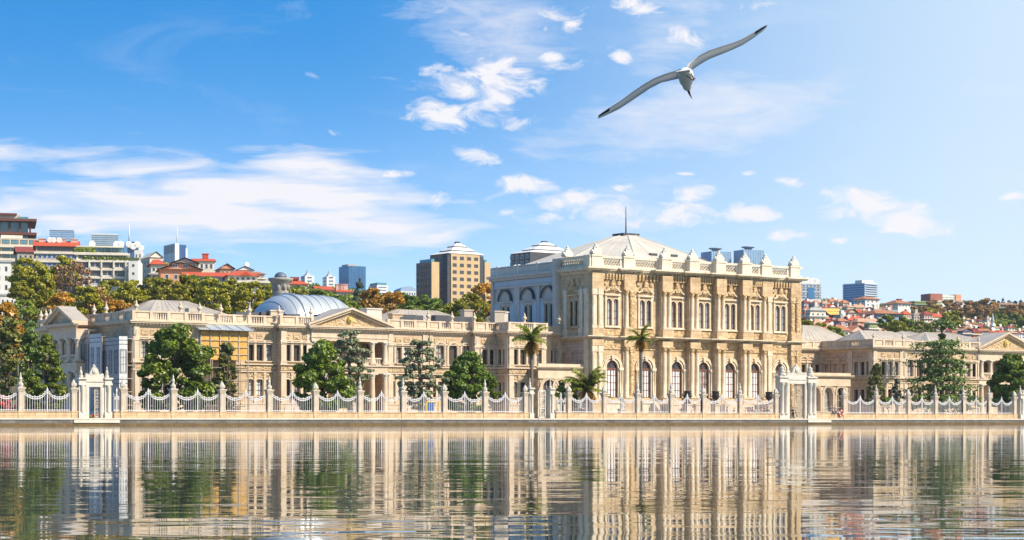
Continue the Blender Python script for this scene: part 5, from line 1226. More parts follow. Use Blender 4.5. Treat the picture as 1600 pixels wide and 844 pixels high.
MIDT = [(520,462,60,70,430,'dark'),(546,470,56,60,415,'green'),(562,437,32,60,520,'far'),(580,452,56,80,440,'orange'),(612,458,66,80,425,'orange'),(600,474,62,60,405,'brown'),(640,462,50,60,450,'dark'),(668,462,62,60,440,'dark'),(648,478,60,50,405,'green'),(690,474,56,56,420,'green'),(706,478,54,50,405,'plane'),
        (735,458,56,90,400,'plane'),(757,444,52,100,410,'orange'),(716,470,50,60,425,'plane'),(625,455,26,44,560,'dark'),(770,470,40,60,420,'brown')]
RIGHT = [(1262,500,44,50,470,'plane'),(1284,505,44,46,480,'plane'),(1305,512,34,34,500,'green'),(1388,492,46,50,620,'green'),(1412,496,44,46,630,'green'),(1402,502,40,40,560,'plane'),(1440,502,38,34,640,'green'),(1432,478,36,36,900,'brown'),(1452,482,40,36,900,'plane'),(1488,486,44,48,760,'plane'),(1478,494,36,40,700,'green')]
RIDGE = [(1458,470,40,38,1120,'brown'),(1480,468,44,40,1160,'brown'),(1500,468,44,42,1140,'red'),(1520,470,46,44,1120,'brown'),(1542,468,46,46,1100,'brown'),(1512,478,40,36,1050,'brown'),(1534,480,40,36,1040,'brown'),(1566,482,36,34,1080,'dark'),(1580,476,40,36,1080,'brown'),(1596,474,44,42,1090,'brown'),
         (1556,490,36,32,980,'dark'),(1584,490,40,36,960,'green'),(1605,492,44,40,950,'dark'),(1572,500,36,30,930,'green'),(1622,478,46,44,1090,'brown'),(1640,484,46,44,1000,'dark'),(1660,480,50,46,1090,'brown'),(1690,486,50,46,1000,'green')]
FARP = [(1506,470,16,16),(1517,469,14,14),(1526,471,16,14),(1541,466,16,18),(1552,468,18,16),(1560,470,14,14),(1567,466,10,20),(1577,469,16,14),(1586,470,16,14),(1595,469,18,16),(1606,470,16,14),(1472,473,14,12),(1388,474,18,12),(1396,476,16,12),(1420,478,18,14),(1443,476,14,12),(1324,474,14,12),(1330,487,14,12),(1351,486,14,12),(1240,500,20,20)]
WD = dict(plane='yellow-green', orange='golden orange', green='mid green', dark='dark green', red='bare russet', brown='rust-brown')
def run(lst, where, group, sd):
    cnt = {}
    tot = {}
    for t in lst: tot[t[5]] = tot.get(t[5], 0)+1
    for i, t in enumerate(sorted(lst)):
        k = t[5]
        cnt[k] = cnt.get(k, 0)+1
        nm = ('the only' if tot[k] == 1 else ORD[cnt[k]])
        lab = (f'{nm} {WD[k]} tree'.replace('the only', 'single') if k != 'far' else f'{nm} tall dark conifer')+f' from the left {where}'
        if tot[k] == 1: lab = lab.replace(' from the left', '')
        hill_tree(*t, lab, group, (i+sd) % 3)
run(LEFT, 'on the slope behind the left wing', 'trees on the slope behind the left wing', 0)
run(MIDT, 'below the ochre stepped tower', 'trees below the ochre tower', 1)
run(RIGHT, 'among the hillside houses', 'trees among the hillside houses', 2)
run(RIDGE, 'in the wood beyond the minaret', 'trees of the far wood', 1)
for i, (x, y, w, h) in enumerate(sorted(FARP)): hill_tree(x, y, w, h, 1350, 'far', f'{ORD[i+1]} dark pine from the left along the far ridge line', 'pines on the far ridge', i % 3)

# rough scrub and small trees that clothe the open slopes between the houses: one uncountable cover
rng = np.random.default_rng(77); PP_ = []; NN_ = []
for Ya, Yb, n_, x0_, x1_ in ((400, 520, 500, -500, 2300), (520, 700, 800, -600, 2400), (700, 1000, 1100, -700, 2600), (1000, 1500, 900, -700, 2700)):
    for k in range(n_):
        Y = rng.uniform(Ya, Yb); x = rng.uniform(x0_, x1_)
        if 205 < x < 1260 and Y < 480: continue
        g = terrain(x, Y); r_ = rng.uniform(1.0, 2.4); c = np.array([(x-800)/FPX*Y, Y, g+r_*.45])
        d = rng.normal(size=(24, 3)); d /= np.linalg.norm(d, axis=1)[:,None]; d[:,2] = np.abs(d[:,2])
        PP_.append(c+d*np.array([r_*1.5, r_*1.5, r_])*(.5+.5*rng.random(24))[:,None]); q = d+.6*rng.normal(size=(24,3)); NN_.append(q/np.linalg.norm(q, axis=1)[:,None])
tag(link('hillside_scrub', quads_mesh('hillside_scrub', np.concatenate(PP_), np.concatenate(NN_), .75, LF['green'], rng)), kind='stuff')
# ================================================================ the city behind
def cm(name, c, c2=None, **k): return mat(name, c, c2, k.pop('scale', .3), k.pop('rough', .85), **k)
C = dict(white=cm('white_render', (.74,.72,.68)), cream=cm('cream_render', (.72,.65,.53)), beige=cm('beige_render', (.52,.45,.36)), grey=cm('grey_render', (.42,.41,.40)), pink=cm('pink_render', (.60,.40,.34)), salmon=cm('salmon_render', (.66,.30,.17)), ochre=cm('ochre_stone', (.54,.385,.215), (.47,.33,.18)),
         ochre_shade=cm('ochre_stone_shaded', (.24,.175,.14)), tile=cm('red_roof_tiles', (.52,.085,.03), (.40,.06,.022), scale=1.2), tileo=cm('old_roof_tiles', (.42,.17,.08), (.32,.12,.06), scale=1.2), tilep=cm('faded_roof_tiles', (.50,.30,.20), (.40,.22,.14), scale=1.2), tiled=cm('dark_red_roof', (.25,.05,.04), scale=1.0), concrete=cm('concrete', (.40,.38,.35)),  # ochre's dark twin: shade on the hotels' left faces put into the colour
         brick=cm('brick_red', (.36,.13,.09)), brown=cm('brown_wood', (.16,.06,.045)), green=cm('green_render', (.30,.36,.16)), lilac=cm('lilac_grey_render', (.34,.33,.42)), yellow=cm('yellow_awning', (.75,.45,.09)), orange=cm('orange_render', (.62,.30,.16)), bluegrey=cm('blue_grey_wall', (.32,.42,.58)))
def glassm(name, c, r=.18): return mat(name, c, tuple(v*.75 for v in c), .15, r, spec=.8)
G_BLUE = glassm('blue_tower_glass', (.05,.20,.42)); G_BLUE2 = glassm('pale_blue_glass', (.22,.42,.62)); G_DEEP = glassm('deep_blue_glass', (.03,.10,.26)); G_TEAL = glassm('teal_glass', (.10,.26,.32)); G_WIN = glassm('window_glass', (.045,.05,.065), .2); G_WINB = glassm('blue_window_glass', (.03,.09,.28), .2)
M_FR = mat('white_window_frame', (.62,.61,.60)); M_FRD = mat('dark_window_frame', (.12,.10,.09))
_fw = {}
def far_win(w, h, fm, gm):
    k = (round(w,1), round(h,1), fm.name, gm.name)
    if k not in _fw:
        t = min(w, h)*.12; a = MB(); a.box(-w/2, w/2, -.06, .05, 0, t, 0); a.box(-w/2, w/2, -.06, .05, h-t, h, 0); a.box(-w/2, -w/2+t, -.06, .05, 0, h, 0); a.box(w/2-t, w/2, -.06, .05, 0, h, 0)
        if w > 1.3: a.box(-t*.4, t*.4, -.05, .05, 0, h, 0)
        a.box(-w/2+t*.5, w/2-t*.5, -.03, .04, t*.5, h-t*.5, 1); _fw[k] = a.mesh('window', [fm, gm])
    return _fw[k]
class Far:
    """a block seen at its corner: xl..xm is the face turned left, xm..xr the face turned to the water"""
    def __init__(s, name, xl, xm, xr, ytop, Y, label, cat, r=.62, group=None, depth=None, sink=3):
        ef = (math.cos(r), math.sin(r)); P = PX(xm, ytop, Y); ur = (xr-800)/FPX; ul = (xl-800)/FPX
        s.w = (ur*P.y-P.x)/(ef[0]-ur*ef[1]); s.d = depth or max(3.0, (P.x-ul*P.y)/(ef[1]+ul*ef[0]))
        gz = min(terrain(xm, Y), P.z-4)-sink; s.z0 = gz; s.h = P.z-gz; s.Y = Y; s.k = Y/FPX; s.xm = xm
        s.root = empty(name, (P.x, P.y, gz), r, label, cat, group)
    def part(s, name, mb, m, parent=None): return mb.build(name, m, parent or s.root)
    def zy(s, y): return CAMZ+(HZ-y)*s.Y/FPX-s.z0
    def body(s, m, z1=None, inset=0, z0=0, name='wall'):
        mb = MB(); i = inset; mb.box(i, s.w-i, i, s.d-i, z0, z1 or s.h); return s.part(name, mb, m)
    def wins(s, z0, z1, rows, nf, nl=0, ww=.55, wh=.55, fm=None, gm=None, m0=.04, right=True):
        fm = fm or M_FR; gm = gm or G_WIN; H = (z1-z0)/rows
        for face, n, L in (('F', nf, s.w), ('L', nl, s.d)):
            if not n: continue
            W_ = L*(1-2*m0)/n; me = far_win(W_*ww, H*wh, fm, gm)
            for i in range(n):
                for j in range(rows):
                    a = L*m0+(i+.5)*W_; z = z0+j*H+H*(1-wh)*.45
                    if face == 'F': link('window', me, s.root, (a, 0, z))
                    else: link('window', me, s.root, (0, a, z), R(-90))
    def slabs(s, zs, t, out, m, name='floor_band', depth=None):
        mb = MB()
        for z in zs: mb.box(-out, s.w+out, -out, (depth or s.d)+out, z-t, z)
        return s.part(name, mb, m)
    def hiproof(s, zb, zt, m, over=.5, ridge=.5, name='roof'):
        mb = MB(); o = over; w, d = s.w, s.d; rx = w*(1-ridge)/2; 
        mb.add([(-o,-o,zb),(w+o,-o,zb),(w+o,d+o,zb),(-o,d+o,zb),(rx,d/2,zt),(w-rx,d/2,zt)], [(0,1,5,4),(2,3,4,5),(1,2,5),(3,0,4),(3,2,1,0)]); return s.part(name, mb, m)
    def gable(s, zb, zt, m, over=.4, along='x', wm=None):
        mb = MB(); o = over; w, d = s.w, s.d
        if along == 'x': mb.add([(-o,-o,zb),(w+o,-o,zb),(w+o,d+o,zb),(-o,d+o,zb),(-o,d/2,zt),(w+o,d/2,zt)], [(0,1,5,4),(2,3,4,5),(3,2,1,0)]); tri = [[(0,0,zb),(0,d,zb),(0,d/2,zt-.3)], [(w,0,zb),(w,d,zb),(w,d/2,zt-.3)]]
        else: mb.add([(-o,-o,zb),(w+o,-o,zb),(w+o,d+o,zb),(-o,d+o,zb),(w/2,-o,zt),(w/2,d+o,zt)], [(0,4,5,3),(1,2,5,4),(3,2,1,0)]); tri = [[(0,0,zb),(w,0,zb),(w/2,0,zt-.3)], [(0,d,zb),(w,d,zb),(w/2,d,zt-.3)]]
        r = s.part('roof', mb, m)
        if wm:
            g = MB()
            for t in tri: g.add(t, [(0,1,2)])
            s.part('gable_wall', g, wm)
        return r
    def dish(s, x, y, z, r=.5):
        mb = MB(); mb.T = lambda a, b, c: (x+a, y-.2-b, z+.7+c); mb.add(*disc(r, .12, 10)); mb.T = None; mb.tube([(x, y, z), (x, y-.1, z+.7)], .05, 5)
        return s.part('satellite_dish', mb, C['white'])
    def chimney(s, x, y, z0, z1, m=None, w=.5):
        mb = MB(); mb.box(x-w, x+w, y-w, y+w, z0, z1-.25); mb.box(x-w*1.2, x+w*1.2, y-w*1.2, y+w*1.2, z1-.25, z1); return s.part('chimney', mb, m or C['cream'])
    def box(s, name, x0, x1, y0, y1, z0, z1, m): mb = MB(); mb.box(x0, x1, y0, y1, z0, z1); return s.part(name, mb, m)
# --- hilltop flats on the left
f = Far('rooftop_restaurant', -60, -50, 47, 345, 640, 'glazed round-cornered restaurant block under two overhanging red-brown roof slabs', 'building', .25, depth=22)
f.body(G_TEAL, f.zy(345), .6); f.slabs([f.zy(340.5), f.zy(362)], .8, 2.0, C['brown'], 'roof_slab'); 
for i in range(7): f.box('column', f.w*i/6-.3, f.w*i/6+.3, -.3, .3, f.zy(366), f.zy(342), C['brown'])
f.box('upper_storey', 2, f.w-3.0, 2, 18, f.zy(341), f.zy(333.5), C['beige']); f.box('roof_slab', 1, f.w-4, 1, 19, f.zy(333.5), f.zy(331), C['brown']); f.box('glass_screen', f.w-3.5, f.w-.5, 1.5, 2, f.zy(341), f.zy(336), G_TEAL)
f = Far('terraced_flats', -60, -30, 62, 370, 600, 'beige stepped flats with wide glazing, under the red-brown restaurant block', 'apartment block', .3, depth=22)
f.body(C['beige'], f.zy(371)); f.slabs([f.zy(382), f.zy(392.5), f.zy(404)], .7, .9, C['cream']); f.wins(f.zy(404), f.zy(371), 3, 6, 0, .8, .6, C and M_FRD, G_TEAL)
f.box('penthouse', f.w*.35, f.w*.72, 3, 12, f.zy(371), f.zy(365), C['cream'])
f = Far('red_roofed_annex', 24, 27, 53, 394, 575, 'low annex with a dark red roof between the beige flats and the white-framed block', 'house', .3, depth=10)
f.body(C['beige']); f.wins(f.zy(408), f.zy(395), 1, 3); f.gable(f.zy(394), f.zy(383), C['tiled'], .5)
f = Far('white_block', -40, -20, 17, 406, 455, 'plain white modern block at the left edge behind the yellow-green trees', 'building', .3, depth=14)
f.body(C['white'], f.zy(409)); f.box('parapet', -.3, f.w+.3, -.3, f.d, f.zy(409), f.zy(406), C['grey']); f.wins(f.zy(470), f.zy(412), 4, 3, 0, .3, .5, M_FRD)
f = Far('white_annex', -20, 0, 24, 462, 440, 'low white annex at the left edge below the plain white block', 'building', .3, depth=10)
f.body(C['white']); f.wins(f.zy(490), f.zy(464), 2, 3, 0, .3, .4, M_FRD); f.box('parapet', -.2, f.w+.2, -.2, f.d, f.h, f.h+.4, C['grey'])
f = Far('apartment_block', 52, 56, 121, 385, 560, 'flats with white window strips under a bright orange-red tiled roof with chimneys', 'apartment block', .22, depth=14)
f.body(C['beige'], f.zy(385)); f.slabs([f.zy(393.5), f.zy(407)], .5, .5, C['cream']); f.wins(f.zy(418), f.zy(394), 2, 8, 0, .85, .62, M_FR, G_WINB); f.wins(f.zy(393), f.zy(384.5), 1, 5, 0, .95, .7, M_FRD, G_WIN)
f.gable(f.zy(384.5), f.zy(372.5), C['tile'], .8, 'x', C['cream'])
for x in (.15, .36, .5, .62, .92): f.chimney(f.w*x, f.d*.42, f.zy(380), f.zy(369.5), C['pink'], .9)
for x in (.33, .42, .56): f.dish(f.w*x, f.d*.3, f.zy(377), .8)
f = Far('terraced_apartment', 116, 119, 200, 394.5, 545, 'cream modernist flats with deep balcony grids and planted roof terraces', 'apartment block', .2, depth=16)
f.body(C['cream'], f.zy(394)); f.slabs([f.zy(395), f.zy(406), f.zy(419), f.zy(432)], .55, .5, C['cream'])
for r_ in range(3):
    z0, z1 = f.zy(444-13*r_+.5), f.zy(432-13*r_+1.2)
    for i in range(4):
        a0, a1 = f.w*(.02+.235*i), f.w*(.02+.235*i+.215)
        me = far_win((a1-a0)*.92, (z1-z0)*.8, M_FR if (i+r_) % 2 else M_FRD, G_WIN); link('window', me, f.root, ((a0+a1)/2, 0, z0+.15))
        f.box('balcony_divider', a1+.05, a1+.45, -.7, 0, z0, z1, C['cream'])
f.wins(f.zy(405), f.zy(395.5), 1, 8, 0, .85, .75, M_FRD, G_WIN)
f.box('penthouse', f.w*.05, f.w*.9, 3.5, 13, f.zy(394), f.zy(383.5), C['cream']); f.box('roof_slab', f.w*.0, f.w*.92, 2.6, 14, f.zy(384.5), f.zy(382.5), C['cream'])
me = far_win(3.0, 1.4, M_FRD, G_TEAL)
for i in range(4): link('window', me, f.root, (f.w*(.42+.13*i), 3.5, f.zy(392)))
for x in (.3, .78, .86): f.dish(f.w*x, 6, f.zy(382.5), 1.0)
rng = np.random.default_rng(9); cl = [((f.w*t, 1.6, f.zy(393.5)+.5), (1.6, .8, .9), 60) for t in np.linspace(.03, .3, 6)]+[((f.w*t, -.3, f.zy(405)+.3), (1.2, .4, .5), 30) for t in np.linspace(.2, 1.0, 10)]
P_, Q_ = clump_points(cl, rng); link('terrace_foliage', quads_mesh('terrace_foliage', P_, Q_, .25, LF['green'], rng), f.root)
f = Far('plain_gable_block', 199, 201, 216, 406, 540, 'plain white end block with two small windows beside the planted balconies', 'apartment block', .1, depth=14)
f.body(C['white']); f.wins(f.zy(446), f.zy(408), 3, 1, 0, .25, .3, M_FRD); f.box('planter', -.2, f.w+.2, -.2, 1.0, f.h, f.h+.5, LF['green'])
f = Far('glass_office', 75, 78, 115, 361, 1400, 'pale blue glass office block on the skyline above the orange-red roof', 'office block', .2, depth=30)
f.body(G_BLUE2); f.slabs([f.zy(361+i*3.2) for i in range(4)], .7, .25, C['bluegrey']); f.slabs([f.zy(359)], .5, .3, C['bluegrey'], 'roof_slab')
f = Far('glass_office', 141, 144, 184, 366, 1350, 'white-banded glass office block on the skyline above the planted terraces', 'office block', .2, depth=30)
f.body(G_BLUE2); f.slabs([f.zy(366+i*3.2) for i in range(6)], .55, .25, C['grey']); f.slabs([f.zy(364.8)], .8, .3, C['white'], 'roof_slab')
f = Far('blue_cube_office', 184, 199, 216, 377.5, 900, 'small deep blue glass cube with white dishes and a tall thin mast', 'office block', .3, depth=15)
f.body(G_DEEP); mb = MB(); mb.tube([(1, 2, f.h), (1, 2, f.zy(350))], [.35, .15], 6); f.part('mast', mb, C['white']); 
for x, z in ((.1, 385), (.5, 388), (.85, 385)): f.dish(f.w*x, -1.0, f.zy(z), 1.5)
f = Far('white_house', 207, 210, 222, 391, 620, 'narrow white house beside the flats with planted balconies', 'house', .15, depth=12)
f.body(C['white']); f.wins(f.zy(440), f.zy(394), 4, 2, 0, .4, .5); f.dish(2, 1, f.h, .9)
f = Far('grey_gabled_house', 220, 234, 254, 405, 600, 'tall cream and blue-grey house with a pale gabled roof beside the narrow white house', 'house', .45)
f.body(C['cream'], f.zy(402)); f.wins(f.zy(440), f.zy(403), 3, 2, 3, .5, .6, M_FR, G_WIN); f.gable(f.zy(402), f.zy(392.5), C['cream'], .4, 'y', C['cream'])
f = Far('blue_glass_tower', 257, 274, 291, 382, 1200, 'white and deep blue office tower with a mast on the skyline', 'office block', .5)
f.body(G_DEEP); f.box('white_wall', -.4, 2.2, -.4, f.d+.2, 0, f.h+.6, C['white']); f.box('white_wall', f.w-.5, f.w+.6, -.4, f.d, 0, f.h-2, C['white'])
f.box('grey_crown', -.6, -.4, .5, f.d*.98, f.h-4.5, f.h, C['grey']); mb = MB(); mb.tube([(1.5, 1.5, f.h), (1.5, 1.5, f.zy(353))], [.4, .15], 6); f.part('mast', mb, C['white'])
f = Far('red_roofed_house', 233, 236, 258, 413, 585, 'house with a bright red hipped roof and balconies in front of the deep blue tower', 'house', .25, depth=11)
f.body(C['cream']); f.wins(f.zy(440), f.zy(414), 2, 3, 0, .7, .5); f.slabs([f.zy(427)], .4, .7, C['grey']); f.hiproof(f.h, f.zy(403), C['tile'], .7, .4)
f = Far('salmon_house', 248, 251, 313, 420.5, 560, 'salmon pink house with a broad low white-edged gable', 'house', .22, depth=13)
f.body(C['salmon']); f.wins(f.zy(440), f.zy(424), 1, 4, 0, .45, .5, M_FR); f.gable(f.h, f.zy(409), C['tilep'], .9, 'y', C['salmon'])
for i in (0.36, .62): link('window', far_win(1.4, 1.2, M_FR, G_WIN), f.root, (f.w*i, -.02, f.h+.3))
f = Far('grey_gabled_house', 268, 270, 308, 411, 600, 'grey house with a shallow grey gable rising behind the salmon pink house', 'house', .2, depth=12)
f.body(C['grey']); f.wins(f.zy(418), f.zy(411.5), 1, 5); f.gable(f.h, f.zy(402), C['tileo'], .8, 'y', C['grey'])
f = Far('red_roofed_house', 300, 303, 335, 407, 640, 'house with a bright red roof and a red chimney stack left of the open sky', 'house', .22, depth=11)
f.body(C['cream'], f.zy(408)); f.wins(f.zy(422), f.zy(409), 1, 4, 0, .6, .6); f.gable(f.zy(408), f.zy(402), C['tile'], .6, 'x', C['orange']); f.chimney(f.w*.62, f.d*.5, f.zy(406), f.zy(394), C['tile'], .9)
f = Far('long_red_roofed_house', 286, 288, 356, 431.5, 540, 'long low white house under a wide bright red roof', 'house', .2, depth=10)
f.body(C['white']); f.wins(f.zy(440), f.zy(432), 1, 9, 0, .7, .6, M_FR, G_WINB); f.gable(f.h, f.zy(423), C['tile'], .6, 'x', C['cream'])
f = Far('small_brick_house', 341, 344, 366, 420, 620, 'small house with a pointed brick-red gable and a thin mast', 'house', .3, depth=9)
f.body(C['orange']); f.wins(f.zy(428), f.zy(421), 1, 3); f.gable(f.h, f.zy(411.5), C['tileo'], .5, 'y', C['orange']); mb = MB(); mb.tube([(f.w*.6, 3, f.h), (f.w*.6, 3, f.zy(401))], .1, 5); f.part('mast', mb, C['grey'])
f = Far('cream_villa', 354, 357, 402, 430.5, 530, 'cream villa with a red roof, gabled dormer and long balcony', 'house', .22, depth=12)
f.body(C['cream']); f.wins(f.zy(439), f.zy(431), 1, 5, 0, .7, .65); f.hiproof(f.h, f.zy(420.5), C['tile'], .8, .45); f.box('balcony', -.5, f.w+4, -1.6, 0, f.zy(442), f.zy(438.5), C['cream'])
mb = MB(); mb.prism([(f.w*.38, f.h), (f.w*.78, f.h), (f.w*.58, f.zy(424))], -1.0, 3); f.part('dormer', mb, C['tile'])
f = Far('white_house', 368, 370, 396, 422, 600, 'white house with a stepped roof behind the cream villa', 'house', .2, depth=10)
f.body(C['white']); f.wins(f.zy(430), f.zy(423), 1, 4); f.gable(f.h, f.zy(415.5), C['tilep'], .4, 'y', C['white']); f.dish(3, 2, f.h+1, .8)
f = Far('round_corner_flats', 394, 397, 413, 428, 590, 'tan flats with a small red roof at the far end of the hilltop row', 'apartment block', .3, depth=10)
f.body(C['beige']); f.wins(f.zy(452), f.zy(429), 2, 2, 0, .6, .5); f.slabs([f.zy(440), f.zy(434)], .4, .8, C['cream']); f.hiproof(f.h, f.zy(422.5), C['tileo'], .6, .4)
# --- middle distance
f = Far('red_roofed_house', 446, 449, 480, 444, 760, 'house with a red hipped roof and dark lantern beside the stone tower', 'house', .3, depth=12)
f.body(C['beige']); f.wins(f.zy(450), f.zy(445), 1, 5); f.hiproof(f.h, f.zy(435), C['tile'], .8, .4); f.box('roof_lantern', f.w*.3, f.w*.7, f.d*.3, f.d*.7, f.h+2, f.zy(431.5), C['tiled'])
for i, (xl, xm, xr, yt, lab) in enumerate(((470, 476.5, 491, 430.5, 'small white office tower with blue windows and a spike, nearer the zinc vault'), (504, 510.5, 524, 432, 'small white office tower with blue windows and a spike, nearer the blue glass tower'))):
    f = Far('white_office_tower', xl, xm, xr, yt, 1250, lab, 'office tower', .4, 'white spiked office towers')
    f.body(C['white']); f.wins(f.zy(447), f.zy(431), 3, 1, 1, .55, .5, M_FR, G_WINB); mb = MB(); mb.frus(f.w*.2, f.w*.8, f.d*.2, f.d*.8, f.h, f.h+2, f.w*.2, f.d*.2); mb.tube([(f.w/2, f.d/2, f.h+1), (f.w/2, f.d/2, f.zy(yt-12))], [.9, .15], 6); f.part('spire', mb, C['grey'])
f = Far('red_roofed_house', 494, 496, 520, 453, 700, 'white house under a plain bright red roof below the white office towers', 'house', .25, depth=12)
f.body(C['white']); f.wins(f.zy(460), f.zy(454), 1, 4); f.gable(f.h, f.zy(445.5), C['tile'], .7, 'x', C['white'])
f = Far('red_roofed_house', 524, 527, 553, 456, 690, 'house with several red roofs and pale chimneys in front of the blue glass tower', 'house', .25, depth=12)
f.body(C['cream']); f.wins(f.zy(462), f.zy(456.5), 1, 5); f.hiproof(f.h, f.zy(450), C['tile'], .7, .5)
for x in (.2, .34, .6): f.chimney(f.w*x, f.d*.4, f.h, f.zy(442.5), C['pink'], .9)
f = Far('blue_glass_tower', 529.5, 545, 571, 415.5, 1500, 'large plain blue glass office tower above the red roofs', 'office tower', .55)
f.body(G_BLUE); f.slabs([f.zy(415.5+2.6*i) for i in range(14)], .22, .12, G_DEEP); f.box('roof_plant', f.w*.05, f.w*.6, 3, f.d*.8, f.h, f.zy(412.5), C['grey'])
mb = MB()
for i in range(13): a = f.w*i/12; mb.box(a-.12, a+.12, -.2, .0, 0, f.h)
f.part('mullion', mb, G_DEEP)
f = Far('white_office_block', 576, 589, 606, 445.5, 1100, 'low white office block with blue glass top floor right of the blue glass tower', 'office block', .45)
f.body(C['white']); f.wins(f.zy(460), f.zy(446.5), 3, 1, 1, .85, .4, M_FR, G_WINB); f.box('glass_storey', .5, f.w-.5, .5, f.d-.5, f.h, f.zy(441.5), G_TEAL); f.box('blue_wing', -.05, 0, .5, f.d-.5, 4, f.h-.5, G_BLUE)
f = Far('white_house', 608, 610, 620, 455, 1000, 'tiny white house between the low office block and the blue-domed building', 'house', .3, depth=8); f.body(C['white']); f.wins(f.zy(462), f.zy(455.5), 1, 2)
f = Far('domed_building', 622, 626, 651, 455, 900, 'pale building with a dark blue curved roof left of the ochre stepped tower', 'building', .3, depth=14)
f.body(C['white']); f.wins(f.zy(462), f.zy(455.5), 1, 6, 0, .6, .6, M_FR, G_WINB)
mb = MB(); mb.prism([(f.w*(.5-.5*math.cos(t*math.pi/10)), f.h+(f.zy(447)-f.h)*math.sin(t*math.pi/10)) for t in range(11)], .5, f.d-.5); f.part('roof', mb, C['bluegrey'])
# --- ochre hotel with its stepped glass pyramid
f = Far('ochre_hotel', 672, 701, 757, 395.5, 700, 'ochre stone hotel tower with dark glass corners under a stepped pale pyramid roof', 'hotel', .62)
h = f.h; f.body(C['ochre_shade'], h-.6, 1.2, name='core')
f.box('front_wall', 1.0, f.w-2.0, 0, 4, 0, h, C['ochre']); f.box('side_wall', .0, 3, f.d*.32, f.d, 0, h, C['ochre_shade']); f.box('glass_corner', -.3, 1.15, .3, f.d*.3, 0, h-.4, M_DARK); f.box('glass_corner', f.w-1.9, f.w-.2, .3, 4, 0, h-.4, M_DARK)  # side wall darkened, its shade put into the colour
rows = 9; zt, zb = f.zy(397), f.zy(495); H = (zt-zb)/rows; me = far_win((f.w-3.0)/4*.55, H*.5, M_FRD, G_WIN); me2 = far_win(f.d*.11, H*.5, M_FRD, G_WIN)
for j in range(rows):
    for i in range(4): link('window', me, f.root, (1.0+(f.w-3.0)*(i+.5)/4, 0, zb+H*(j+.22)))
    for i in range(2): link('window', me2, f.root, (0, f.d*(.42+.2*i), zb+H*(j+.22)), R(-90))
zs = [395.5, 390.5, 388.5, 383, 381, 376]; ins = [0, .22, .24, .36, .38, .46]; mb = MB()
for (ya, yb, ia, ib) in ((395.5, 391, -.02, .16), (389.5, 384, .16, .30), (382.5, 377, .31, .44)):
    mb.frus(f.w*ia, f.w*(1-ia), f.d*ia, f.d*(1-ia), f.zy(ya), f.zy(yb), f.w*(ib-ia), f.d*(ib-ia))
f.part('pyramid_roof', mb, C['white']); mb = MB()
for (ya, yb, ia) in ((391, 389.5, .17), (384, 382.5, .315), (377, 374.8, .45)): mb.box(f.w*ia, f.w*(1-ia), f.d*ia, f.d*(1-ia), f.zy(ya)-.1, f.zy(yb)+.1)
f.part('roof_glazing', mb, M_DARK)
f2 = f
lowx = -PX(672, 0, 700).x
def hotel_wing(xl, xm, xr, ytop, Y, nf, nl, label):
    f = Far('hotel_annex', xl, xm, xr, ytop, Y, label, 'hotel', .62); f.body(C['ochre_shade'], f.h, .05); f.box('front_wall', 0, f.w, -.15, .3, 0, f.h, C['ochre']); f.box('roof_glazing', .3, f.w*.5, .5, f.d*.8, f.h, f.h+1.0, G_TEAL)
    zt, zb = f.zy(ytop+2), f.zy(ytop+72); H = (zt-zb)/7; a = far_win(f.d/nl*.5, H*.48, M_FRD, G_WIN)
    for j in range(7):
        for i in range(nl): link('window', a, f.root, (0.03, f.d*(i+.5)/nl, zb+H*(j+.22)), R(-90))
        if nf: link('window', far_win(f.w*.5, H*.5, M_FRD, G_WIN), f.root, (f.w*.5, -.15, zb+H*(j+.22)))
hotel_wing(650, 674, 686, 409, 690, 0, 4, 'lower hotel wing with four window columns on its shaded side, joined to the ochre tower')
hotel_wing(755, 757, 766, 410, 730, 0, 1, 'narrow ochre hotel wing between the ochre tower and the blue-painted side')
f = Far('glass_slab', 765, 768, 778, 421, 1300, 'sliver of a blue glass slab beside the blue-painted hall side', 'office block', .5, depth=20); f.body(G_BLUE); f.slabs([f.zy(421+i*4) for i in range(6)], .5, .2, G_DEEP)
f = Far('second_hotel', 796, 828, 905, 394, 760, 'dark hotel tower with a stepped pale pyramid roof peeping above the hall parapet', 'hotel', .62)
f.body(C['ochre_shade'], f.h, .3); f.box('glass_band', -.1, f.w*.9, -.1, 2, f.h-8, f.h-.3, M_DARK); f.box('front_wall', 2, f.w, -.3, .4, 0, f.h-6, C['ochre']); me = far_win(2.0, 1.6, M_FR, G_WIN)
for j in range(3):
    for i in range(4): link('window', me, f.root, (-.1, f.d*(i+.5)/4, f.h-7+j*2.4), R(-90))
c0 = PX(853, 378, 760); mb = MB(); ox, oy = f.w*.5, f.d*.5; hw = f.w*.5
for (ya, yb, ia, ib) in ((393.5, 389, .0, .17), (387.5, 381.5, .17, .31), (380, 375, .32, .44)): mb.frus(f.w*ia, f.w*(1-ia), f.d*ia, f.d*(1-ia), f.zy(ya), f.zy(yb), f.w*(ib-ia), f.d*(ib-ia))
f.part('pyramid_roof', mb, C['white']); mb = MB()
for (ya, yb, ia) in ((389, 387.5, .18), (381.5, 380, .32), (375, 373, .45)): mb.box(f.w*ia, f.w*(1-ia), f.d*ia, f.d*(1-ia), f.zy(ya)-.1, f.zy(yb)+.1)
f.part('roof_glazing', mb, M_DARK)
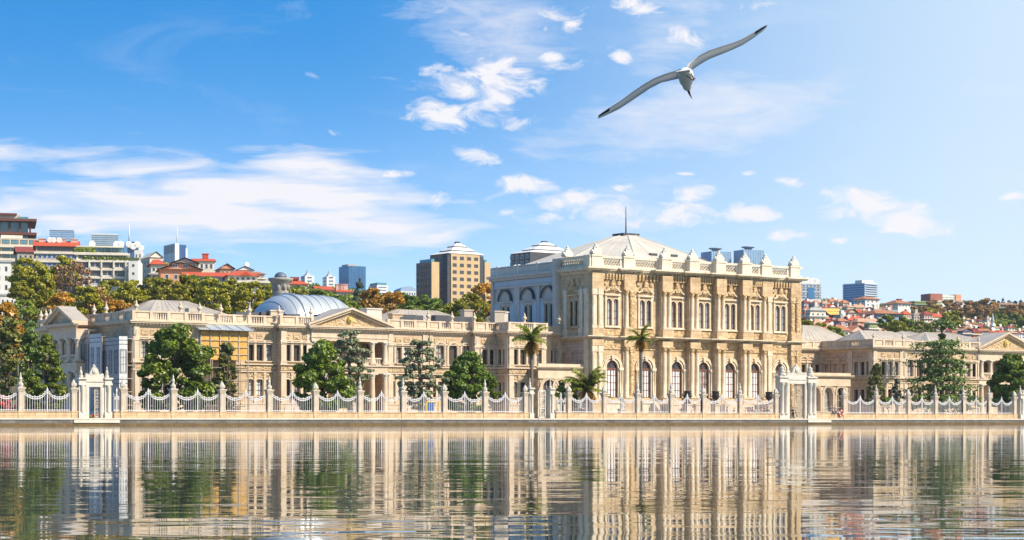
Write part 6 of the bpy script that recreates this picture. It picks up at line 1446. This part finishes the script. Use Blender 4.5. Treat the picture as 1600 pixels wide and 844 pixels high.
# --- twin towers with saucer tops behind the parapet
for (xl, xm, xr, yt, ys, lab) in ((1096, 1112, 1142, 392.5, 386, 'lower blue glass tower with a saucer on top behind the hall parapet'), (1147, 1162, 1193, 390, 384, 'taller blue glass tower with a saucer on top behind the hall parapet')):
    f = Far('saucer_tower', xl, xm, xr, yt, 1700, lab, 'skyscraper', .45, 'twin saucer towers'); f.body(G_BLUE2)
    f.slabs([f.zy(yt+2.4*i) for i in range(16)], .35, .15, C['bluegrey'])
    mb = MB()
    for i in range(9): a = f.w*i/8; mb.box(a-.25, a+.25, -.3, 0, 0, f.h); a = f.d*i/8; mb.box(-.3, 0, a-.25, a+.25, 0, f.h)
    f.part('mullion', mb, C['bluegrey'])
    mb = MB(); z = f.h; zz_ = f.zy(ys); hh = zz_-z; mb.lathe([(3, z), (3, z+hh*.35), (3.4, z+hh*.5), (5.6, z+hh*.75), (5.8, z+hh*.95), (2, z+hh*1.05)], f.w*.42, f.d*.4, 20); f.part('saucer', mb, C['bluegrey'])
# --- right skyline
f = Far('grid_office', 1236, 1240, 1283, 441.5, 1000, 'white gridded office with blue square windows and big roof dishes behind the hall corner', 'office block', .15, depth=16)
f.body(C['white']); f.wins(f.zy(468), f.zy(443), 4, 7, 0, .68, .72, M_FR, G_BLUE); f.box('blue_bay', f.w*.52, f.w*.74, -.25, 0, f.zy(466), f.zy(449.5), G_BLUE)
for x, r_ in ((.38, 1.7), (.55, 2.2), (.75, 1.9), (.9, 1.5)): f.dish(f.w*x, 3, f.h, r_)
f.slabs([f.zy(444+4*i) for i in range(6)], .8, .0, C['grey'], 'balcony'); f.box('roof_plant', 1, f.w*.4, 4, 12, f.h, f.zy(437.5), G_BLUE)
f = Far('banded_office', 1318, 1351, 1371, 442, 1250, 'blue glass and white banded office block stepped at the top', 'office block', .75)
f.body(C['white'], f.h); f.box('glass_side', -.4, 0, 0, f.d*1.0, 0, f.zy(444), G_BLUE); f.slabs([f.zy(443+3.6*i) for i in range(10)], .5, .5, C['bluegrey']); f.wins(f.zy(475), f.zy(443.5), 9, 1, 0, .96, .5, C['bluegrey'], G_WIN); f.box('roof_plant', 0, f.w*.9, 2, f.d*.45, f.h, f.zy(437.5), C['white'])
f = Far('pink_flats', 1334, 1352, 1374, 467, 900, 'pink and white flats with a red roof in front of the banded office', 'apartment block', .6)
f.body(C['white']); f.wins(f.zy(484), f.zy(468), 3, 3, 3, .4, .5); f.hiproof(f.h, f.zy(462.5), C['tileo'], .8, .6)
f = Far('red_roofed_villa', 1397, 1403, 1424, 474, 1000, 'white villa with a red hipped roof alone on the ridge', 'house', .4, depth=14)
f.body(C['white']); f.wins(f.zy(480), f.zy(474.5), 1, 4, 0, .3, .6); f.hiproof(f.h, f.zy(467.5), C['tileo'], 1.0, .3); f.chimney(f.w*.7, f.d*.5, f.h+1, f.zy(465.5), C['brick'], 1.0)
f = Far('red_cube_building', 1452.5, 1459, 1500, 462.5, 1250, 'low cream and green building between two red cube towers on the ridge', 'building', .35, depth=14)
f.body(C['cream'], f.zy(461)); f.wins(f.zy(469), f.zy(463), 2, 7, 0, .8, .5, M_FR, G_TEAL)
f.box('red_cube', -3, 5.5, -1, 10, 0, f.zy(459), C['brick']); f.box('red_cube', f.w*.82, f.w+.5, -.6, 8, 0, f.zy(459.5), C['salmon']); f.box('terrace', -1, f.w+2, -3, 0, 0, f.zy(470), C['white'])
f = Far('green_glass_hall', 1418, 1430, 1468, 476, 1150, 'low dark green glazed hall below the red cube building', 'building', .35, depth=16)
f.body(G_TEAL, f.zy(475)); f.slabs([f.zy(474), f.zy(470.5)], .8, 1.0, C['green'], 'roof_slab'); f.wins(f.zy(480), f.zy(475), 1, 7, 0, .8, .7, M_FRD, G_DEEP)
f = Far('long_low_pavilion', 1552, 1555, 1592, 476, 1300, 'long low building with a pale curved roof on the far ridge', 'building', .2, depth=14)
f.body(C['grey']); f.wins(f.zy(480), f.zy(476.3), 1, 6, 0, .8, .7, M_FRD); mb = MB(); mb.prism([(-1, f.h), (f.w*.3, f.zy(473.2)), (f.w*.7, f.zy(473.4)), (f.w+1, f.h)], -1, f.d); f.part('roof', mb, C['tilep'])
f = Far('glazed_long_house', 1366, 1371, 1404, 490, 760, 'long house with a strip of dark glazing under a faded red roof', 'house', .3, depth=14)
f.body(C['bluegrey']); f.wins(f.zy(496), f.zy(490.5), 1, 8, 0, .9, .75, M_FRD, G_TEAL); f.hiproof(f.h, f.zy(482.5), C['tileo'], 1.0, .6)
# minaret
Y = 820; p = PX(1551, 530, Y); mz = p.z-4
mr = empty('minaret', (p.x, p.y, mz), 0, 'thin white minaret with a grey pointed cap rising above the right wing', 'minaret')
k = Y/FPX; zt = CAMZ+(HZ-489)*k-mz; mb = MB(); mb.lathe([(1.2,0),(1.0,zt*.42),(.85,zt*.44),(.7,zt*.62)], n=12); mb.build('shaft', C['white'], mr)
mb = MB(); mb.lathe([(.72,zt*.60),(1.15,zt*.625),(1.2,zt*.64),(1.2,zt*.665),(.7,zt*.668)], n=12); mb.build('balcony', C['white'], mr)
mb = MB(); mb.lathe([(.62,zt*.66),(.6,zt*.77),(.8,zt*.78)], n=12); mb.build('upper_shaft', C['white'], mr); mb = MB(); mb.lathe([(.8,zt*.775),(.5,zt*.87),(.05,zt)], n=12); mb.build('cap', C['grey'], mr)

# --- the jumble of houses on the right-hand slope
hr = random.Random(21)
WALLS = [('white','white'),('cream','cream'),('beige','tan'),('pink','pink'),('grey','grey'),('orange','orange'),('lilac','lilac grey'),('salmon','salmon'),('white','white'),('cream','cream')]
ROOFS = [('tile','bright red'),('tileo','rust-red'),('tilep','faded pink'),('tileo','rust-red'),('tiled','dark red'),('concrete','flat grey'),('tilep','faded pink'),('tile','bright red')]
def slope_house(x, ytop, wpx, hpx, Y, wk, rk, label, group, rot, rows, cols, flat=False, detail=True):
    k = Y/FPX
    f = Far('slope_house', x-wpx*.62, x-wpx*.28, x+wpx*.5, ytop+hpx*.34, Y, label, 'house', rot, group)
    f.d = min(f.d, f.w*1.2); f.body(C[wk])
    if detail:
        z0 = f.zy(ytop+hpx*1.0); f.wins(max(.5, z0), f.h-.3, rows, cols, 2, .42, .5, M_FR if hr.random() < .6 else M_FRD)
        if hr.random() < .5: f.slabs([f.h-(f.h-max(.5,z0))/rows*j for j in range(1, rows)], .25, .6, C['cream'], 'balcony')
    if flat: f.box('parapet', -.2, f.w+.2, -.2, f.d+.2, f.h, f.h+.8, C[rk]); f.box('stair_head', f.w*.3, f.w*.6, f.d*.3, f.d*.7, f.h+.8, f.h+2.6, C[wk])
    elif hr.random() < .55: f.hiproof(f.h, f.zy(ytop), C[rk], .5, .35)
    else: f.gable(f.h, f.zy(ytop), C[rk], .5, 'x' if hr.random() < .6 else 'y', C[wk])
    if detail and hr.random() < .6: f.dish(f.w*hr.random(), .5, f.h+.5, .7)
    if detail and hr.random() < .5: f.chimney(f.w*.7, f.d*.5, f.h, f.zy(ytop)+.6, C['pink'], .5)
BANDS = [('top row of the crowded hillside', 1256, 1330, 468, 950, 14, 13, 6), ('second row of the crowded hillside', 1254, 1392, 477, 870, 15, 14, 10), ('third row of the crowded hillside', 1256, 1400, 484, 800, 17, 16, 9),
         ('fourth row of the crowded hillside', 1262, 1372, 492, 720, 19, 20, 7), ('fifth row of the crowded hillside', 1270, 1380, 500, 640, 24, 26, 6), ('lowest row behind the palace roofs', 1280, 1372, 508, 580, 27, 28, 4),
         ('row above the large cedar', 1378, 1470, 487, 860, 17, 14, 6), ('row behind the large cedar', 1398, 1500, 508, 680, 16, 14, 7), ('lower row between cedar and minaret', 1430, 1545, 514, 640, 15, 12, 8),
         ('upper terrace under the brown wood', 1502, 1548, 500, 950, 10, 8, 5), ('middle terrace beside the minaret', 1496, 1550, 505, 900, 11, 9, 5), ('lower terrace around the minaret', 1494, 1600, 510, 850, 13, 10, 8), ('row behind the gold-medallion pediment', 1540, 1640, 516, 760, 16, 12, 6)]
for (where, x0, x1, yt, Y, w, h, n) in BANDS:
    for i in range(n):
        x = x0+(x1-x0)*(i+.5)/n+hr.uniform(-2.5, 2.5); wk, wn_ = hr.choice(WALLS); rk, rn = hr.choice(ROOFS); flat = rk == 'concrete'
        y = yt+hr.uniform(-3, 3)
        lab = f'{wn_} house with {rn} roof, {ORD[i+1]} from left in {where}'
        ws = len(lab.split())
        if ws > 16: lab = f'{wn_} {rn}-roofed house, {ORD[i+1]} in {where}'
        slope_house(x, y, w*hr.uniform(.85, 1.25), h*hr.uniform(.9, 1.2), Y*hr.uniform(.98, 1.02), wk, rk, lab, 'houses on the far slope', hr.uniform(.25, .8), 2 if h < 20 else 3, 2 if w < 15 else 3, flat, True)
for (xl, xm, xr, yt, yr, Y, wk, rk, lab) in ((1262, 1266, 1290, 485, 480, 690, 'cream', 'concrete', 'cream flats with long white balconies near the hall corner'), (1334, 1340, 1366, 503, 497, 600, 'orange', 'tilep', 'orange-walled flats with a wide roof terrace near the palace roofs'), (1356, 1359, 1371, 505, 502, 590, 'green', 'concrete', 'flats with one pale green wall panel above the right wing roofs'), (1303, 1311, 1325, 502, 497, 600, 'lilac', 'tileo', 'lilac-grey flats with a shaded side wall above the pale hip roof')):
    f = Far('apartment_block', xl, xm, xr, yt, Y, lab, 'apartment block', .4); f.body(C[wk]); f.wins(f.zy(yt+24), f.h-.5, 3, 3, 2, .5, .5); f.slabs([f.zy(yt+8), f.zy(yt+16)], .3, .8, C['white'], 'balcony')
    f.hiproof(f.h, f.zy(yr), C[rk], .5, .6)
f = Far('awning_house', 1290, 1293, 1314, 487, 735, 'house with a broad bright yellow terrace awning', 'house', .25, depth=9); f.body(C['orange']); f.wins(f.zy(496), f.zy(488), 1, 4)
mb = MB(); mb.add([(-.5,-3,f.h-1.2),(f.w+.5,-3,f.h-1.2),(f.w+.5,3,f.zy(481.5)),(-.5,3,f.zy(481.5))], [(0,1,2,3)]); f.part('awning', mb, C['yellow']); f.gable(f.h, f.h+1.5, C['tileo'], .2, 'x', C['orange'])
# ================================================================ bird, people, small things in the garden
GY = 13.0
def gp(x, y, dy=0.0): return PX(x, y, GY)+Vector((0, dy, 0))
gc = gp(1070, 121)
gull = empty('seagull', gc, 0, 'white seagull gliding with long bent grey wings high above the water', 'bird')
M_GW = mat('gull_white', (.78,.77,.76), (.66,.65,.65), 20, .7); M_GG = leaf_mat('gull_wing_grey', (.80,.77,.75), (.80,.77,.75), .45, .0); M_GT = mat('gull_wing_tip', (.05,.048,.05)); M_BILL = mat('gull_bill', (.12,.035,.03), (.05,.03,.03), 30, .4)
def rel(v): return tuple(v-gc)
# wings: near (leading) edge, far (trailing) edge, thin aerofoil section
LWG = [((1066,110),(1066,121)),((1052,115),(1050,124)),((1038,119),(1034,127.5)),((1020,126),(1016,138)),((1002,136.5),(1000,150)),((985,148),(984,161)),((968,160.5),(968,171)),((952,170.5),(953,177.5)),((940,178.5),(942,181.5)),((934.5,182.5),(935.5,183.5))]
RWG = [((1072,106),(1078,114)),((1080,98.5),(1088,106)),((1090,91),(1099,99)),((1106,82.5),(1112,91)),((1124,76.5),(1128,84.5)),((1144,70),(1148,76)),((1160,63),(1164,68.5)),((1178,52.5),(1181,57)),((1191,44.5),(1193,47.5)),((1197.5,41.5),(1198,42.5))]
body = MB()
def wing(st):
    vs = []; fs = []; n = len(st)
    for i, (t, b) in enumerate(st):
        b = (t[0]+(b[0]-t[0])*.68, t[1]+(b[1]-t[1])*.68)
        th = .012*(1-i/n)+.003; a = Vector(rel(gp(*t, -.10+.05*(i/n)))); c = Vector(rel(gp(*b, .12-.06*(i/n)))); m = (a+c)/2
        vs += [tuple(a), tuple(m+Vector((0,0,th))), tuple(c), tuple(m-Vector((0,0,th*.3)))]
    for i in range(n-1):
        for k in range(4): fs.append((i*4+k, i*4+(k+1) % 4, (i+1)*4+(k+1) % 4, (i+1)*4+k))
    b0 = len(body.V); body.V += vs
    for k, f_ in enumerate(fs):
        seg = k//4; body.F.append(tuple(b0+j for j in f_)); body.M.append(2 if seg >= n-3 and k % 4 == 3 else 1); body.SM.append(True)
    body.F.append((b0, b0+1, b0+2, b0+3)); body.M.append(1); body.SM.append(False)
wing(LWG); wing(RWG)
def loft(mb, st, m=0, n=14):                                 # st: (x px, y px, dy, rx px, rz px)
    k = GY/FPX; vs = []
    for (x, y, dy, rx, rz) in st:
        c = Vector(rel(gp(x, y, dy)))
        vs += [tuple(c+Vector((rx*k*math.cos(2*math.pi*i/n), .25*rx*k*math.sin(2*math.pi*i/n), rz*k*math.sin(2*math.pi*i/n)))) for i in range(n)]
    fs = [(j*n+i, j*n+(i+1) % n, (j+1)*n+(i+1) % n, (j+1)*n+i) for j in range(len(st)-1) for i in range(n)]+[tuple(range(n)), tuple((len(st)-1)*n+i for i in range(n))]
    mb.add(vs, fs, m, True)
loft(body, [(1062,121,-.24,3,2),(1066,119.5,-.20,9,5),(1069,118,-.12,10.5,8),(1071,117.5,-.03,12,10),(1073,119,.06,12,10.5),(1075,121.5,.14,10.5,9),(1077,123.5,.19,8,7.5),(1078.5,124.5,.23,8,7.5),(1079.5,125.5,.28,6.5,6),(1080,126,.31,2,2)], 0)
body.build('body', [M_GW, M_GG, M_GT], gull)
k = GY/FPX
mb = MB(); t0 = Vector(rel(gp(1066, 120, -.2)))
fan = [(1051,126.5),(1049,127.5),(1054,125),(1058,125.5),(1064,126)]
top_ = [rel(gp(x, y, -.34)) for x, y in ((1049.5,127.5),(1054,126.5),(1060,126),(1066,125),(1070,124))]; base_ = [rel(gp(x, y, -.16)) for x, y in ((1058,121),(1061,119.5),(1066,118),(1071,118),(1076,119))]
mb.add(top_+base_+[(x, y, z+.008) for x, y, z in top_]+[(x, y, z+.012) for x, y, z in base_], [(i, i+1, i+6, i+5) for i in range(4)]+[(i+10, i+15, i+16, i+11) for i in range(4)]+[(i, i+10, i+11, i+1) for i in range(4)], 0, True); mb.build('tail', M_GW, gull)
mb = MB(); mb.tube([rel(gp(1081,129.5,.27)), rel(gp(1084.5,134,.33)), rel(gp(1089.5,140.5,.37))], [2.6*k, 1.7*k, .3*k], 7); mb.build('bill', M_BILL, gull)
for (a, b_, c) in (((1069,124.5),(1073,128),(1078,133.5)), ((1077.5,120.5),(1078,126),(1080,131.5))):
    mb = MB(); mb.tube([rel(gp(*a, -.14)), rel(gp(*b_, -.17)), rel(gp(*c, -.2))], [.7*k, .9*k, 1.0*k], 6); e = Vector(rel(gp(*c, -.2))); mb.add([tuple(e+Vector((-1.6*k,0,1.6*k))), tuple(e+Vector((1.6*k,0,1.6*k))), tuple(e+Vector((2.2*k,-.02,-1.4*k))), tuple(e+Vector((-.6*k,-.02,-2.0*k)))], [(0,1,2,3)]); mb.build('leg', M_BILL, gull)
mb = MB(); e = Vector(rel(gp(1086, 125, .24))); mb.lathe([(.003,-.004),(.006,0),(.003,.004)], e.x, e.y, 8, z0=e.z); mb.build('eye', M_BLACK, gull)

# people on the terrace: one skinned body, clothes as parts
M_SKIN = mat('skin', (.50,.31,.21)); M_HAIR = mat('hair', (.05,.035,.028))
CL = {n: mat('cloth_'+n, c) for n, c in dict(red=(.50,.045,.04), white=(.72,.70,.68), blue=(.06,.12,.32), black=(.025,.025,.03), grey=(.25,.25,.27), beige=(.50,.40,.28), pink=(.60,.26,.30), navy=(.03,.045,.10), green=(.08,.20,.10), orange=(.62,.24,.05)).items()}
def skin(name, verts, edges, rads, m, root, sub=1):
    me = bpy.data.meshes.new(name); me.from_pydata(verts, edges, []); me.materials.append(m)
    o = link(name, me, root); 
    md = o.modifiers.new('skin', 'SKIN'); md.use_smooth_shade = True
    for i, r_ in enumerate(rads): me.skin_vertices[0].data[i].radius = (r_, r_)
    me.skin_vertices[0].data[0].use_root = True
    if sub: s_ = o.modifiers.new('subsurf', 'SUBSURF'); s_.levels = sub; s_.render_levels = sub
    return o
PV = {}
def person_meshes(pose):
    if pose in PV: return PV[pose]
    st = .16 if pose == 'walk' else .04; arm = .25 if pose == 'photo' else 0
    if pose == 'sit':
        B_ = [(0,0,.52),(0,0,.75),(0,0,1.0),(0,0,1.18),(0,-.02,1.26),(0,-.03,1.37),(0,-.02,1.44),(.09,-.05,.52),(.10,-.45,.50),(.10,-.44,.12),(.10,-.56,.06),(-.09,-.05,.52),(-.10,-.45,.50),(-.10,-.44,.12),(-.10,-.56,.06),(.17,0,1.13),(.22,-.10,.88),(.15,-.32,.72),(.12,-.42,.66),(-.17,0,1.13),(-.22,-.10,.88),(-.15,-.32,.72),(-.12,-.42,.66),(0,-.13,1.35)]
    else:
        B_ = [(0,0,.92),(0,0,1.08),(0,0,1.28),(0,0,1.42),(0,-.01,1.50),(0,-.02,1.60),(0,-.01,1.69),(.09,0,.88),(.10,-st,.50),(.10,st*.6-st,.10),(.10,-.14-st*.2,.05),(-.09,0,.88),(-.10,st,.50),(-.10,st*1.2,.10),(-.10,st*1.0-.12,.05),(.18,0,1.38),(.23,-.02,1.10),(.22,-.10-arm,.88+arm*1.9),(.20,-.16-arm*.5,.80+arm*2.4),(-.18,0,1.38),(-.23,.02,1.10),(-.22,-.06-arm,.88+arm*1.9),(-.20,-.10-arm*.5,.80+arm*2.4),(0,-.12,1.585)]
    E = [(0,1),(1,2),(2,3),(3,4),(4,5),(5,6),(0,7),(7,8),(8,9),(9,10),(0,11),(11,12),(12,13),(13,14),(3,15),(15,16),(16,17),(17,18),(3,19),(19,20),(20,21),(21,22),(5,23)]
    Rr = [.13,.12,.14,.10,.055,.095,.085,.085,.06,.045,.04,.085,.06,.045,.04,.06,.045,.035,.035,.06,.045,.035,.035,.02]
    si = [1,2,3,15,16,19,20]; se = [(0,1),(1,2),(2,3),(3,4),(2,5),(5,6)]; sr = [.155,.165,.12,.085,.065,.085,.065]
    sit = pose == 'sit'; ti = [0,1,7,8,9,11,12,13]; te = [(0,1),(0,2),(2,3),(3,4),(0,5),(5,6),(6,7)]; tr_ = [.155,.145,.105,.08,.065,.105,.08,.065]
    PV[pose] = ((B_, E, Rr), ([B_[i] for i in si], se, sr), ([B_[i] for i in ti], te, tr_)); return PV[pose]
def person(p, rz, shirt, trousers, pose, label, group, sc=1.0):
    r = empty('person', p, rz, label, 'person', group); r.scale = (sc, sc, sc); b_, s_, t_ = person_meshes(pose)
    skin('body', *b_, M_SKIN, r); skin('shirt', *s_, CL[shirt], r); skin('trousers', *t_, CL[trousers], r)
    z = b_[0][6][2]; mb = MB(); mb.lathe([(.10,z-.10),(.112,z-.04),(.10,z+.05),(.05,z+.09),(.01,z+.10)], 0, .015, 10); mb.build('hair', M_HAIR, r)
PP = [(1136,12,'white','blue','stand'),(1127,10,'blue','white','walk'),(1147,9,'black','grey','walk'),(1155,9,'red','navy','stand'),(1165,8,'white','black','stand'),(1170,10,'red','black','walk'),(1176,8,'pink','white','photo'),(1181,10,'white','red','stand'),(1186,8,'grey','navy','walk'),(1190,11,'orange','black','stand'),(1195,8,'navy','beige','walk'),(1200,10,'black','blue','stand'),(1204,8,'white','grey','photo'),
      (1233,5,'black','navy','walk'),(1239,6,'navy','black','stand'),(1243,5,'grey','black','walk'),(1099,9,'red','white','stand'),(1086,12,'beige','grey','stand')]
prn = random.Random(8)
for i, (x, q, sh, tr_, po) in enumerate(PP):
    wh = 'in the tall gate opening' if 1225 < x < 1250 else ('near the double stair' if x < 1110 else 'behind the hall railing')
    act = {'stand':'standing','walk':'walking','photo':'raising both arms'}[po]
    person(W(S(x, q), q, .9), PHI+prn.uniform(-3, 3), sh, tr_, po, f'person in {sh} top and {tr_} trousers {act} {wh}', 'visitors in front of the hall', prn.uniform(.95, 1.06))
for (x, sh, tr_, rz, lab) in ((1297,'navy','black',.5,'person in navy top sitting on the low wall, nearest the tall gate'),(1304,'grey','blue',-.4,'person in grey top sitting mid-way on the low wall')):
    person(W(S(x, 0), -.1, .86+1.15-.5), PHI+rz, sh, tr_, 'sit', lab, 'people on the low wall')
r = empty('lifebuoy', W(S(1310.5, 0), -.36, 1.75), PHI, 'red and white lifebuoy hanging on the low wall by the tall gate', 'lifebuoy')
mb = MB()
for k_ in range(24):
    a0, a1 = k_*math.pi/12, (k_+1)*math.pi/12; mb.tube([(.42*math.cos(a0), -.1, .42*math.sin(a0)), (.42*math.cos(a1), -.1, .42*math.sin(a1))], .12, 8, 0 if k_ % 6 < 4 else 1)
mb.build('ring', [CL['red'], CL['white']], r)
# dark bronze urns on the terrace
u = MB(); u.box(-.35,.35,-.35,.35,0,.25); u.lathe([(.2,.25),(.14,.5),(.16,.6),(.5,.85),(.62,1.3),(.5,1.65),(.62,1.9),(.66,2.0),(.5,2.0)], n=14)
for k_ in (-1, 1): u.tube([(k_*.5,0,.95),(k_*.95,0,1.25),(k_*.9,0,1.6),(k_*.55,0,1.7)], .06, 6)
ME_VASE = u.mesh('vase', M_BLACK)
for (x, q, z, lab) in ((1074, 13, 3.2, 'large black bronze urn left of the terrace stair'), (1118, 13, 3.2, 'large black bronze urn in the middle of the terrace'), (1201.5, 13, 3.2, 'large black bronze urn at the gate end of the terrace')):
    r = empty('bronze_urn', W(S(x, q), q, .9), PHI, lab, 'urn', 'bronze urns on the terrace'); mb = MB(); mb.box(-.5,.5,-.5,.5,0,2.1); mb.box(-.6,.6,-.6,.6,2.1,2.3); mb.build('pedestal', M_WINGW, r); link('vase', ME_VASE, r, (0,0,2.3), sc=(1,1,1))
# garden statues and a small fountain before the hall corner
def statue(x, q, y0, label, seed):
    h = Z(x, q, y0)-.9; r = empty('garden_statue', W(S(x, q), q, .9), PHI, label, 'statue')
    mb = MB(); mb.box(-.45,.45,-.45,.45,0,h*.42); mb.box(-.55,.55,-.55,.55,h*.42,h*.48); mb.build('pedestal', M_WINGW, r)
    mb = MB(); mb.lathe([(.34,h*.48),(.30,h*.6),(.36,h*.7),(.2,h*.8),(.12,h*.84),(.17,h*.9),(.1,h*.98),(.02,h)], n=10); mb.tube([(.25,0,h*.74),(.4,-.15,h*.62),(.2,-.3,h*.58)], .09, 6); mb.build('figure', M_WHITEC, r)
statue(905, 6, 620, 'white garden statue on a pedestal left of the short thick palm', 1); statue(972, 7, 622, 'white garden statue on a pedestal in front of the first tall window', 2); statue(760, 6, 622, 'small white garden statue before the pavilion corner', 3)
r = empty('fountain', W(S(913, 5), 5, .9), PHI, 'dark two-tier fountain in front of the short thick palm', 'fountain')
mb = MB(); mb.lathe([(1.1,0),(1.15,.4),(.95,.42),(.2,.45),(.14,1.1),(.6,1.3),(.55,1.36),(.1,1.38),(.08,1.9),(.3,2.0),(.05,2.1)], n=16); mb.build('basin', mat('fountain_stone', (.22,.19,.16)), r)
# notice board with a yellow frame behind the railing
r = empty('notice_board', W(S(679, 3), 3, .9), PHI, 'blue notice board with a tall yellow frame behind the railing', 'notice board')
hz = Z(679, 3, 627)-.9; mb = MB(); mb.box(-1.25, -.1, -.05, .05, 1.0, hz-.2); mb.build('board', mat('notice_blue', (.03,.10,.32)), r); mb = MB(); mb.box(-1.4,.75,-.06,.06,hz-.15,hz); mb.box(.55,.7,-.06,.06,0,hz); mb.box(-1.4,-1.27,-.06,.06,0,hz); mb.build('frame', mat('notice_yellow', (.75,.48,.04)), r)
# ================================================================ the air: a thin summer haze over water and city
mb = MB(); mb.box(-2600, 2600, -300, 2500, -1.5, 260)
hm = bpy.data.materials.new('haze_air'); hm.use_nodes = True; hn = hm.node_tree; hn.nodes.clear()
pv = hn.nodes.new('ShaderNodeVolumePrincipled'); pv.inputs['Color'].default_value = (.86, .92, 1.0, 1); pv.inputs['Density'].default_value = .00006; pv.inputs['Anisotropy'].default_value = .2
ho = hn.nodes.new('ShaderNodeOutputMaterial'); hn.links.new(pv.outputs[0], ho.inputs['Volume'])
hz_o = mb.build('haze', hm); tag(hz_o, kind='stuff')
